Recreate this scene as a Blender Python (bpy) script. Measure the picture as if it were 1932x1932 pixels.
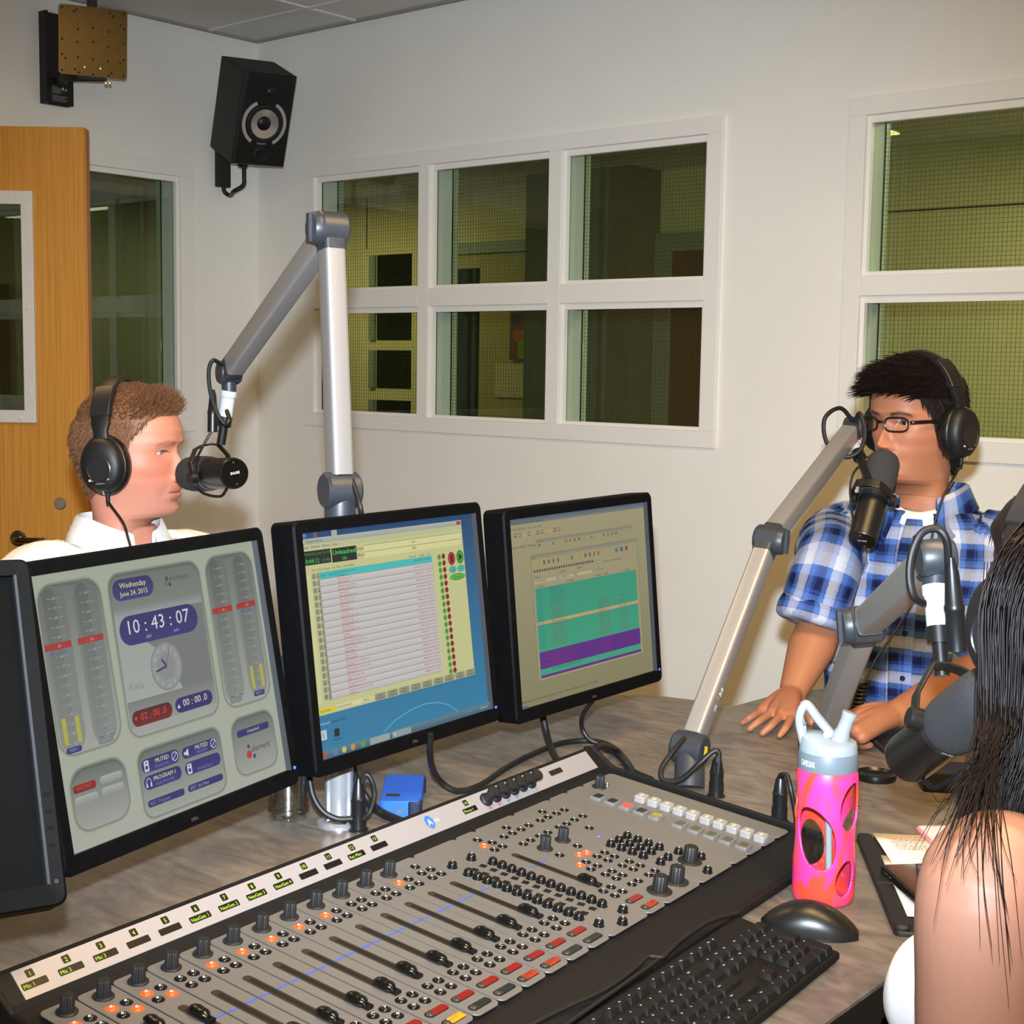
import bpy, bmesh, math, random
import numpy as np
from mathutils import Vector, Matrix, noise, kdtree
for _o in list(bpy.data.objects): bpy.data.objects.remove(_o)
scene = bpy.context.scene
COL = scene.collection
random.seed(7)

# ------------------------------------------------------------------ camera
FPX, YAW, PITCH, ROLL = 2703.4, -0.7067, -0.1016, 0.0153
CAM = Vector((4.9131, -4.0376, 1.39))
CF = Vector((math.sin(YAW)*math.cos(PITCH), math.cos(YAW)*math.cos(PITCH), math.sin(PITCH)))
_r = CF.cross(Vector((0, 0, 1))).normalized(); _u = _r.cross(CF)
CR = math.cos(ROLL)*_r + math.sin(ROLL)*_u
CU = -math.sin(ROLL)*_r + math.cos(ROLL)*_u
cam_data = bpy.data.cameras.new('camera'); cam = bpy.data.objects.new('camera', cam_data)
COL.objects.link(cam); scene.camera = cam
cam_data.sensor_width = 36; cam_data.lens = 36*FPX/1932; cam_data.clip_start = .05
cam.matrix_world = Matrix(((CR.x, CU.x, -CF.x, CAM.x), (CR.y, CU.y, -CF.y, CAM.y), (CR.z, CU.z, -CF.z, CAM.z), (0, 0, 0, 1)))

# ------------------------------------------------------------------ light, world, exposure
scene.view_settings.view_transform = 'Standard'; scene.view_settings.look = 'None'
scene.view_settings.exposure = 0.0; scene.view_settings.gamma = 1.0
scene.view_settings.use_curve_mapping = False
world = bpy.data.worlds.new('world'); scene.world = world; world.use_nodes = True
world.node_tree.nodes['Background'].inputs[0].default_value = (1, .85, .6, 1)
world.node_tree.nodes['Background'].inputs[1].default_value = .02
def area(name, loc, target, sx, sy, power, col):
    d = bpy.data.lights.new(name, 'AREA'); d.shape = 'RECTANGLE'; d.size = sx; d.size_y = sy
    d.energy = power; d.color = col
    o = bpy.data.objects.new(name, d); COL.objects.link(o); o.location = loc
    o.rotation_euler = (Vector(target)-Vector(loc)).to_track_quat('-Z', 'Y').to_euler()
    return o
def spot(name, loc, target, power, col, radius, angle, blend):
    d = bpy.data.lights.new(name, 'SPOT'); d.energy = power; d.color = col; d.shadow_soft_size = radius
    d.spot_size = angle; d.spot_blend = blend
    o = bpy.data.objects.new(name, d); COL.objects.link(o); o.location = loc
    o.rotation_euler = (Vector(target)-Vector(loc)).to_track_quat('-Z', 'Y').to_euler()
    return o
# photographer's flash mounted on the camera, just above the lens; its beam fades towards the frame edges
FLASH = CAM + CU*.13 - CR*.008
_aim = (CF + CU*math.tan(math.radians(-1.5)))
spot('camera_flash', FLASH, FLASH + _aim*5, 650, (.76, .88, 1.0), .022, math.radians(67), 1.0)
# ceiling troffers of the studio (warm, dim)
area('ceiling_troffer_light', (4.6, -2.6, 2.70), (4.6, -2.6, 0), 1.2, .6, 62, (1, .66, .27))
area('ceiling_troffer_light', (2.2, -2.6, 2.70), (2.2, -2.6, 0), 1.2, .6, 16, (1, .66, .27))
area('ceiling_troffer_light', (6.2, -5.4, 2.70), (6.2, -5.4, 0), 1.2, .6, 62, (1, .66, .27))
# corridor behind the windows
area('corridor_light', (-1.2, 1.0, 2.33), (-1.2, 1.0, 0), 1.2, .5, 20, (1, .84, .46))
area('corridor_light', (3.4, 1.0, 2.33), (3.4, 1.0, 0), 1.2, .5, 30, (1, .92, .66))

# ------------------------------------------------------------------ helpers
def ray(x, y): return CF + CR*((x-966)/FPX) - CU*((y-966)/FPX)
def dep(x, y, d): return CAM + ray(x, y)*d
def atz(x, y, z):
    d = ray(x, y); return CAM + d*((z-CAM.z)/d.z)
def lin(c):
    o = []
    for v in c[:3]:
        v = v/255.0; o.append(v/12.92 if v <= .04045 else ((v+.055)/1.055)**2.4)
    return tuple(o)+(1.0,)
def I4(): return Matrix.Identity(4)
def frame(o, x, y, z):
    x, y, z = Vector(x), Vector(y), Vector(z); o = Vector(o)
    return Matrix(((x.x, y.x, z.x, o.x), (x.y, y.y, z.y, o.y), (x.z, y.z, z.z, o.z), (0, 0, 0, 1)))
def axis_frame(p0, p1, up=(0, 0, 1)):
    """frame at p0 with Z along p0->p1"""
    z = (Vector(p1)-Vector(p0)).normalized(); x = Vector(up).cross(z)
    if x.length < 1e-4: x = Vector((1, 0, 0)).cross(z)
    x.normalize(); return frame(p0, x, z.cross(x), z)
def T(x, y, z): return Matrix.Translation((x, y, z))
def RZ(a): return Matrix.Rotation(a, 4, 'Z')
def RX(a): return Matrix.Rotation(a, 4, 'X')
def RY(a): return Matrix.Rotation(a, 4, 'Y')

_mats = {}
def mat(name, col, rough=.5, metal=0, spec=.5, var=.06, vs=40, bump=0, bs=300, emit=None, es=1.0, trans=0, ior=1.45, coat=0, sss=0, sheen=0):
    if name in _mats: return _mats[name]
    m = bpy.data.materials.new(name); m.use_nodes = True; nt = m.node_tree
    b = nt.nodes['Principled BSDF']; _mats[name] = m
    c = lin(col)
    b.inputs['Roughness'].default_value = rough; b.inputs['Metallic'].default_value = metal
    b.inputs['Specular IOR Level'].default_value = spec; b.inputs['IOR'].default_value = ior
    b.inputs['Transmission Weight'].default_value = trans; b.inputs['Coat Weight'].default_value = coat
    b.inputs['Base Color'].default_value = c
    if sss:
        b.inputs['Subsurface Weight'].default_value = sss; b.inputs['Subsurface Radius'].default_value = (.012, .005, .003)
        b.inputs['Subsurface Scale'].default_value = 1.0
    if sheen: b.inputs['Sheen Weight'].default_value = sheen
    tc = nt.nodes.new('ShaderNodeTexCoord')
    if var:
        n = nt.nodes.new('ShaderNodeTexNoise'); n.inputs['Scale'].default_value = vs; n.inputs['Detail'].default_value = 3
        nt.links.new(tc.outputs['Object'], n.inputs['Vector'])
        r = nt.nodes.new('ShaderNodeValToRGB'); lo = tuple(x*(1-var) for x in c[:3])+(1,); hi = tuple(min(1, x*(1+var)) for x in c[:3])+(1,)
        r.color_ramp.elements[0].color = lo; r.color_ramp.elements[0].position = .35
        r.color_ramp.elements[1].color = hi; r.color_ramp.elements[1].position = .65
        nt.links.new(n.outputs['Fac'], r.inputs['Fac']); nt.links.new(r.outputs['Color'], b.inputs['Base Color'])
    if bump:
        n2 = nt.nodes.new('ShaderNodeTexNoise'); n2.inputs['Scale'].default_value = bs; n2.inputs['Detail'].default_value = 4
        nt.links.new(tc.outputs['Object'], n2.inputs['Vector'])
        bp = nt.nodes.new('ShaderNodeBump'); bp.inputs['Strength'].default_value = bump; bp.inputs['Distance'].default_value = .002
        nt.links.new(n2.outputs['Fac'], bp.inputs['Height']); nt.links.new(bp.outputs['Normal'], b.inputs['Normal'])
    if emit is not None:
        b.inputs['Emission Color'].default_value = lin(emit); b.inputs['Emission Strength'].default_value = es
    return m
def mat_attr(name, emit=0.0, rough=.5, spec=.3, base=1.0, sss=0, bump=0, bs=300, var=0, vs=60):
    """colour read from the mesh colour attribute 'Col'"""
    if name in _mats: return _mats[name]
    m = bpy.data.materials.new(name); m.use_nodes = True; nt = m.node_tree; b = nt.nodes['Principled BSDF']; _mats[name] = m
    a = nt.nodes.new('ShaderNodeAttribute'); a.attribute_name = 'Col'
    b.inputs['Roughness'].default_value = rough; b.inputs['Specular IOR Level'].default_value = spec
    src = a.outputs['Color']
    tc = nt.nodes.new('ShaderNodeTexCoord')
    if var:
        n = nt.nodes.new('ShaderNodeTexNoise'); n.inputs['Scale'].default_value = vs; n.inputs['Detail'].default_value = 4
        nt.links.new(tc.outputs['Object'], n.inputs['Vector'])
        mr = nt.nodes.new('ShaderNodeMapRange'); mr.inputs['To Min'].default_value = 1-var; mr.inputs['To Max'].default_value = 1+var
        nt.links.new(n.outputs['Fac'], mr.inputs['Value'])
        vm = nt.nodes.new('ShaderNodeVectorMath'); vm.operation = 'SCALE'
        nt.links.new(src, vm.inputs[0]); nt.links.new(mr.outputs['Result'], vm.inputs['Scale']); src = vm.outputs['Vector']
    if emit:
        b.inputs['Base Color'].default_value = (.01, .01, .01, 1)
        nt.links.new(src, b.inputs['Emission Color']); b.inputs['Emission Strength'].default_value = emit
    else:
        nt.links.new(src, b.inputs['Base Color'])
    if sss:
        b.inputs['Subsurface Weight'].default_value = sss; b.inputs['Subsurface Radius'].default_value = (.012, .005, .003)
        b.inputs['Subsurface Scale'].default_value = 1.0
    if bump:
        n2 = nt.nodes.new('ShaderNodeTexNoise'); n2.inputs['Scale'].default_value = bs; n2.inputs['Detail'].default_value = 4
        nt.links.new(tc.outputs['Object'], n2.inputs['Vector'])
        bp = nt.nodes.new('ShaderNodeBump'); bp.inputs['Strength'].default_value = bump; bp.inputs['Distance'].default_value = .002
        nt.links.new(n2.outputs['Fac'], bp.inputs['Height']); nt.links.new(bp.outputs['Normal'], b.inputs['Normal'])
    return m
def mat_glass(name, tint=(235, 245, 238), rough=0.0, refl=1.0, opac=1.0):
    """thin clear sheet: tinted transparency plus fresnel reflection"""
    if name in _mats: return _mats[name]
    m = bpy.data.materials.new(name); m.use_nodes = True; nt = m.node_tree; _mats[name] = m
    nt.nodes.remove(nt.nodes['Principled BSDF']); out = nt.nodes['Material Output']
    t = nt.nodes.new('ShaderNodeBsdfTransparent'); t.inputs[0].default_value = lin(tint)
    g = nt.nodes.new('ShaderNodeBsdfGlossy'); g.inputs['Roughness'].default_value = rough
    lw = nt.nodes.new('ShaderNodeLayerWeight'); pw = nt.nodes.new('ShaderNodeMath'); pw.operation = 'POWER'; pw.inputs[1].default_value = 5
    nt.links.new(lw.outputs['Facing'], pw.inputs[0])
    ml = nt.nodes.new('ShaderNodeMath'); ml.operation = 'MULTIPLY_ADD'; ml.inputs[1].default_value = .7*refl; ml.inputs[2].default_value = .035*refl
    nt.links.new(pw.outputs[0], ml.inputs[0])
    mx = nt.nodes.new('ShaderNodeMixShader'); nt.links.new(ml.outputs[0], mx.inputs[0])
    nt.links.new(t.outputs[0], mx.inputs[1]); nt.links.new(g.outputs[0], mx.inputs[2]); nt.links.new(mx.outputs[0], out.inputs['Surface'])
    return m

def catmull(pts, seg=8):
    P = [Vector(p) for p in pts]
    if len(P) < 3: return P
    out = []
    for i in range(len(P)-1):
        p0 = P[i-1] if i else P[0]*2-P[1]; p1 = P[i]; p2 = P[i+1]; p3 = P[i+2] if i+2 < len(P) else P[-1]*2-P[-2]
        for k in range(seg):
            t = k/seg
            out.append(.5*((2*p1)+(p2-p0)*t+(2*p0-5*p1+4*p2-p3)*t*t+(3*p1-p0-3*p2+p3)*t**3))
    out.append(P[-1]); return out
def lerp_list(vals, n):
    """resample list of scalars to n entries"""
    o = []
    for i in range(n):
        t = i/(n-1)*(len(vals)-1); k = min(int(t), len(vals)-2); o.append(vals[k]+(vals[k+1]-vals[k])*(t-k))
    return o
def rrect_pts(w, h, r, n=5):
    o = []
    for cx, cy, a0 in ((w/2-r, h/2-r, 0), (-w/2+r, h/2-r, 90), (-w/2+r, -h/2+r, 180), (w/2-r, -h/2+r, 270)):
        for k in range(n+1):
            a = math.radians(a0+90*k/n); o.append((cx+r*math.cos(a), cy+r*math.sin(a)))
    return o
class MB:
    def __init__(s, m=None): s.v = []; s.f = []; s.fm = []; s.m = m or I4(); s.mi = 0
    def add(s, V, F):
        b = len(s.v); m = s.m
        s.v += [tuple(m @ Vector(p)) for p in V]
        s.f += [tuple(b+i for i in f) for f in F]; s.fm += [s.mi]*len(F); return s
    def box(s, c, d):
        x, y, z = c; a, b, e = d[0]/2, d[1]/2, d[2]/2
        V = [(x+i*a, y+j*b, z+k*e) for k in (-1, 1) for j in (-1, 1) for i in (-1, 1)]
        return s.add(V, [(0, 2, 3, 1), (4, 5, 7, 6), (0, 1, 5, 4), (2, 6, 7, 3), (0, 4, 6, 2), (1, 3, 7, 5)])
    def box2(s, a, b): return s.box([(a[i]+b[i])/2 for i in range(3)], [abs(b[i]-a[i]) for i in range(3)])
    def prism(s, pts, z0, z1, cham=0):
        """polygon in XY extruded along Z; cham = top edge chamfer inset"""
        n = len(pts); V = [(p[0], p[1], z0) for p in pts]; F = [tuple(range(n))[::-1]]
        L = [z0]
        if cham:
            V += [(p[0], p[1], z1-cham) for p in pts]
            cx = sum(p[0] for p in pts)/n; cy = sum(p[1] for p in pts)/n
            ins = []
            for p in pts:
                dx, dy = cx-p[0], cy-p[1]; l = math.hypot(dx, dy) or 1; ins.append((p[0]+dx/l*cham, p[1]+dy/l*cham, z1))
            V += ins; k = 2
        else: V += [(p[0], p[1], z1) for p in pts]; k = 1
        for j in range(k):
            for i in range(n):
                q = (i+1) % n; F.append((j*n+i, j*n+q, (j+1)*n+q, (j+1)*n+i))
        F.append(tuple(range(k*n, k*n+n))); return s.add(V, F)
    def lathe(s, prof, n=28, caps=True, m=None):
        """profile of (r,z) spun about local Z"""
        V = []; F = []
        for r, z in prof:
            for i in range(n):
                a = 2*math.pi*i/n; V.append((r*math.cos(a), r*math.sin(a), z))
        for j in range(len(prof)-1):
            for i in range(n):
                q = (i+1) % n; F.append((j*n+i, j*n+q, (j+1)*n+q, (j+1)*n+i))
        if caps:
            if prof[0][0] > 1e-6: F.append(tuple(range(n))[::-1])
            if prof[-1][0] > 1e-6: F.append(tuple(range((len(prof)-1)*n, len(prof)*n)))
        if m is not None: V = [m @ Vector(p) for p in V]
        return s.add(V, F)
    def cyl(s, p0, p1, r0, r1=None, n=20, caps=True):
        r1 = r0 if r1 is None else r1; L = (Vector(p1)-Vector(p0)).length
        return s.lathe([(r0, 0), (r1, L)], n, caps, axis_frame(p0, p1))
    def tube(s, pts, r, n=8, smooth=0, caps=True, flat=1.0, up=None):
        P = catmull(pts, smooth) if smooth else [Vector(p) for p in pts]
        R = lerp_list(r, len(P)) if isinstance(r, (list, tuple)) else [r]*len(P)
        V = []; F = []; t0 = (P[1]-P[0]).normalized()
        x = Vector(up) if up else (Vector((0, 0, 1)) if abs(t0.z) < .9 else Vector((1, 0, 0)))
        x = (x - t0*x.dot(t0)).normalized()
        for i, p in enumerate(P):
            t = (P[min(i+1, len(P)-1)]-P[max(i-1, 0)]).normalized()
            x = (x - t*x.dot(t)); x = x.normalized() if x.length > 1e-6 else t.orthogonal().normalized(); y = t.cross(x)
            for k in range(n):
                a = 2*math.pi*k/n; V.append(p + x*(R[i]*math.cos(a)*flat) + y*(R[i]*math.sin(a)))
        for j in range(len(P)-1):
            for k in range(n):
                q = (k+1) % n; F.append((j*n+k, j*n+q, (j+1)*n+q, (j+1)*n+k))
        if caps: F += [tuple(range(n))[::-1], tuple(range((len(P)-1)*n, len(P)*n))]
        return s.add(V, F)
    def sphere(s, c, r, nu=20, nv=12, m=None):
        r = (r, r, r) if not isinstance(r, (tuple, list)) else r; V = []; F = []
        for j in range(1, nv):
            ph = math.pi*j/nv
            for i in range(nu):
                a = 2*math.pi*i/nu; V.append((c[0]+r[0]*math.sin(ph)*math.cos(a), c[1]+r[1]*math.sin(ph)*math.sin(a), c[2]+r[2]*math.cos(ph)))
        t = len(V); V += [(c[0], c[1], c[2]+r[2]), (c[0], c[1], c[2]-r[2])]
        for j in range(nv-2):
            for i in range(nu):
                q = (i+1) % nu; F.append((j*nu+i, (j+1)*nu+i, (j+1)*nu+q, j*nu+q))
        for i in range(nu):
            q = (i+1) % nu; F.append((t, i, q)); F.append((t+1, (nv-2)*nu+q, (nv-2)*nu+i))
        if m is not None: V = [m @ Vector(p) for p in V]
        return s.add(V, F)
    def loft(s, rings, closed=True, caps=True):
        n = len(rings[0]); V = [p for r in rings for p in r]; F = []
        for j in range(len(rings)-1):
            for i in range(n if closed else n-1):
                q = (i+1) % n; F.append((j*n+i, j*n+q, (j+1)*n+q, (j+1)*n+i))
        if caps: F += [tuple(range(n))[::-1], tuple(range((len(rings)-1)*n, len(rings)*n))]
        return s.add(V, F)
    def mesh(s, name):
        me = bpy.data.meshes.new(name); me.from_pydata(s.v, [], s.f); return me
    def build(s, name, mats, parent=None, smooth=35, bevel=0, seg=2):
        me = s.mesh(name)
        for m in (mats if isinstance(mats, (list, tuple)) else [mats]): me.materials.append(m)
        if isinstance(mats, (list, tuple)): me.polygons.foreach_set('material_index', s.fm)
        finish(me, smooth)
        return link(name, me, parent, bevel, seg)
def finish(me, smooth=35):
    if smooth:
        me.polygons.foreach_set('use_smooth', [True]*len(me.polygons))
        if smooth < 180: me.set_sharp_from_angle(angle=math.radians(smooth))
    me.update()
def link(name, me, parent=None, bevel=0, seg=2):
    o = bpy.data.objects.new(name, me); COL.objects.link(o)
    if parent is not None: o.parent = parent
    if bevel:
        b = o.modifiers.new('bevel', 'BEVEL'); b.width = bevel; b.segments = seg; b.limit_method = 'ANGLE'; b.angle_limit = math.radians(40)
        b.harden_normals = False
    return o
def tag(o, label, cat, group=None):
    o['label'] = label; o['category'] = cat
    if group: o['group'] = group
    return o
def thing(name, label, cat, M=None, group=None):
    o = bpy.data.objects.new(name, None); COL.objects.link(o); o.empty_display_size = .05
    if M is not None: o.matrix_world = M
    return tag(o, label, cat, group)
def struct(name, label=None, M=None, mesh=None):
    if mesh is None:
        o = bpy.data.objects.new(name, None); COL.objects.link(o)
    else: o = mesh
    if M is not None: o.matrix_world = M
    o['kind'] = 'structure'
    if label: o['label'] = label
    return o
def inst(src, name, parent, M):
    """copy of a mesh object that shares its mesh data"""
    o = src.copy(); o.name = name; COL.objects.link(o); o.parent = parent; o.matrix_local = M; return o

_txt = {}
def text_mesh(st):
    if st in _txt: return _txt[st]
    cu = bpy.data.curves.new('t', 'FONT'); cu.body = st; cu.size = 1.0; cu.resolution_u = 2
    ob = bpy.data.objects.new('t', cu); COL.objects.link(ob)
    dg = bpy.context.evaluated_depsgraph_get(); me = ob.evaluated_get(dg).to_mesh()
    V = [(v.co.x, v.co.y) for v in me.vertices]; F = [tuple(p.vertices) for p in me.polygons]
    ob.evaluated_get(dg).to_mesh_clear(); bpy.data.objects.remove(ob); bpy.data.curves.remove(cu)
    _txt[st] = (V, F); return V, F
class Canvas:
    """flat print: coloured shapes in a plane. unit coords (x right, y down) of size (W,H) map to w x h metres
    centred on the local origin in the XZ plane, facing -Y"""
    def __init__(s, W, H, w, h, y0=0.0, step=1e-5, flat=False):
        s.W, s.H, s.w, s.h = W, H, w, h; s.v = []; s.f = []; s.c = []; s.k = 0; s.y0 = y0; s.step = step; s.flat = flat
    def _p(s, x, y):
        X = (x/s.W-.5)*s.w; Z = (.5-y/s.H)*s.h; d = s.y0 + s.k*s.step
        return (X, Z, d) if s.flat else (X, -d, Z)
    def poly(s, pts, col, faces=None):
        b = len(s.v); s.k += 1
        s.v += [s._p(*p) for p in pts]
        s.f += [tuple(b+i for i in f) for f in faces] if faces else [tuple(range(b, b+len(pts)))[::-1]]
        if isinstance(col, list): s.c += col
        else: s.c += [lin(col)]*len(pts)
    def rect(s, x, y, w, h, col, col2=None):
        s.poly([(x, y), (x+w, y), (x+w, y+h), (x, y+h)], [lin(col)]*2+[lin(col2)]*2 if col2 else col)
    def rrect(s, x, y, w, h, r, col, col2=None, horiz=False):
        P = [(x+w/2+p[0], y+h/2-p[1]) for p in rrect_pts(w, h, min(r, w/2, h/2), 5)]
        P = P[::-1]
        if col2:
            a, b = lin(col), lin(col2); C = []
            for p in P:
                t = (p[0]-x)/w if horiz else (p[1]-y)/h
                C.append(tuple(a[i]*(1-t)+b[i]*t for i in range(4)))
            s.poly(P, C)
        else: s.poly(P, col)
    def ell(s, x, y, rx, ry, col, n=24): s.poly([(x+rx*math.cos(2*math.pi*i/n), y+ry*math.sin(2*math.pi*i/n)) for i in range(n)], col)
    def line(s, x0, y0, x1, y1, w, col):
        dx, dy = x1-x0, y1-y0; l = math.hypot(dx, dy) or 1; nx, ny = -dy/l*w/2, dx/l*w/2
        s.poly([(x0+nx, y0+ny), (x1+nx, y1+ny), (x1-nx, y1-ny), (x0-nx, y0-ny)], col)
    def text(s, st, x, y, h, col, w=None, align='l'):
        """baseline-left at x,y ; h = cap height ; w = forced width"""
        V, F = text_mesh(st)
        if not V: return
        x0 = min(p[0] for p in V); x1 = max(p[0] for p in V); sc = h/.72; sx = sc if not w else w/(x1-x0)
        off = {'l': 0, 'c': -(x1-x0)*sx/2, 'r': -(x1-x0)*sx}[align]
        s.poly([(x+off+(p[0]-x0)*sx, y-p[1]*sc) for p in V], col, F)
    def build(s, name, m, parent, M=None):
        me = bpy.data.meshes.new(name); me.from_pydata(s.v, [], s.f); me.materials.append(m)
        a = me.color_attributes.new('Col', 'FLOAT_COLOR', 'POINT'); a.data.foreach_set('color', [x for c in s.c for x in c]); me.update()
        o = link(name, me, parent)
        if M is not None: o.matrix_local = M
        return o
# ================================================================== room shell
M_WALL = mat('wall_paint', (238, 234, 226), .75, var=.015, vs=3, bump=.35, bs=420)
M_TRIM = mat('trim_paint', (236, 232, 225), .45, var=.01, vs=6)
M_CEIL = mat('ceiling_tile', (216, 214, 210), .9, var=.05, vs=500, bump=.4, bs=350)
M_GRID = mat('ceiling_grid_metal', (212, 212, 210), .5, var=.02)
M_FLOOR = mat('carpet', (86, 82, 78), .95, var=.2, vs=300, bump=.6, bs=600)
H = 2.74
RX1, RY0 = 8.0, -7.2
def wall_with_holes(name, length, holes, M, thick=.16, h=H):
    """wall in local XZ (X 0..length), room side Y=0, holes (x0,x1,z0,z1) side by side"""
    mb = MB(M); x = 0
    for x0, x1, z0, z1 in sorted(holes):
        if x0 > x: mb.box2((x, 0, 0), (x0, thick, h))
        mb.box2((x0, 0, 0), (x1, thick, z0)); mb.box2((x0, 0, z1), (x1, thick, h)); x = x1
    mb.box2((x, 0, 0), (length, thick, h))
    return struct(name, None, None, mb.build(name, M_WALL, smooth=0))
struct('floor', None, None, MB().box2((-.2, RY0-.2, -.1), (RX1+.2, .2, 0)).build('floor', M_FLOOR, smooth=0))
W1 = (.322, 2.348, 1.129, 2.206); W1C = [(.378, .98), (1.036, 1.627), (1.685, 2.291)]; W1R = [(1.184, 1.614), (1.682, 2.151)]
W2 = (2.795, 4.80, 1.133, 2.209); W2C = [(2.85, 3.46), (3.516, 4.11), (4.166, 4.745)]; W2R = [(1.192, 1.618), (1.678, 2.155)]
W3 = (-2.0, -.346, 1.098, 2.197); W3C = [(-1.94, -.410)]; W3R = [(1.155, 2.137)]
wall_back = wall_with_holes('wall_back', RX1, [(W1C[0][0]-.02, W1C[-1][1]+.02, W1R[0][0]-.02, W1R[-1][1]+.02), (W2C[0][0]-.02, W2C[-1][1]+.02, W2R[0][0]-.02, W2R[-1][1]+.02)], I4())
ML = frame((0, 0, 0), (0, 1, 0), (-1, 0, 0), (0, 0, 1))
mbw = MB(); mbw.m = ML @ T(-7.2, 0, 0)
wall_left = wall_with_holes('wall_left', 7.2, [(7.2+W3C[0][0]-.02, 7.2+W3C[0][1]+.02, W3R[0][0]-.02, W3R[0][1]+.02)], ML @ T(-7.2, 0, 0))
struct('wall_right', None, None, MB().box2((RX1, RY0, 0), (RX1+.15, 0, H)).build('wall_right', M_WALL, smooth=0))
struct('wall_front', None, None, MB().box2((-.16, RY0-.15, 0), (RX1+.15, RY0, H)).build('wall_front', M_WALL, smooth=0))

# ---- suspended ceiling: slab, grid bars and the lay-in tiles that show
ceil = struct('ceiling', None, None, MB().box2((-.2, RY0-.2, H+.03), (RX1+.2, .2, H+.12)).build('ceiling', M_CEIL, smooth=0))
GX = [.0, .622, 1.842, 3.062, 4.282, 5.502, 6.722, 7.942]; GY = [0, -.263, -.873, -1.483, -2.093, -2.703, -3.313, -3.923, -4.533, -5.143, -5.753, -6.363, -6.973]
tile = MB().box2((0, 0, 0), (1, 1, .018)).mesh('ceiling_tile'); tile.materials.append(M_CEIL)
for i in range(len(GX)-1):
    for j in range(len(GY)-1):
        o = link('ceiling_tile', tile, ceil); o.location = (GX[i]+.012, GY[j+1]+.012, H+.004)
        o.scale = (GX[i+1]-GX[i]-.024, GY[j]-GY[j+1]-.024, 1)
for x in GX[1:]: MB().box2((x-.012, RY0, H-.003), (x+.012, 0, H+.03)).build('grid_bar', M_GRID, ceil, smooth=0)
for y in GY[1:]: MB().box2((0, y-.012, H-.002), (RX1, y+.012, H+.028)).build('grid_bar', M_GRID, ceil, smooth=0)
M_ANGLE = mat('wall_angle', (150, 148, 145), .6, var=.02)
struct('trim_1', None, None, MB().box2((0, -.022, H-.004), (RX1, 0, H+.004)).build('trim_1', M_ANGLE, smooth=0))
struct('trim_2', None, None, MB().box2((0, RY0, H-.004), (.022, -.022, H+.004)).build('trim_2', M_ANGLE, smooth=0))
for nm, a, b in (('baseboard_back', (0, -.012, 0), (RX1, 0, .1)), ('baseboard_left', (0, RY0, 0), (.012, -.012, .1))):
    struct(nm, None, None, MB().box2(a, b).build(nm, mat('baseboard_vinyl', (60, 58, 56), .6), smooth=0))

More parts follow.
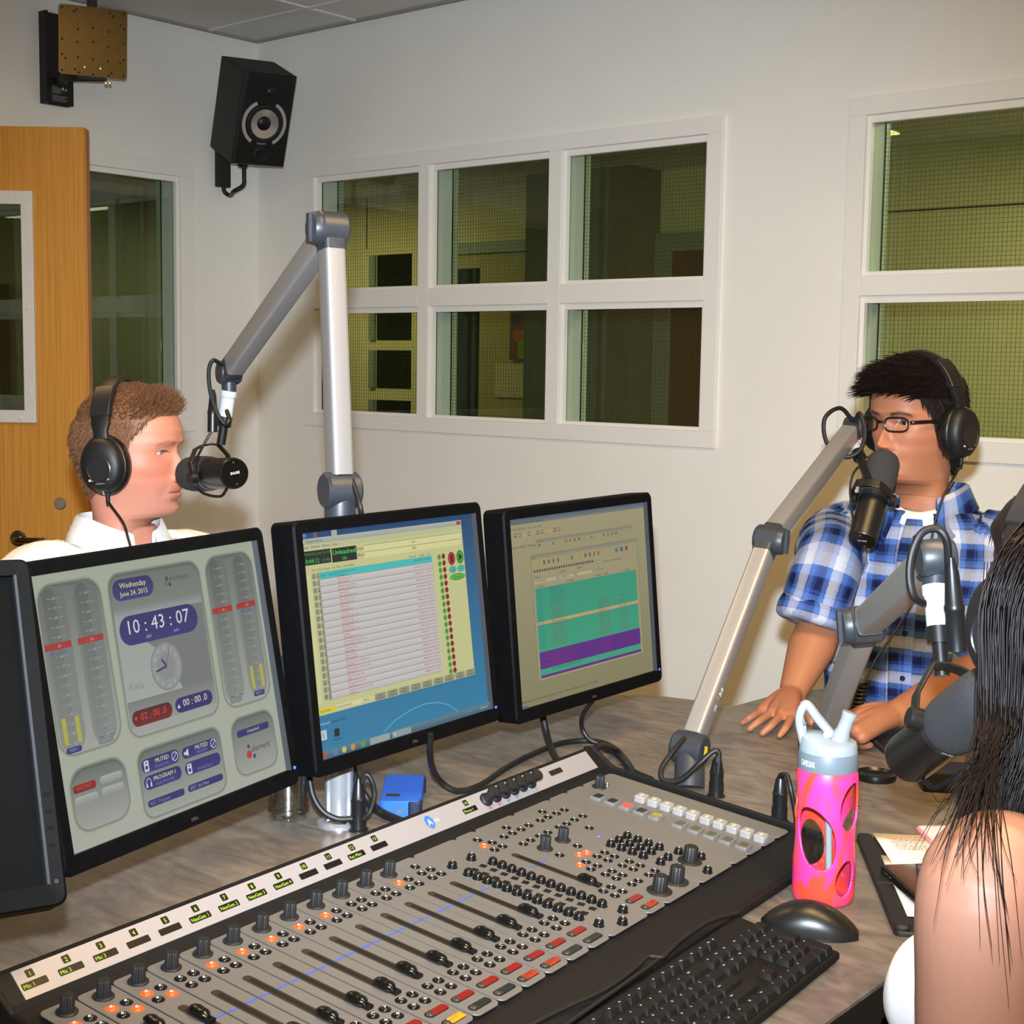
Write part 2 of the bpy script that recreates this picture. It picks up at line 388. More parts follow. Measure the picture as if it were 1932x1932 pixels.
# ---- interior windows: casing, mullions, rails, stops, near pane, wired far pane
M_JAMB = mat('jamb_paint', (196, 203, 192), .5, var=.02)
M_GASKET = mat('black_gasket', (14, 15, 14), .6)
M_PANE = mat_glass('clear_pane', (247, 250, 246), 0, 1.0)
M_WIREPANE = mat_glass('wired_glass', (240, 246, 234), .02, 1.0)
M_WIRE = mat('glass_wire', (58, 58, 40), .5, metal=.5)
def make_window(name, label, O, cols, rows, M, wired=True):
    root = struct(name, label, M)
    X0, X1, Z0, Z1 = O; PR = -.016
    def part(nm, a, b, m=M_TRIM, par=root, bev=.0015): return MB().box2(a, b).build(nm, m, par, smooth=0, bevel=bev)
    part('casing', (X0, PR, Z1-(Z1-rows[-1][1])), (X1, 0.02, Z1)); part('casing', (X0, PR, Z0), (X1, .02, rows[0][0]))
    part('casing', (X0, PR, rows[0][0]), (cols[0][0], .02, rows[-1][1])); part('casing', (cols[-1][1], PR, rows[0][0]), (X1, .02, rows[-1][1]))
    for i in range(len(cols)-1): part('mullion', (cols[i][1], PR, rows[0][0]), (cols[i+1][0], .15, rows[-1][1]))
    for j in range(len(rows)-1):
        for c in cols: part('rail', (c[0], PR, rows[j][1]), (c[1], .15, rows[j+1][0]))
    for c in cols:
        for r in rows:
            d = .013; e = .022
            mb = MB()
            mb.box2((c[0], 0, r[0]), (c[0]+d, .020, r[1])); mb.box2((c[1]-d, 0, r[0]), (c[1], .020, r[1]))
            mb.box2((c[0]+d, 0, r[1]-e), (c[1]-d, .020, r[1])); mb.box2((c[0]+d, 0, r[0]), (c[1]-d, .020, r[0]+d))
            mb.build('stop', M_TRIM, root, smooth=0, bevel=.001)
            mb = MB()
            mb.box2((c[0]-.02, .032, r[0]-.02), (c[0]+.002, .15, r[1]+.02)); mb.box2((c[1]-.002, .032, r[0]-.02), (c[1]+.02, .15, r[1]+.02))
            mb.box2((c[0]+.002, .032, r[1]-.002), (c[1]-.002, .15, r[1]+.02)); mb.box2((c[0]+.002, .032, r[0]-.02), (c[1]-.002, .15, r[0]+.002))
            mb.build('jamb', M_JAMB, root, smooth=0)
            mb = MB(); g = .003
            for y in (.0295, .116):
                mb.box2((c[0], y-.0025, r[0]), (c[0]+g+.002, y+.0025, r[1])); mb.box2((c[1]-g-.002, y-.0025, r[0]), (c[1], y+.0025, r[1]))
            mb.build('gasket', M_GASKET, root, smooth=0)
            MB().box2((c[0]+.004, .024, r[0]+.002), (c[1]-.004, .027, r[1]-.002)).build('pane', M_PANE, root, smooth=0)
            wp = MB().box2((c[0]+.003, .120, r[0]+.003), (c[1]-.003, .126, r[1]-.003)).build('wired_pane' if wired else 'pane', M_WIREPANE, root, smooth=0)
            if wired:
                mb = MB(); p = .0137; w = .00045; y = .1185
                x = c[0]+p
                while x < c[1]-.004: mb.box2((x-w, y-w, r[0]+.003), (x+w, y+w, r[1]-.003)); x += p
                z = r[0]+p
                while z < r[1]-.004: mb.box2((c[0]+.003, y-w, z-w), (c[1]-.003, y+w, z+w)); z += p
                k = mb.build('wire_mesh', M_WIRE, wp, smooth=0); k['kind'] = 'stuff'
    return root
make_window('window_1', 'white framed interior window of six wired glass panes above the monitors', W1, W1C, W1R, I4())
make_window('window_2', 'white framed wired glass window behind the man in the plaid shirt', W2, W2C, W2R, I4())
make_window('window_3', 'white framed single pane window on the wall behind the wooden door', W3, W3C, W3R, ML, wired=False)

# ---- corridor beyond the windows
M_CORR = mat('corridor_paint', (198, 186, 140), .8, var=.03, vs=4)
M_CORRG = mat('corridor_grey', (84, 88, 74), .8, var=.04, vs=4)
M_DOORB = mat('brown_door_veneer', (74, 40, 20), .5, var=.2, vs=30)
M_FRG = mat('grey_door_frame', (126, 136, 122), .5)
M_DARK = mat('dark_room', (20, 22, 18), .8)
YC = 1.9; HC = 2.36; XL = -2.4
def sbox(name, a, b, m, label=None): return struct(name, label, None, MB().box2(a, b).build(name, m, smooth=0))
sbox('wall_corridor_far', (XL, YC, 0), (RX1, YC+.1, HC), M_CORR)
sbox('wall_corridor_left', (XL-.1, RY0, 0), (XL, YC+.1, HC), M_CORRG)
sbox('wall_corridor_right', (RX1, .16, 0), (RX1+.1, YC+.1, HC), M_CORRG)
struct('ceiling_corridor', None, None, MB().box2((XL, .16, HC), (RX1, YC+.1, HC+.06)).box2((XL, RY0, HC), (-.16, .16, HC+.06)).build('ceiling_corridor', M_CEIL, smooth=0))
struct('floor_corridor', None, None, MB().box2((XL, .16, -.1), (RX1, YC+.1, 0)).box2((XL, RY0, -.1), (-.16, .16, 0)).build('floor_corridor', M_FLOOR, smooth=0))
# small stacked-pane window on the corridor wall
cw = struct('window_4', 'narrow stacked pane window across the corridor', T(0, YC, 0))
MB().box2((-1.30, -.02, .86), (-.86, 0, 2.06)).build('casing', M_CORR, cw, smooth=0)
for z0, z1 in ((.92, 1.18), (1.25, 1.47), (1.53, 1.78), (1.84, 2.02)):
    MB().box2((-1.26, -.035, z0), (-1.21, -.015, z1)).build('reveal', M_FRG, cw, smooth=0)
    MB().box2((-1.20, -.024, z0), (-.92, -.018, z1)).build('pane', mat('dark_pane', (22, 26, 18), .08), cw, smooth=0)
# corridor doors
d4 = struct('door_4', 'grey framed corridor door seen through the middle panes', T(0, YC, 0))
MB().box2((-.72, -.04, 0), (-.60, 0, 2.06)).box2((.02, -.04, 0), (.12, 0, 2.06)).box2((-.60, -.04, 2.0), (.02, 0, 2.06)).build('door_frame', M_FRG, d4, smooth=0)
MB().box2((-.60, -.02, 0), (.02, 0, 2.0)).build('leaf', mat('corridor_door', (150, 138, 92), .6, var=.05), d4, smooth=0)
MB().box2((-.57, -.025, .9), (-.40, -.02, 1.92)).build('vision_pane', mat('dark_pane', (22, 26, 18), .08), d4, smooth=0)
d5 = struct('door_5', 'dark brown corridor door seen through the end panes', T(0, YC, 0))
MB().box2((.78, -.04, 0), (.87, 0, 2.05)).box2((1.75, -.04, 0), (1.84, 0, 2.05)).box2((.87, -.04, 1.96), (1.75, 0, 2.05)).build('door_frame', M_FRG, d5, smooth=0)
MB().box2((.87, -.02, 0), (1.75, 0, 1.96)).build('leaf', M_DOORB, d5, smooth=0)
sbox('trim_3', (1.9, YC-.006, 2.085), (RX1, YC, 2.092), mat('dark_reveal', (60, 58, 40), .8))
sbox('trim_4', (-1.315, YC-.004, .0), (-1.308, YC, HC), mat('dark_reveal', (60, 58, 40), .8))
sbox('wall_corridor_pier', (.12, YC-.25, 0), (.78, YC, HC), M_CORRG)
# poster on the corridor door
ps = thing('poster', 'small colourful poster pinned inside the corridor door', 'poster', T(-.085, YC-.032, 1.55))
MB().box((0, 0, 0), (.155, .004, .26)).build('sheet', mat('poster_paper', (92, 70, 62), .7), ps, smooth=0)
cv = Canvas(100, 160, .155, .26, .0025)
for x, y, w, h, c in ((10, 8, 40, 40, (70, 60, 90)), (45, 20, 45, 50, (120, 60, 50)), (15, 60, 55, 40, (150, 90, 40)), (35, 95, 55, 60, (110, 130, 50)), (10, 110, 30, 30, (130, 60, 60))): cv.rrect(x, y, w, h, 14, c)
cv.build('print', mat_attr('poster_print', rough=.7), ps)
MB().box2((-.27, YC-.03, 1.22), (-.05, YC-.026, 1.40)).build('notice_sheet', mat('notice_paper', (170, 160, 120), .8), None, smooth=0)
tag(bpy.data.objects['notice_sheet'], 'pale paper notice below the colourful poster on the corridor door', 'paper')
# corridor ceiling fixture that shows through the window behind the man
pc = atz(1690, 243, HC-.01)
lp = thing('corridor_lamp', 'lit ceiling lamp panel seen through the top of the window', 'lamp', T(pc.x-.15, pc.y-.04, HC))
MB().box2((-.16, -.10, -.02), (.16, .10, 0)).build('housing', M_GRID, lp, smooth=0)
MB().box2((-.145, -.085, -.026), (.145, .085, -.02)).build('diffuser', mat('lamp_diffuser', (255, 230, 150), .5, emit=(255, 226, 140), es=2.2), lp, smooth=0)
# dim side corridor beyond the left window: a cabinet silhouette and a red box
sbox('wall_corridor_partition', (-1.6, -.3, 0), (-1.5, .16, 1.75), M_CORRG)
rb = MB().box((0, 0, .035), (.03, .03, .07)).box((0, 0, .075), (.02, .02, .012)).build('red_box', mat('red_card', (200, 40, 30), .6), None, bevel=.003)
rb.location = (-1.55, -.05, 1.75); tag(rb, 'small red box on a ledge behind the left window', 'box')
# ---- door with a white framed vision panel, standing open
DN = Vector((CF.x, CF.y, 0)).normalized(); DR = Vector((DN.y, -DN.x, 0)); DP = Vector((.808, -1.374, 0))
MD = frame(DP, DR, DN, (0, 0, 1))
door = struct('door_1', 'oak door with white framed glass panel standing open beside the left wall', MD)
def mat_wood(name, c0, c1, sc=(1, 1, 1)):
    if name in _mats: return _mats[name]
    m = mat(name, c0, .38, var=0); nt = m.node_tree; b = nt.nodes['Principled BSDF']
    tc = nt.nodes.new('ShaderNodeTexCoord'); mp = nt.nodes.new('ShaderNodeMapping'); mp.inputs['Scale'].default_value = sc
    nt.links.new(tc.outputs['Object'], mp.inputs['Vector'])
    n1 = nt.nodes.new('ShaderNodeTexNoise'); n1.inputs['Scale'].default_value = 1; n1.inputs['Detail'].default_value = 6; n1.inputs['Roughness'].default_value = .65
    nt.links.new(mp.outputs[0], n1.inputs['Vector'])
    r = nt.nodes.new('ShaderNodeValToRGB'); r.color_ramp.elements[0].color = lin(c0); r.color_ramp.elements[0].position = .3; r.color_ramp.elements[1].color = lin(c1); r.color_ramp.elements[1].position = .68
    nt.links.new(n1.outputs['Fac'], r.inputs['Fac']); nt.links.new(r.outputs[0], b.inputs['Base Color']); return m
M_OAK = mat_wood('oak_veneer', (176, 118, 42), (206, 150, 68), (160, 160, 2.2))
DW, DH = .93, 2.13; gx0, gx1, gz0, gz1 = -.80, -.201, 1.22, 1.885
leaf = MB(); leaf.box2((-DW, 0, .01), (gx0, .045, DH)).box2((gx1, 0, .01), (0, .045, DH)).box2((gx0, 0, .01), (gx1, .045, gz0)).box2((gx0, 0, gz1), (gx1, .045, DH))
leaf.build('leaf', M_OAK, door, smooth=0)
MB().box2((-.002, .002, .01), (.006, .043, DH-.004)).build('edge_band', mat_wood('oak_edge', (172, 104, 34), (188, 122, 50), (160, 160, 2)), door, smooth=0, bevel=.002)
lite = MB(); fx0, fx1, fz0, fz1 = gx0-.038, gx1+.036, gz0-.039, gz1+.041
lite.box2((fx0, -.012, fz0), (gx0+.002, .006, fz1)).box2((gx1-.002, -.012, fz0), (fx1, .006, fz1)).box2((gx0, -.012, fz0), (gx1, .006, gz0+.002)).box2((gx0, -.012, gz1-.002), (gx1, .006, fz1))
lf = lite.build('vision_frame', mat('white_metal_frame', (205, 205, 204), .45, var=.02), door, smooth=0, bevel=.002)
for x, z in [(fx1-.018, fz0+.10), (fx1-.018, fz1-.06), (fx1-.018, (fz0+fz1)/2), (fx1-.05, fz1-.015), (fx1-.05, fz0+.015)]:
    MB().lathe([(.006, 0), (.006, .002), (.003, .004)], 10, True, T(x, -.012, z) @ RX(math.pi/2)).build('screw', M_GRID, lf)
MB().box2((gx0, .018, gz0), (gx1, .024, gz1)).build('pane', mat_glass('door_pane', (240, 246, 236), 0, 1.2), door, smooth=0)
MB().lathe([(.020, 0), (.020, .003), (.017, .006)], 24, True, T(-.094, 0, .917) @ RX(math.pi/2)).build('lock_cylinder', mat('satin_nickel', (170, 165, 165), .35, metal=.9), door)
hm = MB(); hm.tube([(-.13, -.055, .80), (-.16, -.058, .80), (-.215, -.055, .80), (-.232, -.040, .80), (-.234, 0, .80)], .0095, 12, 6)
hm.lathe([(.026, 0), (.026, .006), (.022, .009)], 24, True, T(-.234, 0, .80) @ RX(math.pi/2)).build('lever_handle', mat('dark_nickel', (110, 100, 90), .25, metal=1), door)
# ================================================================== desk
M_DESK = mat('desk_laminate', (96, 88, 80), .42, var=0)
nt = M_DESK.node_tree; b = nt.nodes['Principled BSDF']; tc = nt.nodes.new('ShaderNodeTexCoord')
mp = nt.nodes.new('ShaderNodeMapping'); mp.inputs['Scale'].default_value = (10, 26, 1); mp.inputs['Rotation'].default_value = (0, 0, .5); nt.links.new(tc.outputs['Object'], mp.inputs['Vector'])
n1 = nt.nodes.new('ShaderNodeTexNoise'); n1.inputs['Scale'].default_value = 1; n1.inputs['Detail'].default_value = 5; n1.inputs['Roughness'].default_value = .6; n1.inputs['Distortion'].default_value = 1.5
nt.links.new(mp.outputs[0], n1.inputs['Vector'])
rp = nt.nodes.new('ShaderNodeValToRGB'); rp.color_ramp.elements[0].position = .32; rp.color_ramp.elements[0].color = lin((84, 76, 69)); rp.color_ramp.elements[1].position = .7; rp.color_ramp.elements[1].color = lin((122, 112, 101))
nt.links.new(n1.outputs['Fac'], rp.inputs['Fac']); nt.links.new(rp.outputs[0], b.inputs['Base Color'])
M_EDGE = mat('desk_edge_band', (26, 25, 25), .35)
DZ = .74
desk_pts = [(4.275, -3.95), (4.262, -2.57), (4.36, -2.48), (4.55, -2.25), (4.62, -1.85), (4.60, -1.40), (4.2, -1.36), (3.98, -1.42), (3.80, -1.49), (3.66, -1.54), (3.585, -1.50), (3.525, -1.42), (3.485, -1.50), (3.473, -1.685), (3.39, -1.692), (3.322, -1.708), (3.238, -1.77), (3.18, -1.87), (3.136, -1.988), (3.08, -2.30), (3.02, -2.65), (2.98, -3.10), (2.97, -3.95)]
desk = thing('desk', 'large grey brown laminate studio desk with a curved far edge', 'desk', T(3.6, -2.8, 0))
md = MB(T(-3.6, 2.8, 0)); md.prism(desk_pts, DZ-.004, DZ); md.build('desktop', M_DESK, desk, smooth=0)
md = MB(T(-3.6, 2.8, 0)); md.prism(desk_pts, DZ-.042, DZ-.0041); md.build('edge', M_EDGE, desk, smooth=0)
for x, y, sx, sy in ((3.2, -3.4, .6, .05), (3.7, -2.0, .05, .5), (4.2, -1.7, .05, .5), (3.6, -3.6, .9, .05)):
    MB(T(-3.6, 2.8, 0)).box2((x-sx/2, y-sy/2, 0), (x+sx/2, y+sy/2, DZ-.042)).build('support_panel', M_EDGE, desk, smooth=0)

# ================================================================== mixing console (mm in its own tilted frame)
CA = Vector((-.085, .996, 0)).normalized(); CB = Vector((-CA.y, CA.x, 0)); CT = .1
CE = CB*math.cos(CT) + Vector((0, 0, 1))*math.sin(CT); CN = CA.cross(CE)
CO = atz(130, 1912, .80)
MC = frame(CO, CA, CE, CN)
MM = Matrix.Scale(.001, 4)
con = thing('mixing_console', 'silver and black broadcast mixing console with faders on the desk', 'mixing console', MC)
M_CBLK = mat('console_black', (17, 16, 16), .6, spec=.25, var=.1, vs=200)
M_CSIL = mat('console_silver', (106, 102, 98), .42, metal=.25, var=.03, vs=900)
M_CSTRIP = mat('console_strip_silver', (140, 135, 136), .4, metal=.2, var=.03, vs=900)
M_KNOB = mat('knob_black', (22, 22, 23), .5, var=.05)
M_BTN = mat('button_black', (14, 14, 15), .22, var=0)
M_SLOT = mat('slot_black', (9, 9, 9), .5)
M_GLYPH = mat('glyph_white', (215, 222, 225), .4, var=0)
M_LIT = mat('button_lit_amber', (160, 60, 24), .3, emit=(255, 96, 30), es=.8, var=0)
M_BLUE = mat('print_blue', (60, 84, 168), .5)
M_CLEAR = mat('clear_cap', (138, 136, 134), .12, var=0, coat=.6)
# body: profile in (v,h) extruded along u
def v_of_desk(v): return ((DZ - CO.z) - v*.001*CE.z)/CN.z*1000   # height (mm) of the desk plane at v
prof = [(-318, v_of_desk(-318)+.3), (-322, -14), (-316, -9), (-300, -6.5), (-272, -5), (24, -5), (30, -9), (40, -6), (44.5, -.5), (70, 18.5), (78, 18), (84, 12), (86, v_of_desk(86)+.3)]
rings = [[(u, v, h) for v, h in prof] for u in (-34, 985)]
MB(MM).loft(rings).build('body', M_CBLK, con, smooth=0)
for u0, u1 in ((-40, -33), (984, 991)):
    pr2 = [(-319, v_of_desk(-319)+.3), (-323, -12), (-300, 1.5), (30, 1.5), (70, 22), (84, 18), (90, v_of_desk(90)+.3)]
    MB(MM).loft([[(u, v, h) for v, h in pr2] for u in (u0, u1)]).build('end_cheek', M_CBLK, con, smooth=0, bevel=.002)
# panels
pan_meshes = {}
def panel(u0, u1):
    mb = MB(MM @ T((u0+u1)/2, -122.5, 0)); mb.prism(rrect_pts(u1-u0, 285, 7, 5), -1.2, 0, .3)
    return mb.build('channel_panel', M_CSIL, con, smooth=0)
# shared small meshes (mm, made at panel-plane origin)
def src(fn, name, mats):
    mb = MB(MM); fn(mb); me = mb.mesh(name)
    for m in (mats if isinstance(mats, list) else [mats]): me.materials.append(m)
    if isinstance(mats, list): me.polygons.foreach_set('material_index', mb.fm)
    finish(me, 40); return me
def glyph(mb, st, size, z, w=None):
    V, F = text_mesh(st); x0 = min(p[0] for p in V); x1 = max(p[0] for p in V); y0 = min(p[1] for p in V); y1 = max(p[1] for p in V)
    s = size/max(x1-x0, y1-y0); mb.add([((p[0]-(x0+x1)/2)*s, (p[1]-(y0+y1)/2)*s, z) for p in V], F)
def mk_btn(st, lit=False):
    def fn(mb):
        mb.mi = 0; mb.lathe([(6.3, .05), (6.3, .35), (5.2, .4), (5.0, -.2), (4.7, 1.2), (4.0, 2.0), (2.6, 2.4), (0.01, 2.5)], 18)
        mb.mi = 1; glyph(mb, st, 4.4, 2.56)
    return src(fn, 'button', [M_LIT if lit else M_BTN, M_GLYPH])
B_P = mk_btn('8-'); B_L = mk_btn('8-', True); B_C = mk_btn('C'); B_O = mk_btn('#'); B_T = mk_btn('T'); B_S = mk_btn('x')
def fn_ball(mb): mb.lathe([(6.6, .05), (6.6, .4), (5.6, .5), (5.6, 4.2), (5.0, 6.2), (3.4, 7.6), (0.01, 8.1)], 18)
BALL = src(fn_ball, 'ball_button', M_BTN)
def fn_ballg(mb):
    mb.mi = 0; fn_ball(mb); mb.mi = 1; glyph(mb, '-', 3.5, 8.15)
BALLG = src(fn_ballg, 'ball_button', [M_BTN, M_GLYPH])
def fn_ballb(mb):
    mb.mi = 0; fn_ball(mb); mb.mi = 1; glyph(mb, 'B', 4.2, 8.15)
BALLB = src(fn_ballb, 'ball_button', [M_BTN, M_GLYPH])
def mk_knob(rf, r, h):
    def fn(mb):
        mb.lathe([(rf, .05), (rf, 1.2), (rf*.92, 2.0), (r*1.05, 2.3)], 28)
        n = 36; rings = []
        for z, k in ((2, 1.0), (h-1.2, .94), (h, .85)):
            rings.append([((r*k+(.35 if i % 2 else -.2))*math.cos(2*math.pi*i/n), (r*k+(.35 if i % 2 else -.2))*math.sin(2*math.pi*i/n), z) for i in range(n)])
        mb.loft(rings)
    return src(fn, 'knob', M_KNOB)
KNOB = mk_knob(10.3, 6.6, 17); KNOBB = mk_knob(15.5, 9.0, 20)
def fn_slot(mb): mb.prism(rrect_pts(10.5, 122, 5.2, 6), .05, .35)
SLOT = src(fn_slot, 'fader_slot', mat('slot_recess', (44, 38, 28), .35))
def fn_groove(mb): mb.prism(rrect_pts(5.6, 104, 1.2, 3), .3, .5)
GROOVE = src(fn_groove, 'fader_groove', M_SLOT)
def fn_cap(mb):
    rings = []
    for k in range(9):
        y = -13 + 26*k/8; t = abs(k-4)/4.0; w = 6.6*math.sqrt(max(.06, 1-(t*.96)**2.6)); hh = 4+6.2*math.sqrt(max(.03, 1-(t*.98)**2.4)) - (.9 if k in (3, 4) else 0)
        ring = []
        for i in range(12):
            a = 2*math.pi*i/12; ring.append((w*math.cos(a), y, 2.6+(hh-2.6)*(.5+.5*math.sin(a))))
        rings.append(ring)
    mb.loft(rings); mb.box((0, -14.5, 2.4), (8, 8, 3.2))
CAP = src(fn_cap, 'fader_cap', mat('fader_cap_black', (10, 10, 11), .2, var=0))
M_RED = mat('window_red_dim', (104, 20, 14), .2, emit=(150, 22, 12), es=.18, var=0); M_AMB = mat('window_amber', (255, 110, 20), .2, emit=(255, 112, 24), es=.9, var=.3, vs=90); M_OFF = mat('window_dark', (30, 34, 30), .2)
M_AMD = mat('window_amber_dim', (120, 40, 20), .2, emit=(150, 48, 16), es=.3, var=.3, vs=90)
def mk_oblong(m):
    def fn(mb):
        mb.mi = 0; mb.prism(rrect_pts(31, 10.5, 4.8, 6), .05, .5)
        mb.mi = 1; mb.prism([(p[0]+3.5, p[1]) for p in rrect_pts(21, 8.8, 1.5, 3)], .5, 1.3, .4)
        mb.mi = 2; mb.sphere((-10, 0, .6), (4.4, 4.0, 1.6), 12, 6)
    return src(fn, 'on_off_button', [M_SLOT, m, mat('lens_dark', (52, 50, 44), .15)])
OB_R = mk_oblong(M_RED); OB_A = mk_oblong(M_AMB); OB_D = mk_oblong(M_OFF); OB_AD = mk_oblong(M_AMD)
def put(me, name, par, u, v, h=0, rot=0):
    o = link(name, me, par); o.matrix_local = MM_T(u, v, h) @ (RZ(rot) if rot else I4()); return o
def MM_T(u, v, h): return T(u*.001, v*.001, h*.001)
PITCH_U = 40.7
amber = {0: 1, 1: 1, 2: 1, 4: 1, 5: 1, 6: 1, 7: 1, 8: 1, 11: 1}
def channel(k, knob=True, cluster5=False, low=None, lit=(), cap=-168):
    c = k*PITCH_U
    p = panel(c-19.2, c+19.2)
    cv = Canvas(37.2, 285, .0372, .285, .0002, 1e-5, flat=True)
    cv.rect(0, 115.5, 37.2, 3.0, (58, 82, 170))
    cv.rrect(28, 42, 2.2, 2, .5, (150, 40, 35))
    for y in (225, 250): cv.ell(34.5, y+6, .8, .8, (160, 50, 40), 8)
    for i in range(7): cv.rect(6.5, 82+i*17, 3, .5, (110, 105, 100)); cv.rect(29, 82+i*17, 3, .5, (110, 105, 100))
    cv.build('panel_print', mat_attr('panel_print', rough=.5), p, MM_T(c, -122.5, 0))['kind'] = 'stuff'
    if knob: put(KNOB, 'knob', p, c, 3)
    for i, (du, dv) in enumerate(((8, -20), (-8.5, -20), (8, -36), (-8.5, -36))):
        put(B_L if i in lit else B_P, 'button', p, c+du, dv, 0, -.7)
    if cluster5: put(B_P, 'button', p, c, -3, 0, -.7)
    put(SLOT, 'fader_slot', p, c-2, -119); put(GROOVE, 'fader_groove', p, c-2, -119)
    put(CAP, 'fader_cap', p, c-2, cap)
    for du, dv, me in ((8.5, -195, B_T), (-8.5, -195, B_C), (8.5, -211, B_O), (-8.5, -211, B_S)): put(me, 'button', p, c+du, dv, 0, -.7)
    put(OB_R, 'on_off_button', p, c+1, -231.5); put({'a': OB_A, 'd': OB_D, 'm': OB_AD}[low or 'd'], 'on_off_button', p, c+1, -252.5)
lits = {0: (1, 3), 1: (1, 2), 2: (1, 2), 4: (1,), 5: (1,), 6: (1,), 7: (1,), 8: (1,), 11: (1,)}
for k in range(12): channel(k, True, False, {3: 'a', 4: 'm', 5: 'a', 6: 'a', 7: 'd', 8: 'd', 9: 'm', 10: 'm', 11: 'd'}.get(k, 'a'), lits.get(k, ()), -84 if k == 2 else (-70 if k == 1 else (-162 if k in (7,) else -168)))
channel(12, False, True, 'd', (), -168)
channel(15, False, True, 'm', (1,), -168)
def deco(u0, u1): return panel(u0, u1)
# phone keypad panel
p = deco(509.2, 590)
for i in range(12): put(BALL, 'ball_button', p, 567, -59-14.2*i); put(BALL, 'ball_button', p, 507.5+11, -59-14.2*i)
dia = src(lambda mb: mb.box((0, 0, .3), (8.2, 8.2, .5)), 'status_window', M_SLOT)
for i in range(11): put(dia, 'status_window', p, 552, -56-15.6*i, 0, .2); put(dia, 'status_window', p, 535, -56-15.6*i, 0, .2)
for u, v in ((521, -33), (557, -34)): put(BALLG, 'ball_button', p, u, v)
for u, v, m_ in ((521, -240, BALLB), (545, -256, BALLG), (572, -240, BALLB)): put(m_, 'ball_button', p, u, v)
# monitor and headphone panels
def bank(p, L, me=B_P):
    for u, v in L: put(me, 'button', p, u, v, 0, -.7)
pA = deco(631.5, 714)
bank(pA, [(672, -3), (682, -19), (701, -18), (663, -19), (642.8+2, -19), (701, -48), (682, -48), (662, -48), (645, -49), (693, -99), (651, -100), (684, -134), (702, -134), (701, -149), (684, -150), (659, -134), (660, -150), (645, -150), (702, -170), (684, -171), (702, -186), (685, -186), (660, -171), (645, -171), (660, -186), (645, -186), (702, -207), (685, -208), (660, -208), (645, -208)])
bank(pA, [(671, -116), (645, -134), (684, -119)], B_L)
for u in (653.5, 693.5): put(KNOB, 'knob', pA, u, -76); put(KNOBB, 'knob', pA, u, -241)
pB = deco(715.5, 798)
bank(pB, [(755, -2), (765, -18), (784, -18), (745, -18), (727, -18), (785, -47), (765, -47), (745, -48), (727, -48), (756, -76)])
for i in range(4):
    for u in (727, 747, 767): put(BALLG, 'ball_button', pB, u, -127-16*i)
for u, v in ((774, -199), (747, -199), (727, -200), (782, -227), (727, -226), (749, -254)): put(BALLG, 'ball_button', pB, u, v)
put(KNOBB, 'knob', pB, 762, -222)
cv = Canvas(75, 285, .075, .285, .0002, 1e-5, flat=True)
cv.ell(22, 120, 5.5, 3.4, (70, 86, 170)); cv.text('Axia', 17.5, 121.5, 2.6, (190, 196, 215)); cv.text('Element', 30, 268, 2.4, (70, 86, 170)); cv.line(20, 250, 58, 262, .4, (100, 96, 92)); cv.line(58, 262, 70, 246, .4, (100, 96, 92))
cv.build('panel_print', mat_attr('panel_print', rough=.5), pB, MM_T(757.5, -122.5, 0))['kind'] = 'stuff'
deco(799.5, 841)
pC = deco(842.5, 882)
def sq(m):
    def fn(mb):
        mb.mi = 0; mb.prism(rrect_pts(21, 17, 1.5, 2), 0.05, 4.2, .8)
        mb.mi = 1; mb.prism(rrect_pts(14, 11, .8, 2), 4.2, 4.8, .3)
    return src(fn, 'square_button', [mat('button_grey_housing', (96, 96, 96), .5), m])
SQ_D = sq(mat('square_lens_dark', (24, 25, 22), .2)); SQ_R = sq(mat('square_lens_red', (255, 60, 45), .3, emit=(255, 48, 40), es=1.0, var=0)); SQ_Y = sq(mat('square_lens_yellow', (120, 120, 30), .3, emit=(130, 128, 20), es=.35, var=.5, vs=120)); SQ_G = sq(mat('square_lens_olive', (72, 70, 48), .3))
for i in range(10):
    v = -25-23.1*i if i < 5 else -154-23.6*(i-5)
    put({2: SQ_R, 4: SQ_Y, 5: SQ_G, 6: SQ_G, 7: SQ_G, 8: SQ_G, 9: SQ_G}.get(i, SQ_D), 'square_button', pC, 858, v)
pD = deco(883.5, 922.5)
def fn_w(mb):
    mb.mi = 0; mb.prism(rrect_pts(18, 15.5, 2.5, 3), .05, 8.5, 1.4)
    mb.mi = 1; mb.prism(rrect_pts(8, 3, .5, 2), 8.5, 8.7)
WB = src(fn_w, 'clear_key', [M_CLEAR, mat('key_legend', (205, 190, 150), .5)])
for i in range(10): put(WB, 'clear_key', pD, 899, (-70-20.2*i if i < 5 else -172-20.2*(i-5)))
put(KNOB, 'knob', pD, 898, -1); put(src(lambda mb: mb.lathe([(4.6, .05), (4.6, 1.5), (2.8, 1.8), (2.4, .8), (0.01, .6)], 16), 'headphone_jack', mat('jack_chrome', (190, 190, 190), .2, metal=1)), 'headphone_jack', pD, 915, -4)
deco(924, 962)

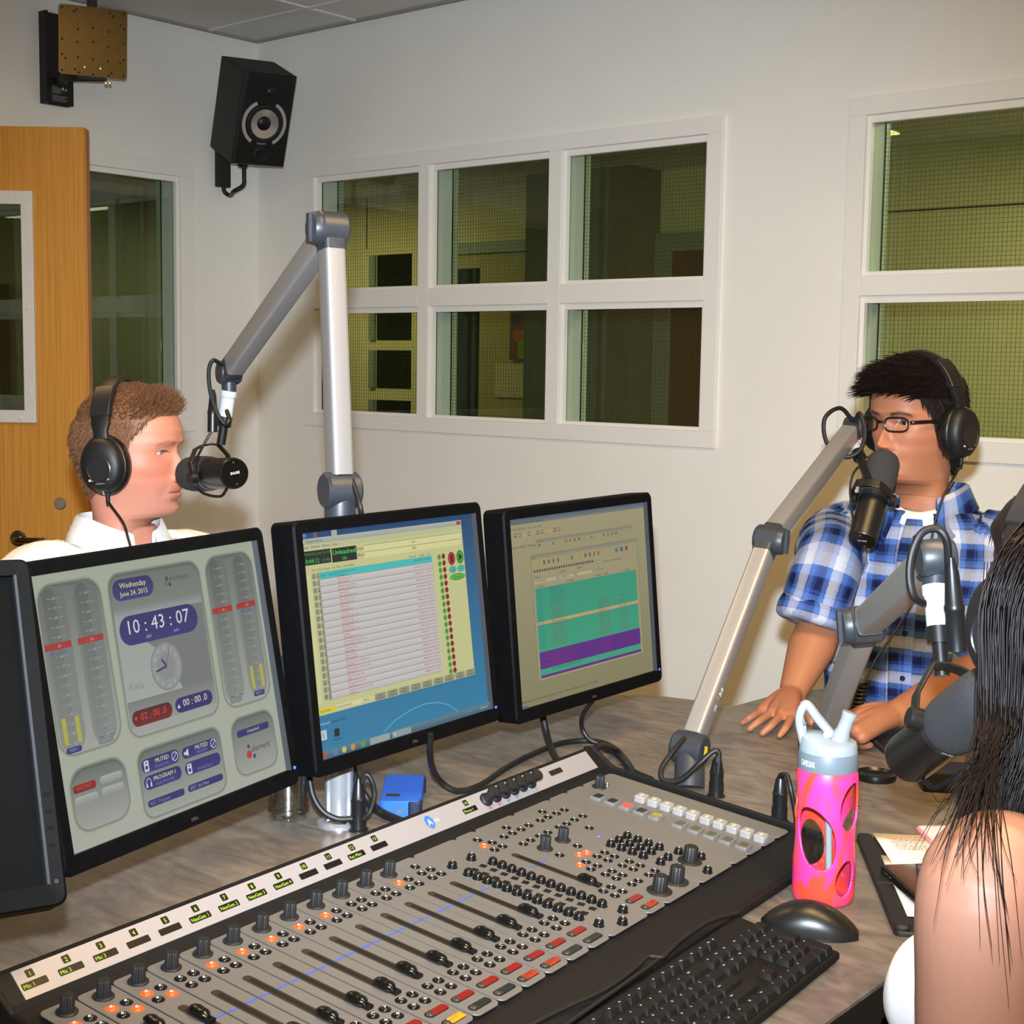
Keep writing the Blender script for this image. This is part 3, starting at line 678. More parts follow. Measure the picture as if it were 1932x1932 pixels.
# ---- meter strip with label windows, logo and soft knobs
ang = math.atan2(19, 25.5)
SM = T(0, .0445, -.0004) @ RX(ang)     # strip frame: x=u, y up the slope, z out
strip = MB(SM @ MM).box2((-13.6, 0.5, 0), (966, 31, 1.2)).build('label_strip', M_CSTRIP, con, smooth=0)
cv = Canvas(979.6, 30.5, .9796, .0305, .0013, 1e-5, flat=True)
def su(u): return u+13.6
M_LED = (150, 190, 40)
names = ['Mic 1', 'Mic 2', 'Mic 3', '', '', 'NexGen 1', 'NexGen 2', 'NexGen 3', 'NexGen 4', '', '', 'Rec Mini', '']
for k in range(13):
    x = su(k*40.4+3)
    cv.rrect(x-4.6, 3.4, 8.6, 8.2, 1.2, (16, 20, 12)); cv.text(str(k+1), x-.3, 10, 4.6, M_LED, align='c')
    cv.rrect(x-14.5, 14.8, 28, 7.4, 1.2, (14, 13, 12))
    if names[k]: cv.text(names[k], x-12.5, 20.7, 4.1, (140, 178, 40))
    cv.line(x+19.3, .5, x+19.3, 30, .35, (150, 146, 146))
x = su(588); cv.ell(x, 14, 7.5, 9.5, (52, 96, 200)); cv.text('A', x-4.5, 18.5, 9, (225, 228, 236)); cv.text('xia', x+8, 17, 6, (170, 178, 200))
x = su(668); cv.rrect(x-4.6, 3.4, 8.6, 8.2, 1.2, (16, 20, 12)); cv.text('14', x-.3, 10, 4.4, M_LED, align='c'); cv.rrect(x-14.5, 14.8, 28, 7.4, 1.2, (14, 13, 12)); cv.text('Phone 1', x-12.5, 20.7, 4.1, (140, 178, 40))
for k, c in enumerate(((180, 60, 70), (180, 60, 70), (70, 100, 190), (70, 100, 190), (60, 180, 170), (60, 180, 170))): cv.ell(su(704+k*20.3), 26.5, 1.8, 1.8, c, 12)
for k in (690, 824, 845, 902, 925): cv.line(su(k), .5, su(k), 30, .35, (140, 138, 138))
cv.rrect(su(858), 9, 30, 8, 1, (30, 26, 24))
cv.build('strip_print', mat_attr('strip_print', rough=.35), strip, SM @ T((966-13.6)/2*.001, .01575, 0))['kind'] = 'stuff'
def fn_soft(mb): mb.lathe([(9.6, 0), (9.6, 3), (8.8, 4), (6.6, 5), (6.2, 13), (7.6, 16), (8.6, 19), (8.0, 21.5), (0.01, 22)], 24)
SOFT = src(fn_soft, 'soft_knob', M_KNOB)
for k in range(6):
    o = link('soft_knob', SOFT, strip); o.matrix_local = SM @ T((706+k*20.3)*.001, .017, .0012)
# ================================================================== monitors
M_BEZ = mat('monitor_black', (8, 8, 9), .55, spec=.07, var=.15, vs=60)
M_BEZG = mat('monitor_gloss_edge', (52, 55, 60), .25, var=0)
M_SCR = mat_attr('screen_display', emit=.88, rough=.5, spec=.06)
def mon_matrix(p, yaw, pit, rol=0): return T(*p) @ RZ(yaw) @ RX(pit) @ RY(rol)
SW, SH = .3763, .3011
def make_monitor(label, M, screen_off=False):
    t = thing('monitor', label, 'monitor', M, 'black computer monitors above the console')
    bw, bt, bb = .0165, .0165, .0205; W = SW+2*bw; x0, x1 = -SW/2-bw, SW/2+bw; z0, z1 = -SH/2-bb, SH/2+bt
    out = [(p[0], p[1]+(z0+z1)/2) for p in rrect_pts(x1-x0, z1-z0, .010, 6)]
    inn = rrect_pts(SW, SH, .0005, 6)
    n = len(out); R = Matrix(((1, 0, 0, 0), (0, 0, -1, 0), (0, 1, 0, 0), (0, 0, 0, 1)))  # XY->XZ facing -Y
    mb = MB()
    L = [[(p[0], .034, p[1]) for p in out], [(p[0], -.005, p[1]) for p in out], [(p[0]*.988, -.008, p[1]*.988-.0002) for p in out], [(p[0], -.0065, p[1]) for p in inn], [(p[0], .002, p[1]) for p in inn]]
    mb.loft([l[::-1] for l in L], caps=False)
    mb.build('bezel', M_BEZ, t, smooth=30)
    mb = MB(); mb.loft([[(p[0]*k, y, p[1]*k) for p in out] for k, y in ((.995, .030), (.97, .040), (.8, .055), (.55, .060))])
    mb.build('back_cover', M_BEZ, t, smooth=30)
    MB().box2((SW/2-.0005, -.0072, -SH/2), (SW/2+.0022, .001, SH/2)).build('inner_edge', M_BEZG, t, smooth=0)
    sc = MB().box2((-SW/2, .0, -SH/2), (SW/2, .003, SH/2)).build('screen', mat('screen_off', (5, 5, 6), .5, spec=.05), t, smooth=0)
    lg = Canvas(60, 12, .030, .006, .0079); lg.text('DELL', 30, 10, 8, (82, 78, 76), align='c'); lg.build('logo', mat_attr('bezel_print', rough=.4), t, T(0, 0, z0+bb*.45))
    MB().lathe([(.0022, 0), (.0022, .001)], 12, True, T(SW/2+bw*.45, -.0078, z0+.022) @ RX(math.pi/2)).build('power_led', mat('led_off', (12, 12, 14), .4) if screen_off else mat('blue_led', (60, 90, 255), .3, emit=(60, 90, 255), es=1.5), t)
    for i in range(4): MB().box((SW/2+bw*.5, -.008, -SH/2+.035+.016*i), (.006, .0012, .003)).build('menu_button', M_BEZ, t, smooth=0)
    MB().box2((-.05, .058, -.05), (.05, .075, .05)).build('vesa_mount', mat('mount_grey', (60, 62, 66), .5), t, smooth=0, bevel=.004)
    return t, sc
MON1 = mon_matrix((3.5287, -3.0342, 1.011), 1.7831, -.1832, -.0034)
MON2 = mon_matrix((3.4878, -2.6077, 1.0164), 1.6614, -.1314, .0038)
MON3 = mon_matrix((3.4681, -2.1543, 1.002), 1.5865, -.0945, -.0129)
m1, s1 = make_monitor('monitor showing a grey audio meter page with clock 10:43:07', MON1)
m2, s2 = make_monitor('monitor showing a white playlist with red text and green buttons', MON2)
m3, s3 = make_monitor('monitor showing a teal and purple schedule table', MON3)

# ---- screen 1: meters and clock
c = Canvas(1280, 1024, SW, SH, .0003)
BG = (160, 168, 148)
c.rect(0, 0, 1280, 1024, BG, (168, 172, 158))
def well(x, y, w, h, r, a=(92, 97, 92), b_=(158, 162, 154)):
    for i, k in ((0, 150), (4, 135), (8, 115)): c.rrect(x-10+i, y-10+i, w+20-2*i, h+20-2*i, r+8-i, (k-4, k+2, k-12))
    c.rrect(x, y, w, h, r, a, b_)
    c.rrect(x+8, y+12, w-10, h-12, r, tuple(v+14 for v in a), b_)
def meter(x, w, lab, bars=False, on=False):
    c.rrect(x, 46, w, 620, 62, (100, 104, 100), (134, 139, 133))
    c.rrect(x+w*.12, 52, w*.5, 600, 40, (86, 91, 88), (128, 132, 128))
    for i in range(16):
        y = 92+i*36
        if abs(y-268) > 14:
            c.text('-10-' if i % 2 else '-60-', x+w*.55, y+5, 11, (166, 172, 160), align='c'); c.line(x+w*.30, y, x+w*.40, y, 2, (160, 165, 155)); c.line(x+w*.70, y, x+w*.8, y, 2, (160, 165, 155))
    c.rect(x-8, 256, w+4, 24, (164, 38, 30)); c.text('-  -20-  -', x+w*.5, 274, 11, (222, 160, 140), align='c')
    if bars:
        for q in (.14, .66):
            c.rect(x+w*q, 534, 20, 98, (186, 178, 70))
            for j in range(12): c.rect(x+w*q, 538+j*8, 20, 2, (140, 134, 56))
    else:
        for q in (.2, .66): c.rect(x+w*q, 636, 22, 4, (70, 76, 190))
    c.rrect(x+w*.15, 644, w*.6, 22, 10, (44, 40, 110) if on else (120, 124, 118)); c.text(lab, x+w*.45, 660, 12, (140, 150, 200) if on else (150, 154, 148), align='c')
well(30, 42, 310, 630, 70); meter(36, 126, 'PGM 1', True, True); meter(196, 126, 'PGM 2')
c.rect(46, 290, 22, 4, (70, 76, 190)); c.rect(110, 290, 22, 4, (70, 76, 190))
well(948, 42, 300, 640, 70); meter(958, 122, 'PGM 3'); meter(1112, 122, 'PGM 4', True, True)
c.rect(1128, 290, 18, 4, (70, 76, 190)); c.rect(1178, 290, 18, 4, (70, 76, 190))
well(378, 44, 520, 636, 60)
c.rect(384, 176, 504, 366, (150, 155, 150), (160, 164, 158)); c.poly([(560, 176), (888, 176), (888, 542), (700, 542), (640, 400), (500, 300)], (112, 116, 114))
c.rect(384, 176, 504, 40, (118, 122, 118), (150, 155, 150))
c.rrect(396, 66, 226, 84, 40, (36, 30, 92), (52, 46, 118)); c.text('Wednesday', 509, 102, 22, (222, 220, 140), align='c'); c.text('June 24, 2015', 509, 134, 20, (222, 220, 140), align='c')
c.text('element', 716, 108, 26, (78, 78, 78)); c.ell(702, 96, 10, 10, (70, 70, 70)); c.ell(694, 116, 7, 7, (90, 90, 92)); c.ell(716, 120, 8, 8, (60, 60, 60))
c.rrect(400, 212, 450, 116, 58, (38, 32, 100), (46, 40, 112)); c.text('10 : 43 : 07', 625, 284, 56, (200, 214, 214), w=350, align='c'); c.text('AM', 540, 314, 14, (170, 180, 200)); c.text('NTP', 700, 314, 11, (170, 180, 200))
c.ell(627, 440, 90, 98, (128, 132, 130)); c.ell(627, 440, 82, 90, (142, 146, 143)); c.ell(627, 440, 50, 54, (132, 136, 134))
for i in range(12):
    a = math.pi*2*i/12; c.text(str(12 if i == 0 else i), 627+70*math.sin(a), 448-76*math.cos(a), 14, (190, 194, 190), align='c')
c.line(627, 440, 566, 452, 8, (40, 40, 96)); c.line(627, 440, 604, 408, 9, (40, 40, 96)); c.line(622, 452, 662, 356, 3, (150, 40, 40))
c.text('Axia', 400, 500, 34, (132, 136, 132)); c.rect(384, 542, 504, 100, (116, 120, 116), (144, 148, 142))
c.rrect(396, 580, 226, 62, 30, (74, 12, 10), (110, 16, 12)); c.text('02 : 00 .0', 516, 620, 28, (226, 52, 34), align='c'); c.poly([(408, 604), (426, 604), (417, 618)][::-1], (226, 52, 34))
c.rrect(640, 578, 226, 60, 30, (38, 32, 100)); c.text('00 : 00 .0', 760, 616, 28, (226, 222, 190), align='c'); c.poly([(652, 618), (670, 618), (661, 602)], (220, 220, 200))
well(392, 738, 478, 262, 50)
def pill(x, y, w, h, big, small, icon=None):
    c.rrect(x, y, w, h, 24, (40, 36, 104), (50, 46, 118))
    if big: c.text(big, x+w*.55, y+h*.48, 17, (226, 222, 160), align='c')
    if small: c.text(small, x+w*.55, y+h*.86, 12, (110, 120, 170), align='c')
    if icon == 'spk':
        c.rrect(x+14, y+6, 26, h-10, 5, (190, 205, 212)); c.ell(x+27, y+h*.62, 8, 8, (50, 50, 110)); c.ell(x+27, y+h*.28, 4, 4, (50, 50, 110))
    if icon == 'vol': c.poly([(x+12, y+h*.4), (x+22, y+h*.4), (x+38, y+6), (x+38, y+h-8), (x+22, y+h*.65), (x+12, y+h*.65)][::-1], (200, 210, 215))
    if icon == 'hp': c.ell(x+26, y+h*.45, 15, 17, (140, 160, 200)); c.ell(x+26, y+h*.5, 11, 14, (44, 40, 108)); c.rrect(x+10, y+h*.5, 8, 18, 3, (190, 205, 212)); c.rrect(x+34, y+h*.5, 8, 18, 3, (190, 205, 212))
def noring(x, y): c.ell(x, y, 19, 19, (180, 190, 205)); c.ell(x, y, 15, 15, (46, 42, 112)); c.line(x-12, y+12, x+12, y-12, 4, (180, 190, 205))
pill(406, 772, 212, 54, 'MUTED', 'MONITOR 1', 'spk'); noring(594, 798); pill(636, 778, 216, 46, 'MUTED', 'PREVIEW', 'vol'); noring(828, 800)
pill(406, 838, 212, 54, 'PROGRAM 1', 'HEADPHONES', 'hp'); pill(640, 840, 216, 52, '', 'MONITOR 2', 'spk')
c.rrect(410, 932, 208, 28, 12, (44, 42, 106)); c.text('REC  Program', 424, 953, 14, (120, 128, 160)); c.rrect(640, 930, 214, 28, 12, (44, 42, 106)); c.text('EXT  Air Mon', 656, 951, 14, (150, 160, 180))
well(950, 736, 270, 238, 60); c.rrect(978, 784, 214, 30, 12, (44, 40, 106)); c.text('Unleashed', 1085, 805, 14, (200, 198, 150), align='c')
c.text('element', 1056, 890, 28, (60, 60, 62)); c.ell(1038, 896, 17, 17, (176, 52, 46)); c.ell(1040, 862, 9, 9, (60, 60, 130)); c.ell(1070, 910, 10, 10, (60, 60, 130))
well(40, 728, 276, 228, 70); c.rrect(48, 782, 114, 30, 12, (150, 20, 18), (120, 16, 14)); c.text('RECORD', 105, 803, 14, (190, 70, 60), align='c')
for x, y, st in ((50, 826, 'TALK'), (184, 780, 'PREVIEW'), (184, 824, 'GUEST')): c.rrect(x, y, 114, 30, 12, (168, 171, 166), (140, 144, 138)); c.text(st, x+57, y+21, 13, (150, 153, 148), align='c')
c.build('display_image', M_SCR, s1)

# ---- screen 2: playlist
c = Canvas(1280, 1024, SW, SH, .0003)
c.rect(0, 0, 1280, 512, (24, 66, 110), (38, 106, 146)); c.rect(0, 512, 1280, 512, (38, 106, 146), (44, 126, 166))
c.ell(30, 14, 16, 10, (90, 120, 190)); c.rrect(90, 4, 26, 22, 4, (110, 90, 80)); c.rrect(210, 2, 38, 26, 4, (170, 172, 160))
c.rect(2, 28, 1184, 800, (196, 197, 140)); c.rect(2, 28, 1184, 26, (176, 182, 176), (160, 164, 146)); c.text('Control Room', 40, 47, 13, (50, 54, 52)); c.rrect(14, 34, 12, 16, 2, (220, 220, 215)); c.rrect(1146, 32, 34, 18, 4, (176, 60, 48))
c.rect(2, 56, 1184, 22, (188, 190, 146)); c.text('Mode   Window   Options   Help', 16, 73, 12, (50, 54, 50))
c.rect(10, 84, 184, 64, (8, 16, 12)); c.text('Wednesday, June 24, 2015', 16, 103, 12, (36, 150, 52)); c.text('10:44:12', 16, 141, 22, (40, 210, 60)); c.text('(15:48)', 134, 138, 13, (36, 160, 52))
c.rect(200, 86, 170, 65, (8, 16, 12)); c.text('Unleashed', 285, 116, 22, (60, 230, 80), w=156, align='c'); c.text('Idle', 285, 144, 18, (40, 190, 60), align='c')
c.text('Event', 376, 110, 15, (52, 54, 40)); c.text('Block', 376, 140, 15, (52, 54, 40))
for y, st, hh in ((90, 'Idle', 12), (122, 'Idle', 17)): c.rect(424, y, 750, 30, (214, 212, 150)); c.rect(424, y, 750, 2, (120, 120, 90)); c.text(st, 792, y+21, hh, (70, 60, 40), align='c')
c.text('Pos  # Cue Status   Air Time   Description', 60, 178, 12, (70, 70, 60)); c.text('Event #     Length    Out', 748, 182, 12, (70, 70, 60))
c.rect(14, 190, 34, 590, (204, 206, 150))
c.rect(96, 186, 826, 582, (150, 148, 140))
titles = ['I know handle me now', 'The Roots', 'Hollow mine', 'Kings of Leon', 'Monster jackson', '53-when I come around', 'Green Day', '53-hey there delilah now', 'Plain white Ts', '53-just a dream now', 'Nelly', '53-dynamite now', 'Taio Cruz', '53-play that funky music', 'Vanilla Ice', '53-walk this way now', 'Run DMC', '53-enter sandman now', 'Metallica', '53-lazy afternoon now', '53-use somebody now']
for k in range(18):
    y = 188+k*32.2
    if k == 0: c.rect(104, y, 814, 28, (52, 190, 184)); c.text('Open   10:23:25', 112, y+19, 12, (30, 80, 80))
    else: c.rrect(104, y, 814, 29, 4, (204, 200, 198), (188, 184, 182))
    tc_ = (190, 52, 44) if k else (60, 70, 70)
    c.text(titles[(k*2) % 21]+(' now' if k % 3 else ''), 222, y+13, 10, tc_); c.text(titles[(k*2+1) % 21], 222, y+26, 9, tc_); c.line(222, y+28, 300, y+28, 1, tc_)
    c.text('0064%d25-001  03:%02d:%02d' % (k % 9, (k*7) % 60, (k*13) % 60), 780, y+15, 10, tc_)
    c.rrect(56, y, 26, 26, 3, (146, 146, 118)); c.text(str((k+1) % 10), 69, y+19, 13, (60, 62, 52), align='c'); c.rrect(86, y, 16, 26, 3, (146, 146, 118)); c.text('Q', 94, y+19, 10, (60, 62, 52), align='c')
    c.ell(980, 200+k*34, 14, 14, (46, 120, 40)); c.ell(980, 200+k*34, 11, 11, (96, 180, 70)); c.poly([(976, 193+k*34), (987, 200+k*34), (976, 207+k*34)][::-1], (20, 40, 20))
    c.ell(1014, 199+k*34, 14, 14, (130, 24, 22)); c.ell(1014, 199+k*34, 9, 9, (170, 40, 36)); c.rect(1009, 194+k*34, 10, 10, (70, 14, 14))
c.ell(1068, 216, 30, 34, (150, 30, 26)); c.ell(1068, 216, 24, 28, (184, 48, 40)); c.rrect(1058, 196, 20, 42, 3, (60, 14, 12))
c.ell(1138, 214, 30, 34, (30, 110, 34)); c.ell(1138, 214, 25, 29, (48, 160, 50)); c.poly([(1128, 194), (1156, 214), (1128, 234)][::-1], (14, 40, 16))
for x in (1070, 1138): c.ell(x, 272, 30, 17, (40, 140, 130)); c.ell(x, 272, 26, 13, (70, 180, 170))
c.text('Load', 1070, 278, 11, (20, 60, 60), align='c'); c.text('Cue', 1138, 278, 11, (20, 60, 60), align='c'); c.ell(1104, 312, 62, 17, (40, 130, 36)); c.ell(1104, 312, 56, 13, (86, 180, 60)); c.text('Transition', 1104, 318, 12, (30, 70, 24), align='c')
c.rect(10, 796, 112, 22, (214, 204, 40)); c.text('Log Loaded', 20, 812, 11, (70, 66, 20)); c.rect(126, 796, 180, 20, (214, 212, 160)); c.text('Unleashed Default', 130, 811, 10, (60, 60, 50)); c.rect(310, 796, 76, 20, (206, 204, 150)); c.text('Macro', 316, 811, 10, (60, 60, 50))
for i, st in enumerate(('Event', 'Update', 'Resync', 'Macro', 'Restore', 'Reset', 'Cue', 'Find', 'Reset')): c.rrect(394+i*88, 792, 78, 32, 3, (150, 150, 128), (136, 136, 112)); c.text(st, 433+i*88, 804, 10, (60, 60, 50), align='c'); c.text('History', 433+i*88, 818, 9, (60, 60, 50), align='c')
pts = [(430, 980), (520, 940), (640, 912), (760, 902), (860, 914), (940, 942), (1010, 990)]
for (xa, ya), (xb, yb) in zip(pts, pts[1:]): c.line(xa, ya, xb, yb, 5, (96, 168, 196))
c.text('Audiovault', 6, 868, 11, (180, 210, 225)); c.text('Google Chrome', 84, 868, 11, (14, 30, 40)); c.rrect(96, 900, 34, 36, 4, (18, 20, 22)); c.text('Calculator', 80, 952, 11, (14, 30, 40)); c.rrect(6, 892, 40, 44, 4, (196, 200, 205)); c.text('S', 16, 926, 24, (60, 90, 150))
c.rect(0, 986, 1280, 38, (96, 128, 140), (60, 92, 110))
for x, cc in ((18, (190, 70, 50)), (92, (70, 130, 200)), (150, (200, 190, 120)), (210, (210, 140, 60)), (280, (80, 160, 70))): c.ell(x, 1004, 15, 14, cc)
c.rect(330, 990, 140, 30, (150, 166, 160)); c.rect(490, 990, 140, 30, (140, 158, 160)); c.text('X', 500, 1012, 18, (230, 235, 235)); c.text('10:44 AM', 1190, 1010, 12, (180, 196, 200)); c.text('- - -', 1090, 1010, 14, (190, 205, 210))
c.build('display_image', M_SCR, s2)

# ---- screen 3: schedule table
c = Canvas(1280, 1024, SW, SH, .0003)
c.rect(0, 0, 1280, 1024, (158, 150, 116), (134, 128, 96)); c.rect(0, 0, 1280, 34, (70, 92, 120), (120, 124, 116)); c.text('Automation Control Center - Unleashed', 30, 30, 12, (40, 46, 46)); c.text('File  Edit  Operations  View  Tools  Help', 14, 62, 12, (60, 58, 46))
cols = [(168, 158, 60), (92, 90, 80), (150, 88, 72), (166, 156, 78), (104, 104, 116), (164, 146, 70), (96, 94, 84), (146, 84, 72), (160, 150, 70)]
for i in range(12): c.rrect(14+i*38, 78, 20, 22, 4, cols[i % 9]); c.rect(19+i*38, 84, 9, 8, (190, 184, 150))
c.text('Welcome, WZLR1. CFM (Default)', 16, 160, 12, (40, 36, 30))
c.rect(228, 128, 920, 46, (150, 146, 116)); c.rect(228, 128, 920, 18, (128, 128, 112), (140, 136, 112)); c.text('Inventory', 240, 143, 11, (60, 60, 50))
for i in range(20): c.rrect(252+i*40, 153, 15, 15, 4, cols[(i*4+1) % 9])
c.rect(177, 210, 1010, 692, (110, 106, 88)); c.rect(180, 212, 1004, 688, (156, 148, 114)); c.rect(180, 212, 1004, 22, (132, 130, 112), (146, 140, 112)); c.text('Log', 190, 228, 12, (60, 60, 50))
for i in range(16): c.rrect(198+i*42, 246, 16, 24, 4, cols[(i*5) % 9])
for i in range(3): c.rrect(960+i*50, 246, 26, 26, 3, ((70, 130, 70), (70, 90, 140), (150, 70, 60))[i])
for i in range(25): c.rrect(196+i*22, 292, 12, 14, 2, (60, 56, 48))
c.text('Station', 196, 336, 12, (40, 38, 30)); c.text('Log Date', 420, 330, 12, (40, 38, 30)); c.text('Display', 580, 326, 12, (40, 38, 30))
for x, w, st in ((196, 210, 'UNLEASHED'), (420, 140, '06/24/2015'), (580, 160, '')): c.rect(x, 342, w, 24, (176, 168, 132)); c.rect(x, 342, w, 2, (100, 96, 80)); c.text(st, x+8, 360, 12, (70, 66, 50)); c.rect(x+w-14, 346, 10, 16, (130, 126, 104))
c.rrect(752, 300, 78, 52, 4, (110, 106, 88)); c.rrect(755, 303, 72, 46, 4, (164, 156, 122)); c.text('Hide log', 791, 324, 11, (60, 56, 44), align='c'); c.text('edits', 791, 341, 11, (60, 56, 44), align='c'); c.text('This is a summary of the log', 840, 316, 11, (80, 76, 60))
c.text('Start Time', 214, 388, 11, (50, 46, 36)); c.text('Description', 480, 388, 11, (50, 46, 36)); c.text('Number     Length', 756, 388, 11, (50, 46, 36)); c.text('Comment', 1030, 388, 11, (50, 46, 36))
c.rect(194, 394, 960, 482, (50, 148, 118), (58, 158, 124))
for i in range(28):
    y = 410+i*16.6
    if i == 11: c.rect(194, y-14, 960, 17, (186, 160, 110))
    tcol = (32, 82, 120) if i < 6 else (120, 60, 50)
    if y < 742:
        c.text('10:%02d:%02d' % (i*2 % 60, i*17 % 60), 206, y, 10, (44, 96, 130))
        c.text(['CHK SPO Break', 'HOOK play that funky', 'LINER over the top now', '53-use somebody now', 'SWEEP use it or lose'][i % 5], 320, y, 10, tcol)
        if i > 6: c.text('0064%d25-001  0:%02d' % (i % 10, i*11 % 60), 760, y, 10, tcol)
        if i > 6 and i % 4: c.text(['53% Running now', '40% red hot', '50% Metallica', '53% sandstorm'][i % 4], 960, y, 10, tcol)
c.rect(194, 744, 960, 94, (92, 34, 130))
for i in range(6): c.text('0024%d0-001  live event hour   commercial spot' % i, 230+(i % 2)*60, 760+i*15, 9, (140, 44, 90)); c.text('0%d:30   ad copy' % i, 780, 760+i*15, 9, (140, 44, 90))
c.text('CHK   Break the unscheduled hour event', 300, 852, 11, (40, 60, 90)); c.rect(194, 872, 960, 14, (96, 32, 128))
c.text('Wednesday, event id 4, automatic, playing, all stations, 3:01, and inventory, 4 hours, 12:14, 487.23', 14, 994, 13, (60, 56, 40), w=690); c.rect(0, 1010, 60, 14, (50, 110, 120)); c.text('M3', 1150, 380, 10, (150, 142, 108))
c.build('display_image', M_SCR, s3)

# ---- fourth monitor, dark, at the end of the row
pTR = dep(52, 1052, 1.43); pBR = dep(126, 1705, 1.335)
zz = (pTR-pBR).normalized(); xx = Vector((.30, .954, 0)); xx = (xx - zz*xx.dot(zz)).normalized(); yy = zz.cross(xx)
mid = (pTR+pBR)/2 - xx*(SW/2+.0165)
MON0 = frame(mid, xx, yy, zz)
make_monitor('switched off black monitor at the end of the row', MON0, True)
# ================================================================== microphone arms
M_ALU = mat('arm_aluminium', (152, 149, 148), .38, metal=.55, var=.02, vs=400)
M_ALUG = mat('arm_groove', (110, 108, 110), .45, metal=.5, var=.02)
M_JNT = mat('arm_joint_grey', (44, 47, 53), .42, var=.06, vs=120)
M_COLLAR = mat('white_collar', (176, 180, 190), .35, var=.02)
M_MIC = mat('mic_body_black', (22, 21, 21), .36, var=.08, vs=300)
M_FOAM = mat('mic_foam', (50, 50, 52), .95, var=.3, vs=900, bump=.8, bs=1500)
M_CABLE = mat('cable_black', (16, 16, 17), .5, var=.05)
M_XLR = mat('xlr_black', (20, 21, 23), .35, var=.08)
M_CHROME = mat('chrome', (200, 200, 205), .18, metal=1, var=0)
def seg_mesh(mb, p, q, n, w, t, r=.006):
    z = (q-p).normalized(); n = (n - z*n.dot(z)).normalized(); m = z.cross(n)
    P = rrect_pts(w, t, r, 4)
    mb.loft([[c + n*a + m*b for a, b in P] for c in (p, q)])
def joint_mesh(mb, c, n, r, L):
    mb.lathe([(r*.86, -L/2-.006), (r, -L/2-.002), (r, L/2+.002), (r*.86, L/2+.006)], 32, True, axis_frame(c, c+n))
def knob_mesh(mb, c, n, r):
    mb.lathe([(r, 0), (r*.97, .006), (r*.88, .010)], 28, True, axis_frame(c, c+n))
    z = n.normalized(); up = Vector((0, 0, 1)); s = up.cross(z).normalized(); u2 = z.cross(s)
    f = frame(c+z*.011, s, u2, z); mb2 = [f @ Vector(v) for v in [(x, y, zz) for zz in (-.002, .004) for x, y in ((-.005, -r*.85), (.005, -r*.85), (.005, r*.85), (-.005, r*.85))]]
    mb.add(mb2, [(0, 3, 2, 1), (4, 5, 6, 7), (0, 1, 5, 4), (1, 2, 6, 5), (2, 3, 7, 6), (3, 0, 4, 7)])
def xlr_mesh(mb, base, top, r=.0095):
    """cable connector: thick end at base, tapering boot to top"""
    d = Vector(top)-Vector(base); L = d.length
    mb.lathe([(r, 0), (r, L*.42), (r*1.06, L*.43), (r*1.06, L*.48), (r*.96, L*.5), (r*.7, L*.85), (r*.38, L*.97), (r*.36, L)], 20, True, axis_frame(base, top))
def make_arm(label, A1, A2, A3, drop, base=None, pole_top=None, cable=None, knob_side=1, w=.031, t=.036, decal=None, label_pole=None):
    root = thing('microphone_stand', label, 'microphone stand', T(*(base or A1)))
    inv = T(*(base or A1)).inverted()
    n = (A2-A1).cross(A3-A2).normalized()
    if n.dot(CAM-A2) < 0: n = -n
    def P(name, m, fn, par=root, **k):
        mb = MB(inv); fn(mb); return mb.build(name, m, par, **k)
    if base is not None:
        P('base_socket', M_JNT, lambda mb: mb.lathe([(.0235, 0), (.0235, .052), (.022, .056), (.0215, (A1-base).length-.02)], 32, True, axis_frame(base, A1)))
    P('base_joint', M_JNT, lambda mb: (joint_mesh(mb, A1, n, .026, .040), mb.lathe([(.0225, -.045), (.0225, -.01), (.019, .005)], 28, True, axis_frame(A1, A1+Vector((0, 0, 1))))), smooth=40)
    d1 = (A2-A1).normalized(); d2 = (A3-A2).normalized()
    lo = P('lower_arm', M_ALU, lambda mb: seg_mesh(mb, A1+d1*.022, A2-d1*.020, n, w, t), smooth=50)
    P('elbow_joint', M_JNT, lambda mb: (joint_mesh(mb, A2, n, .0245, w), seg_mesh(mb, A2-d1*.030, A2, n, w*1.06, t*1.05), seg_mesh(mb, A2, A2+d2*.026, n, w*1.06, t*1.05)), smooth=40)
    P('elbow_knob', M_JNT, lambda mb: knob_mesh(mb, A2+n*(w/2+.005), n, .0235), smooth=40)
    up = P('upper_arm', M_ALU, lambda mb: seg_mesh(mb, A2+d2*.022, A3-d2*.012, n, w, t), smooth=50)
    P('end_joint', M_JNT, lambda mb: (joint_mesh(mb, A3, n, .020, w*.8), seg_mesh(mb, A3-d2*.03, A3, n, w*1.0, t*1.02), mb.cyl(A3, A3+Vector((0, 0, -.034)), .0125)), smooth=40)
    B = A3+Vector((0, 0, -.030)); Cc = Vector(drop)
    dd = (Cc-B).normalized()
    P('collar', M_COLLAR, lambda mb: mb.lathe([(.0135, 0), (.0135, .010), (.0118, .012), (.0118, .044), (.0100, .046)], 24, True, axis_frame(B, B+dd)))
    P('stem', M_MIC, lambda mb: (mb.cyl(B+dd*.044, B+dd*.062, .0125), mb.cyl(B+dd*.055, Cc, .0078)))
    return root, n
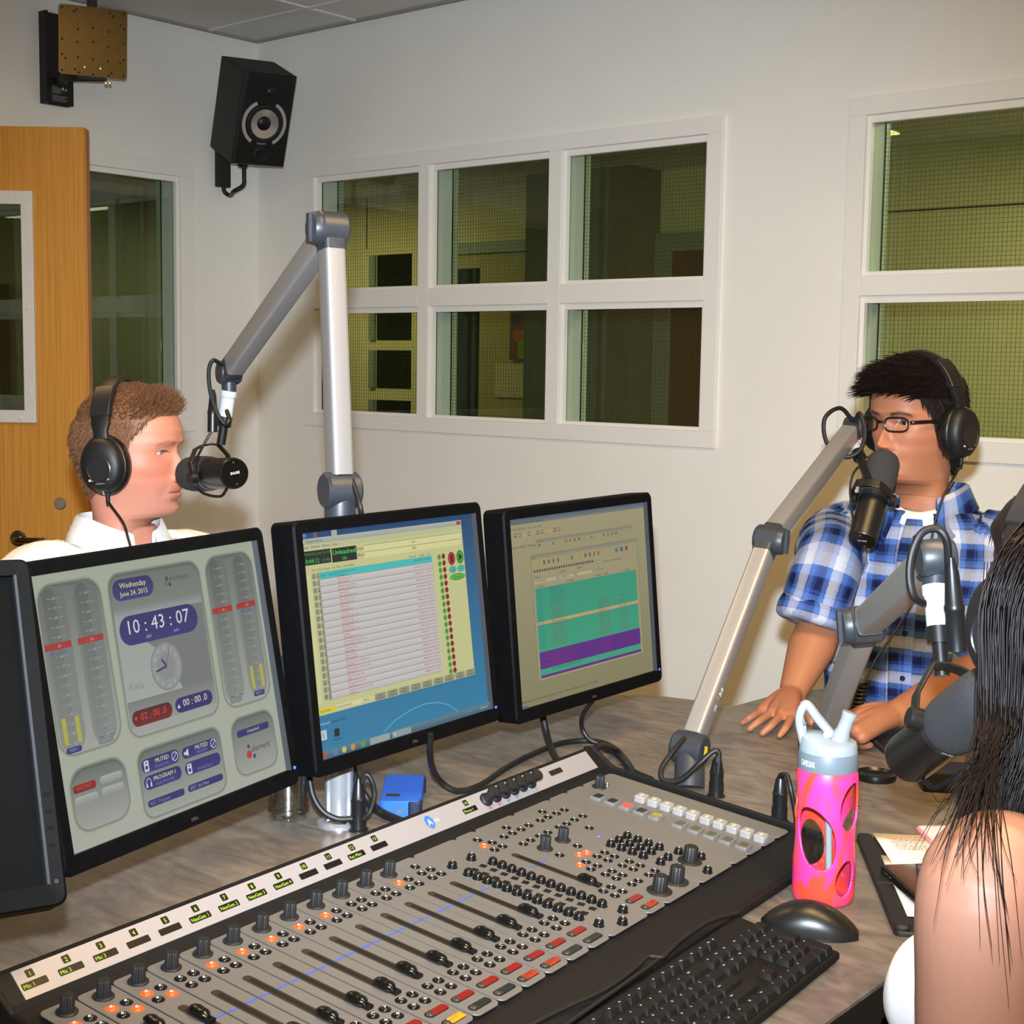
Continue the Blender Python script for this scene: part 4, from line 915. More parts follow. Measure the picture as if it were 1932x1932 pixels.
def make_mic(label, rear, tip, hang, group='microphones on the arms', rs=1.0, cap_text=True, collar_text=True):
    rear, tip = Vector(rear), Vector(tip)
    ax = (tip-rear).normalized(); hx = Vector(hang)-rear; hx = (hx-ax*hx.dot(ax)).normalized()   # direction to the yoke top
    M = frame(rear, ax.cross(hx)*-1 if False else hx.cross(ax), hx, ax)
    t = thing('microphone', label, 'microphone', M, group)
    MB().lathe([(.0245, 0), (.0262, .0022), (.0268, .006), (.0268, .088), (.0272, .090)], 40).build('body', M_MIC, t, smooth=40)
    MB().lathe([(.0285, .088), (.0290, .090), (.0290, .098), (.0280, .100)], 40).build('collar_ring', mat('mic_ring', (34, 34, 35), .3), t)
    MB().lathe([(.0285, .096), (.0305, .102), (.0312, .120), (.0312, .165), (.0300, .180), (.0255, .190), (.018, .1945), (0.001, .196)], 40).build('windscreen', M_FOAM, t, smooth=60)
    cap = MB().lathe([(.0243, -.0008), (.0243, .001)], 40).build('end_cap', mat('mic_cap_gloss', (8, 8, 9), .15), t)
    for s in (-1, 1): MB().lathe([(.0022, 0), (.0018, .0012)], 12, True, T(0, s*.0185, -.0008) @ RX(math.pi)).build('screw', M_CHROME, cap)
    cv = Canvas(60, 20, .030, .010, 0, 1e-5, flat=True); cv.text('SHURE', 30, 13, 9, (235, 235, 235), w=34, align='c')
    cv.build('logo', mat_attr('mic_print', rough=.4), cap, T(0, 0, -.0011) @ RY(math.pi))
    cv = Canvas(60, 20, .030, .010, 0, 1e-5, flat=True); cv.text('SHURE', 30, 13, 7, (190, 190, 190), w=24, align='c')
    cv.build('logo', mat_attr('mic_print', rough=.4), t, T(-.0274*0, 0, 0) @ T(0, -.0293*0, .094) @ RX(math.pi/2) @ T(0, 0, .0293))
    # yoke: flat U bracket
    h = (Vector(hang)-rear).dot(hx); zc = .092; yk = MB()
    pts = [(.036, 0, zc), (.036, .026, zc), (.022, h-.004, zc), (.008, h, zc), (-.008, h, zc), (-.022, h-.004, zc), (-.036, .026, zc), (-.036, 0, zc)]
    def strip(pts, wz, th):
        P2 = [Vector(p) for p in pts]; rings = []
        for i, p in enumerate(P2):
            tg = (P2[min(i+1, len(P2)-1)]-P2[max(i-1, 0)]).normalized(); nn = Vector((tg.y, -tg.x, 0))
            rings.append([p+nn*th/2+Vector((0, 0, wz/2)), p+nn*th/2-Vector((0, 0, wz/2)), p-nn*th/2-Vector((0, 0, wz/2)), p-nn*th/2+Vector((0, 0, wz/2))])
        yk.loft(rings)
    strip(pts, .016, .003); y = yk.build('yoke', M_MIC, t, smooth=30, bevel=.0008)
    for s in (-1, 1): MB().lathe([(.0115, 0), (.0115, .010), (.0095, .0125)], 20, True, T(s*.030, 0, zc) @ RY(s*math.pi/2)).build('yoke_knob', M_MIC, y)
    MB().tube([(.014, -.024, .012), (.020, -.036, .03), (.028, -.030, .075), (.033, -.012, .095), (.034, .02, .093), (.026, h-.014, .088)], .0026, 8, 6).build('cable', M_CABLE, t)
    return t
# ---- arm and microphone in front of the man in the white shirt
PB = Vector((3.449, -2.690, DZ)); A1 = dep(642, 925, 2.03); A2 = dep(624, 432, 2.03); A3 = dep(432, 703, 2.42)
hang = dep(417, 838, 2.44)
arm1, n1 = make_arm('tall silver microphone arm rising behind the playlist monitor', A1, A2, A3, hang)
mic1 = make_mic('black studio microphone at the mouth of the man in the white shirt', dep(443, 893, 2.42), dep(352, 894, 2.58), hang)
def cable(label, pts, r=.003, sm=8, name='cable', m=None, par=None):
    mb = MB(); mb.tube(pts, r, 10, sm); o = mb.build(name, m or M_CABLE, par)
    if par is None: tag(o, label, 'cable')
    return o
def wcab(parent, pts, r=.003, name='cable'):
    mb = MB(parent.matrix_world.inverted() if parent.parent is None else I4()); mb.tube(pts, r, 10, 8); return mb.build(name, M_CABLE, parent)
wcab(arm1, [dep(432, 712, 2.42), dep(418, 690, 2.40), dep(402, 680, 2.38), dep(394, 700, 2.38), dep(397, 740, 2.38), dep(410, 780, 2.38), dep(425, 800, 2.38), dep(432, 790, 2.38), dep(428, 775, 2.40)], .0036)
mb = MB(arm1.matrix_world.inverted()); xlr_mesh(mb, dep(401, 815, 2.40), dep(402, 735, 2.40), .0085); mb.build('plug', M_XLR, arm1)
wcab(arm1, [dep(400, 812, 2.40), dep(384, 840, 2.40), dep(370, 870, 2.41), dep(372, 895, 2.42)], .0022)
wcab(arm1, [dep(664, 905, 2.02), dep(672, 930, 2.01), dep(680, 960, 2.0), dep(684, 1000, 2.02), dep(684, 1080, 2.05)], .004)

# ---- monitor pole behind the middle monitor
pole = thing('monitor_pole', 'silver monitor pole standing on the desk behind the playlist monitor', 'monitor stand', T(*PB))
ptop = A1.z-.05-DZ
pm = MB(); pr_ = []
for i in range(40):
    a = 2*math.pi*i/40; g = .0035 if (i % 10) in (0,) else 0; pr_.append(((.020-g)*math.cos(a), (.020-g)*math.sin(a)))
pm.loft([[(x, y, z) for x, y in pr_] for z in (.006, ptop)]); pm.build('column', mat('pole_aluminium', (176, 178, 184), .3, metal=.6), pole, smooth=40)
MB().lathe([(.031, 0), (.031, .004), (.026, .007), (.021, .008)], 36).build('foot_plate', mat('pole_aluminium', (176, 178, 184), .3, metal=.6), pole)
lean = A1 - PB
MB().lathe([(.0225, ptop-.07), (.0225, ptop), (.020, ptop+.012)], 32).build('top_clamp', M_JNT, pole)
# horizontal support arms carrying the monitors
def support(z, target, r=.016):
    c = Vector((0, 0, z)); tl = Vector(target)-PB
    mb = MB(); mb.lathe([(.030, z-.04), (.031, z-.036), (.031, z+.036), (.030, z+.04)], 28)
    d = Vector((tl.x, tl.y, 0)); mid = Vector((d.x*.5, d.y*.5, z))
    mb.tube([c, (d.x*.9, d.y*.9, z), (d.x, d.y, tl.z)], .019, 14, 4)
    mb.build('support_arm', M_JNT, pole, smooth=50)
def back_of(M): return M @ Vector((0, .075, 0))
support(.24, back_of(MON1)); support(.27, back_of(MON2)); support(.22, back_of(MON3))
# side post with silver end that shows between the monitors
mb = MB(T(*PB).inverted()); mb.lathe([(.015, 0), (.017, .003), (.017, .05), (.015, .053)], 24, True, axis_frame(dep(925, 1146, 2.33), dep(925, 1103, 2.33))); mb.build('arm_end', mat('pole_aluminium', (176, 178, 184), .3, metal=.6), pole)
# second post for the far-left monitor
SP = back_of(MON0); q = Vector((SP.x-.03, SP.y, DZ))
st = thing('monitor_stand', 'dark stand under the switched off monitor', 'monitor stand', T(q.x, q.y, DZ))
MB().lathe([(.09, 0), (.09, .008), (.03, .014), (.022, .02), (.022, .2)], 32).tube([(0, 0, .19), (0, 0, .25), (.02, 0, SP.z-DZ-.01), (.035, 0, SP.z-DZ)], .02, 14, 4).build('column', M_JNT, st, smooth=40)

# ---- arm and microphone in front of the man in the plaid shirt
B2 = atz(1301, 1487, DZ); A1b = dep(1301, 1412, 2.255); A2b = dep(1450, 1018, 2.44); A3b = dep(1612, 806, 2.76)
hang2 = dep(1638, 905, 2.635)
arm2, n2 = make_arm('silver microphone arm leaning across the desk towards the plaid shirt', A1b, A2b, A3b, hang2, base=B2)
mic2 = make_mic('black studio microphone below the chin of the man in the plaid shirt', dep(1627, 1020, 2.63), dep(1668, 868, 2.715), hang2)
wcab(arm2, [dep(1610, 795, 2.74), dep(1585, 770, 2.72), dep(1556, 790, 2.70), dep(1560, 835, 2.70), dep(1592, 862, 2.70), dep(1622, 850, 2.70), dep(1632, 815, 2.71), dep(1622, 780, 2.72), dep(1612, 800, 2.74)], .0042)
wcab(arm2, [dep(1634, 870, 2.70), dep(1612, 890, 2.68), dep(1604, 920, 2.67), dep(1606, 950, 2.66), dep(1610, 985, 2.64)], .0022)
# yellow tag and brand print on the lower arm
fz = n2; fx = Vector((0, 0, 1)).cross(fz).normalized(); fy = fz.cross(fx)
cv = Canvas(30, 30, .024, .024, 0, 1e-5, flat=True); cv.poly([(9, 2), (23, 6), (25, 26), (6, 22)][::-1], (222, 186, 30))
cv.build('yellow_tag', mat_attr('tag_print', rough=.5), arm2, arm2.matrix_world.inverted() @ frame(A1b+n2*.0275, fx, fy, fz))
d1 = (A2b-A1b).normalized(); m1_ = n2.cross(d1).normalized()
ctr = A1b + d1*.105
for face, off in ((n2, .0165),):
    X = d1; Z = face; Y = Z.cross(X)
    cv = Canvas(100, 30, .075, .0225, 0, 1e-5, flat=True)
    cv.text('m', 8, 22, 14, (245, 245, 245)); cv.text('!', 34, 22, 18, (240, 160, 20)); cv.text('ka', 44, 22, 17, (245, 245, 245))
    cv.build('brand_print', mat_attr('tag_print', rough=.5), arm2, arm2.matrix_world.inverted() @ frame(ctr+face*off, X, Y, Z))
wcab(arm2, [dep(1292, 1392, 2.24), dep(1268, 1420, 2.22), dep(1248, 1450, 2.21), dep(1252, 1472, 2.20), dep(1285, 1470, 2.19), dep(1320, 1440, 2.18), dep(1345, 1418, 2.18), dep(1356, 1422, 2.18), dep(1354, 1460, 2.18)], .0042)

# ---- arm and microphone beside the woman
B3 = atz(1540, 1492, DZ); A1c = B3+Vector((0, 0, .065)); A2c = dep(1632, 1178, 1.84); A3c = dep(1766, 1052, 1.50)
hang3 = dep(1778, 1276, 1.475)
arm3, n3 = make_arm('silver microphone arm folding down beside the pink bottle', A1c, A2c, A3c, hang3, base=B3)
mic3 = make_mic('large black studio microphone beside the long dark hair', dep(1712, 1432, 1.50), dep(1872, 1312, 1.345), hang3)
wcab(arm3, [dep(1790, 1075, 1.47), dep(1786, 1020, 1.46), dep(1768, 998, 1.46), dep(1740, 1005, 1.46), dep(1722, 1040, 1.46), dep(1716, 1085, 1.46), dep(1724, 1125, 1.46), dep(1742, 1138, 1.47)], .0042)
mb = MB(arm3.matrix_world.inverted()); xlr_mesh(mb, dep(1806, 1228, 1.465), dep(1794, 1052, 1.465), .0100); mb.build('plug', M_XLR, arm3)
# ================================================================== things on the wall
M_SPK = mat('speaker_vinyl', (24, 23, 22), .55, var=.15, vs=200, bump=.2, bs=800)
M_SPKF = mat('speaker_front', (14, 14, 15), .4, var=.05)
MS = mon_matrix((.3458, -.3051, 2.3742), 1.2987, .4025, -.0187)
sp = thing('loudspeaker', 'black loudspeaker with silver cone on the wall bracket in the corner', 'loudspeaker', MS)
w, d, h = .2244, .2368, .36
mb = MB(); mb.box2((-w/2, -d/2+.02, -h/2), (w/2, d/2, h/2)); mb.build('cabinet', M_SPK, sp, smooth=0, bevel=.004)
fp = MB(); pts = [(-w/2, -h/2), (-w/2, h/2), (w/2, h/2), (w/2, -h/2)]
fr = [[(x, y, z) for x, z in P] for y, P in ((-d/2+.022, [(-w/2, -h/2), (w/2, -h/2), (w/2, h/2), (-w/2, h/2)]), (-d/2+.006, [(-w/2, -h/2), (w/2, -h/2), (w/2, h/2), (-w/2, h/2)]), (-d/2, [(-w/2+.012, -h/2+.004), (w/2-.006, -h/2+.004), (w/2-.006, h/2-.010), (-w/2+.022, h/2-.004)]))]
fp.loft(fr); fp.build('front_baffle', M_SPKF, sp, smooth=0, bevel=.003)
fy = -d/2; FRX = lambda x, z, dy=0: T(x, fy+dy, z) @ RX(math.pi/2)
cz_ = -.012
mb = MB(); 
for a0, a1 in ((-58, 62), (118, 238)):
    a0 += 0; ring = []
    P = [];
    for k in range(25):
        a = math.radians(a0+(a1-a0)*k/24); P.append((a,))
    V = []; F = []
    for k in range(25):
        a = P[k][0]
        for r_, z_ in ((.092, 0), (.092, .004), (.079, .005), (.079, 0)): V.append((r_*math.cos(a), r_*math.sin(a), z_))
    for k in range(24):
        for j in range(4): q = (j+1) % 4; F.append((k*4+j, k*4+q, (k+1)*4+q, (k+1)*4+j))
    F += [(3, 2, 1, 0), (96, 97, 98, 99)]
    m2_ = MB(FRX(0, cz_)); m2_.add(V, F); m2_.build('silver_arc', mat('speaker_silver', (190, 190, 192), .3, metal=.5), sp, smooth=30)
MB(FRX(0, cz_)).lathe([(.076, 0), (.075, .008), (.066, .011), (.059, .009), (.056, .007)], 40, False).build('surround', mat('rubber_black', (16, 16, 16), .6), sp, smooth=60)
MB(FRX(0, cz_)).lathe([(.057, .0085), (.027, .0012)], 40, False).build('cone', mat('cone_silver', (206, 200, 196), .28, metal=.75, var=.03), sp, smooth=60)
MB(FRX(0, cz_)).lathe([(.0285, .0005), (.027, .004), (.018, .009), (.001, .011)], 32).build('dust_cap', mat('cap_black', (12, 12, 12), .4), sp, smooth=60)
MB(FRX(.012, .110)).lathe([(.030, 0), (.029, .002), (.016, -.004+.005), (.012, .004), (.001, .006)], 32).build('tweeter', M_SPKF, sp, smooth=60)
MB(FRX(.010, -.140)).lathe([(.036, .0005), (.034, .002), (.026, .0025), (.020, .0008), (0.001, .0006)], 32).build('bass_port', mat('port_black', (5, 5, 5), .6), sp, smooth=60)
cv = Canvas(60, 12, .06, .012, .001); cv.text('TANNOY', 30, 9, 7, (190, 190, 190), align='c'); cv.build('logo', mat_attr('bezel_print', rough=.4), sp, T(0, fy, -.092))
br = thing('speaker_bracket', 'black wall bracket with bent rod holding the loudspeaker', 'bracket', T(0, -.19, 2.2))
mb = MB(T(0, .19, -2.2)); mb.box2((0, -.227, 2.115), (.03, -.165, 2.40)); mb.build('wall_plate', M_SPK, br, smooth=0, bevel=.003)
e0 = Vector((.02, -.196, 2.125)); bot = MS @ Vector((0, .03, -h/2))
tv = [e0, e0+Vector((.005, .0, -.028)), e0+Vector((.03, .01, -.045)), Vector((bot.x-.04, bot.y-.02, 2.075)), Vector((bot.x-.005, bot.y, 2.10)), Vector((bot.x, bot.y, 2.14)), bot+Vector((0, 0, -.02))]
mb = MB(T(0, .19, -2.2)); mb.tube(tv, .009, 12, 6); mb.build('rod', M_SPK, br)
mb = MB(T(0, .19, -2.2)); nb = (MS.to_3x3() @ Vector((0, 0, 1))); mb.lathe([(.018, -.05), (.030, -.028), (.032, -.001)], 24, True, axis_frame(bot, bot+nb)); mb.build('swivel', M_SPK, br)

# ---- empty screen mount
MV = mon_matrix((.311, -1.007, 2.525), 1.1393, .11, 0); S = .239
tvm = thing('screen_mount', 'empty black wall mount for a screen with a square perforated plate', 'wall mount', T(0, -.98, 2.5))
IV = T(0, .98, -2.5)
MB(IV).box2((0, -1.034, 2.338), (.022, -.918, 2.672)).box2((.022, -1.034, 2.338), (.045, -1.02, 2.672)).box2((.022, -.932, 2.338), (.045, -.918, 2.672)).build('wall_channel', M_SPK, tvm, smooth=0, bevel=.002)
MB(IV).tube([(.03, -.976, 2.42), (.10, -1.0, 2.415), (.20, -1.03, 2.415), (.30, -.955, 2.415)], .020, 8, 4).build('arm', M_SPK, tvm, smooth=30)
pm_ = mat('plate_bronze', (104, 88, 56), .24, metal=1, var=.05)
pl = MB(IV @ MV @ RX(math.pi/2)); pl.prism(rrect_pts(S, S, .012, 5), 0, .004); plate = pl.build('vesa_plate', pm_, tvm, smooth=0)
mb = MB(IV @ MV); mb.box2((-.05, .004, -.13), (.05, .03, .05)); mb.box2((-.015, .004, .02), (.015, .05, .19)); mb.build('tilt_head', M_SPK, tvm, smooth=0, bevel=.002)
k = 0; hole = None
for u_, v_ in [(.05, .05), (.26, .06), (.22, .09), (.74, .06), (.79, .1), (.95, .04), (.9, .22), (.95, .27), (.28, .34), (.5, .3), (.73, .33), (.05, .5), (.27, .52), (.5, .5), (.72, .55), (.95, .48), (.05, .72), (.1, .77), (.28, .74), (.5, .75), (.72, .76), (.95, .72), (.9, .77), (.05, .95), (.24, .92), (.29, .96), (.5, .97), (.73, .97), (.77, .93), (.95, .95)]:
    if hole is None: hole = MB().lathe([(.0042, 0), (.0042, .0006)], 10).mesh('hole'); hole.materials.append(mat('hole_dark', (10, 9, 8), .6))
    o = link('hole', hole, plate); o.matrix_local = IV @ MV @ RX(math.pi/2) @ T((u_-.5)*S, (.5-v_)*S, .004)
for u_ in (.39, .62):
    m2_ = MB(IV @ MV @ RX(math.pi/2) @ T((u_-.5)*S, (.5-.87)*S, .004)); m2_.lathe([(.006, 0), (.006, .002), (.003, .0025), (.0028, .001), (.001, .001)], 14); m2_.build('bolt', mat('bolt_brass', (150, 130, 80), .3, metal=1), plate)
for dx in (-.008, .010):
    c0 = dep(203+dx*400, 157, 5.13); m2_ = MB(IV); m2_.lathe([(.006, -.012), (.006, 0), (.004, .004)], 12, True, axis_frame(c0, c0+Vector((.8, -.6, 0)))); m2_.build('bolt', M_CHROME, tvm)
cv = Canvas(60, 50, .085, .07, .0); 
for i in range(6): cv.rect(6, 6+i*3.4, 20+(i*7) % 17, 1.2, (150, 150, 150))
for i in range(5): cv.rect(6, 30+i*3.2, 46-(i % 3)*5, 1.2, (140, 140, 140))
cv.ell(38, 10, 3, 4, (190, 190, 190)); cv.ell(47, 12, 3, 3, (160, 160, 160))
o = cv.build('rating_label', mat_attr('label_print', rough=.6), tvm, IV @ T(.0458, -.976, 2.375) @ RZ(math.pi/2)); o['kind'] = 'stuff'
MB(IV).box2((.045, -1.025, 2.338), (.0455, -.925, 2.42)).build('label_plate', M_SPK, tvm, smooth=0)

# ================================================================== bottles
M_SIL = mat('silicone_swirl', (244, 78, 120), .38, var=0); nt = M_SIL.node_tree; b = nt.nodes['Principled BSDF']
tc = nt.nodes.new('ShaderNodeTexCoord'); mp = nt.nodes.new('ShaderNodeMapping'); mp.inputs['Scale'].default_value = (1, 1, .55); n1 = nt.nodes.new('ShaderNodeTexNoise'); n1.inputs['Scale'].default_value = 16; n1.inputs['Detail'].default_value = 2; n1.inputs['Distortion'].default_value = 2.2
nt.links.new(tc.outputs['Object'], mp.inputs['Vector']); nt.links.new(mp.outputs[0], n1.inputs['Vector'])
rp = nt.nodes.new('ShaderNodeValToRGB'); rp.color_ramp.elements[0].position = .40; rp.color_ramp.elements[0].color = lin((226, 56, 140)); rp.color_ramp.elements[1].position = .56; rp.color_ramp.elements[1].color = lin((248, 66, 44))
nt.links.new(n1.outputs['Fac'], rp.inputs['Fac']); nt.links.new(rp.outputs[0], b.inputs['Base Color'])
BP = atz(1552, 1694, DZ)
bt = thing('water_bottle', 'pink and orange silicone sleeved glass bottle with a grey flip straw lid', 'bottle', T(*BP) @ RZ(math.atan2(CAM.y-BP.y, CAM.x-BP.x)))
# local +X faces the camera, +Y to the picture right
def brad(z):   # outer radius of the sleeve
    if z < .014: return .0335+.0045*math.sqrt(max(0, 1-((.014-z)/.014)**2))
    if z < .05: return .038
    return .038 - .0018*math.sin(min(1, (z-.05)/.06)*math.pi) if z < .11 else (.038 if z < .150 else .038-.0030*((z-.150)/.018)**2)
cuts = [(-.33, .085, .0265, .038, .5), (.98, .124, .019, .030, -.2), (.78, .036, .0145, .022, -.35), (-1.5, .13, .016, .028, .3), (2.0, .08, .02, .034, .4), (-2.6, .06, .02, .03, -.3), (3.0, .128, .016, .028, .2)]
def cutf(th, z):
    best = 1e9
    for a, zc_, rx_, rz_, sk in cuts:
        dth = (th-a+math.pi) % (2*math.pi)-math.pi; x = dth*.038; dz = z-zc_; x2 = x + sk*dz*.45
        q = (abs(x2/rx_)**2.0+abs(dz/rz_)**2.0)**.5
        best = min(best, (q-1)*min(rx_, rz_))
    return best
NT, NZ, ZT = 280, 210, .166; V = []; F = []; val = []
for j in range(NZ+1):
    for i in range(NT):
        th = 2*math.pi*i/NT; z = ZT*j/NZ; s0 = cutf(th, z)
        if abs(s0) < .00062:
            e_ = 1e-4; gt = (cutf(th+e_/.038, z)-s0)/e_; gz = (cutf(th, z+e_)-s0)/e_; g2 = gt*gt+gz*gz+1e-9
            th -= s0*gt/g2/.038; z -= s0*gz/g2
        r_ = brad(max(0, z)); V.append((r_*math.cos(th), r_*math.sin(th), max(0, z)))
for j in range(NZ):
    for i in range(NT):
        q = (i+1) % NT; th = 2*math.pi*(i+.5)/NT; z = ZT*(j+.5)/NZ
        if cutf(th, z) > 0: F.append((j*NT+i, j*NT+q, (j+1)*NT+q, (j+1)*NT+i))
F.append(tuple(range(NT))[::-1])
mb = MB(); mb.add(V, F); sl = mb.build('silicone_sleeve', M_SIL, bt, smooth=50); so = sl.modifiers.new('solid', 'SOLIDIFY'); so.thickness = .0026; so.offset = -1
MB().lathe([(.030, .004), (.0340, .008), (.0345, .014), (.0345, .15), (.030, .166), (.029, .170)], 48).build('glass', mat_glass('bottle_glass', (244, 248, 248), 0, 1.3), bt, smooth=60)
MB().tube([(0, 0, .168), (.002, .004, .09), (.004, .007, .012)], .0042, 12, 4).build('straw', mat('straw_clear', (150, 155, 158), .3, var=0), bt)
M_LID = mat('lid_ring_grey', (98, 110, 120), .45, var=.02); M_LID2 = mat('lid_pale_grey', (138, 148, 157), .42, var=.02)
MB().lathe([(.0335, .164), (.0362, .166), (.0365, .170), (.0360, .186), (.0350, .188)], 48).build('lid_ring', M_LID, bt, smooth=40)
lt = MB(); rings = []
for k_, (r_, z_) in enumerate(((.0352, .187), (.0348, .195), (.0335, .199), (.026, .202), (.012, .2035))):
    rings.append([(r_*math.cos(2*math.pi*i/48), r_*math.sin(2*math.pi*i/48), z_ + (.007*max(0, -math.sin(2*math.pi*i/48)) if k_ > 0 else 0)) for i in range(48)])
lt.loft(rings); lid = lt.build('lid_top', M_LID2, bt, smooth=50)
# carry loop rises from the left side
lp = MB(); lp.tube([(.006, -.030, .196), (.006, -.036, .222), (.005, -.033, .238), (.004, -.026, .241), (.004, -.014, .226), (.005, .004, .207)], .0052, 12, 8)
lp.tube([(-.012, -.028, .196), (-.012, -.034, .222), (-.010, -.032, .238), (-.008, -.026, .241), (-.010, -.012, .224), (-.010, .004, .206)], .0042, 12, 8)
lp.tube([(.008, -.033, .239), (-.014, -.033, .239)], .0042, 10); lp.tube([(.008, -.034, .225), (-.014, -.033, .225)], .003, 10); lp.tube([(.010, -.002, .209), (-.012, -.002, .209)], .005, 10)
lp.box((-.003, -.031, .206), (.020, .007, .022)); lp.build('carry_loop', M_LID2, bt, smooth=50)
vb = MB(); ax_ = axis_frame((.006, .012, .200), (.004, .024, .236)); vb.lathe([(.0115, 0), (.0112, .008), (.0085, .016), (.0082, .030), (.0095, .037), (.0090, .039), (.0040, .0385)], 28, True, ax_); vb.build('bite_valve', mat('valve_silicone', (150, 158, 165), .35, trans=.25, var=.02), bt, smooth=50)
def wrap_text(st, r_, th0, z0, hgt, wid, m, parent, name):
    Vt, Ft = text_mesh(st); x0 = min(p[0] for p in Vt); x1 = max(p[0] for p in Vt)
    mb = MB(); mb.add([(r_*math.cos(th0+(p[0]-x0)/(x1-x0)*wid/r_), r_*math.sin(th0+(p[0]-x0)/(x1-x0)*wid/r_), z0+p[1]*hgt/.72) for p in Vt], Ft); return mb.build(name, m, parent, smooth=0)
wrap_text('CAMELBAK', .03665, -1.02, .1725, .0075, .022, mat('print_white', (238, 240, 242), .5, var=0), bt, 'logo')
# small plastic water bottle behind the monitors
WBp = atz(544, 1542, DZ)
wb = thing('plastic_water_bottle', 'clear plastic water bottle standing between the first two monitors', 'bottle', T(*WBp))
prof = [(.010, .003), (.024, 0), (.029, .004), (.0305, .012)]
for i in range(6): z = .018+i*.012; prof += [(.0305, z), (.029, z+.006)]
prof += [(.0305, .092), (.0305, .14), (.029, .15), (.020, .172), (.012, .184), (.0115, .19)]
MB().lathe(prof, 36).build('body', mat_glass('pet_plastic', (208, 211, 211), .04, 6.0), wb, smooth=60)
MB().lathe([(.0308, .094), (.0308, .138)], 36, False).build('label_band', mat('label_white', (226, 222, 224), .5, var=.05), wb, smooth=60)
for z in (.096, .132): MB().lathe([(.0310, z), (.0310, z+.006)], 36, False).build('label_stripe', mat('label_red', (196, 44, 50), .5, var=0), wb, smooth=60)
MB().lathe([(.0140, .186), (.0140, .203), (.012, .205)], 28).build('cap', mat('cap_white', (232, 232, 232), .45), wb)

# ================================================================== small things on the desk
def poly_at(pix, z): return [atz(x, y, z) for x, y in pix]
dv = poly_at([(709, 1514), (776, 1510), (817, 1464), (735, 1459)], .764); ce = sum(dv, Vector())/4
xd = ((dv[1]-dv[0])+(dv[2]-dv[3])).normalized(); xd.z = 0; xd.normalize(); yd = Vector((-xd.y, xd.x, 0))
lx = ((dv[1]-dv[0]).length+(dv[2]-dv[3]).length)/2; ly = ((dv[3]-dv[0]).length+(dv[2]-dv[1]).length)/2
hd = thing('portable_drive', 'blue rubber cased portable hard drive lying on the desk', 'hard drive', frame((ce.x, ce.y, DZ), xd, yd, (0, 0, 1)))
mb = MB(); mb.prism(rrect_pts(lx, ly, .008, 5), .001, .024, .0025); mb.build('case', mat('drive_blue', (32, 92, 196), .5, var=.04), hd, smooth=40)
for sx in (-1, 1):
    mb = MB(T(lx/2-.009, sx*(ly/2-.009), 0)); mb.prism(rrect_pts(.022, .022, .007, 4), .0005, .0235, .002); mb.build('corner_bumper', mat('bumper_navy', (24, 30, 52), .5), hd, smooth=40)
mb = MB(T(-lx*.2, -ly*.28, .0242)); mb.prism(rrect_pts(.020, .012, .002, 3), 0, .0004); o = mb.build('label', mat('label_dark', (40, 36, 36), .4), hd, smooth=0)
mb = MB(T(0, -ly/2-.0002, .010) @ RX(math.pi/2)); mb.prism(rrect_pts(.010, .006, .001, 2), 0, .0006); mb.build('port', mat('port_metal', (130, 140, 160), .3, metal=.8), hd, smooth=0)
R0 = atz(1652, 1470, DZ)
rg = thing('black_ring', 'round black plastic ring lying on the desk beside the large microphone', 'ring', T(*R0))
MB().lathe([(.024, .0005), (.031, .001), (.033, .006), (.032, .011), (.029, .012), (.026, .008), (.022, .005)], 40).build('rim', mat('ring_black', (16, 16, 16), .3), rg, smooth=50)
MB().lathe([(.0235, .003), (.012, .004), (.011, .0055), (.001, .0055)], 32).build('hub', mat('ring_black', (16, 16, 16), .3), rg, smooth=50)
nb_ = atz(1725, 1408, DZ); 
bx = thing('dark_notebook', 'dark brown notebook lying on the desk beside his resting hand', 'notebook', T(nb_.x, nb_.y, DZ) @ RZ(.75))
mb = MB(); mb.prism(rrect_pts(.14, .11, .004, 3), .001, .004); mb.build('back_cover', mat('cover_brown', (38, 24, 22), .45), bx, smooth=30)
mb = MB(); mb.prism(rrect_pts(.136, .106, .003, 3), .004, .014); mb.build('pages', mat('pages_grey', (60, 50, 46), .8), bx, smooth=30)
mb = MB(); mb.prism(rrect_pts(.14, .11, .004, 3), .014, .017); mb.build('front_cover', mat('cover_brown', (38, 24, 22), .45), bx, smooth=30)
pb_ = atz(1815, 1486, DZ)
pbx = thing('cable_box', 'low black cable box on the desk behind the large microphone', 'box', T(pb_.x, pb_.y, DZ) @ RZ(.6))
MB().prism(rrect_pts(.13, .07, .006, 4), .0005, .032, .004).build('housing', mat('box_black', (13, 13, 14), .45), pbx, smooth=40)
MB(T(0, -.0355, .016) @ RX(math.pi/2)).prism(rrect_pts(.08, .012, .003, 3), 0, .0008).build('port_panel', mat('box_panel', (30, 30, 32), .4), pbx, smooth=40)
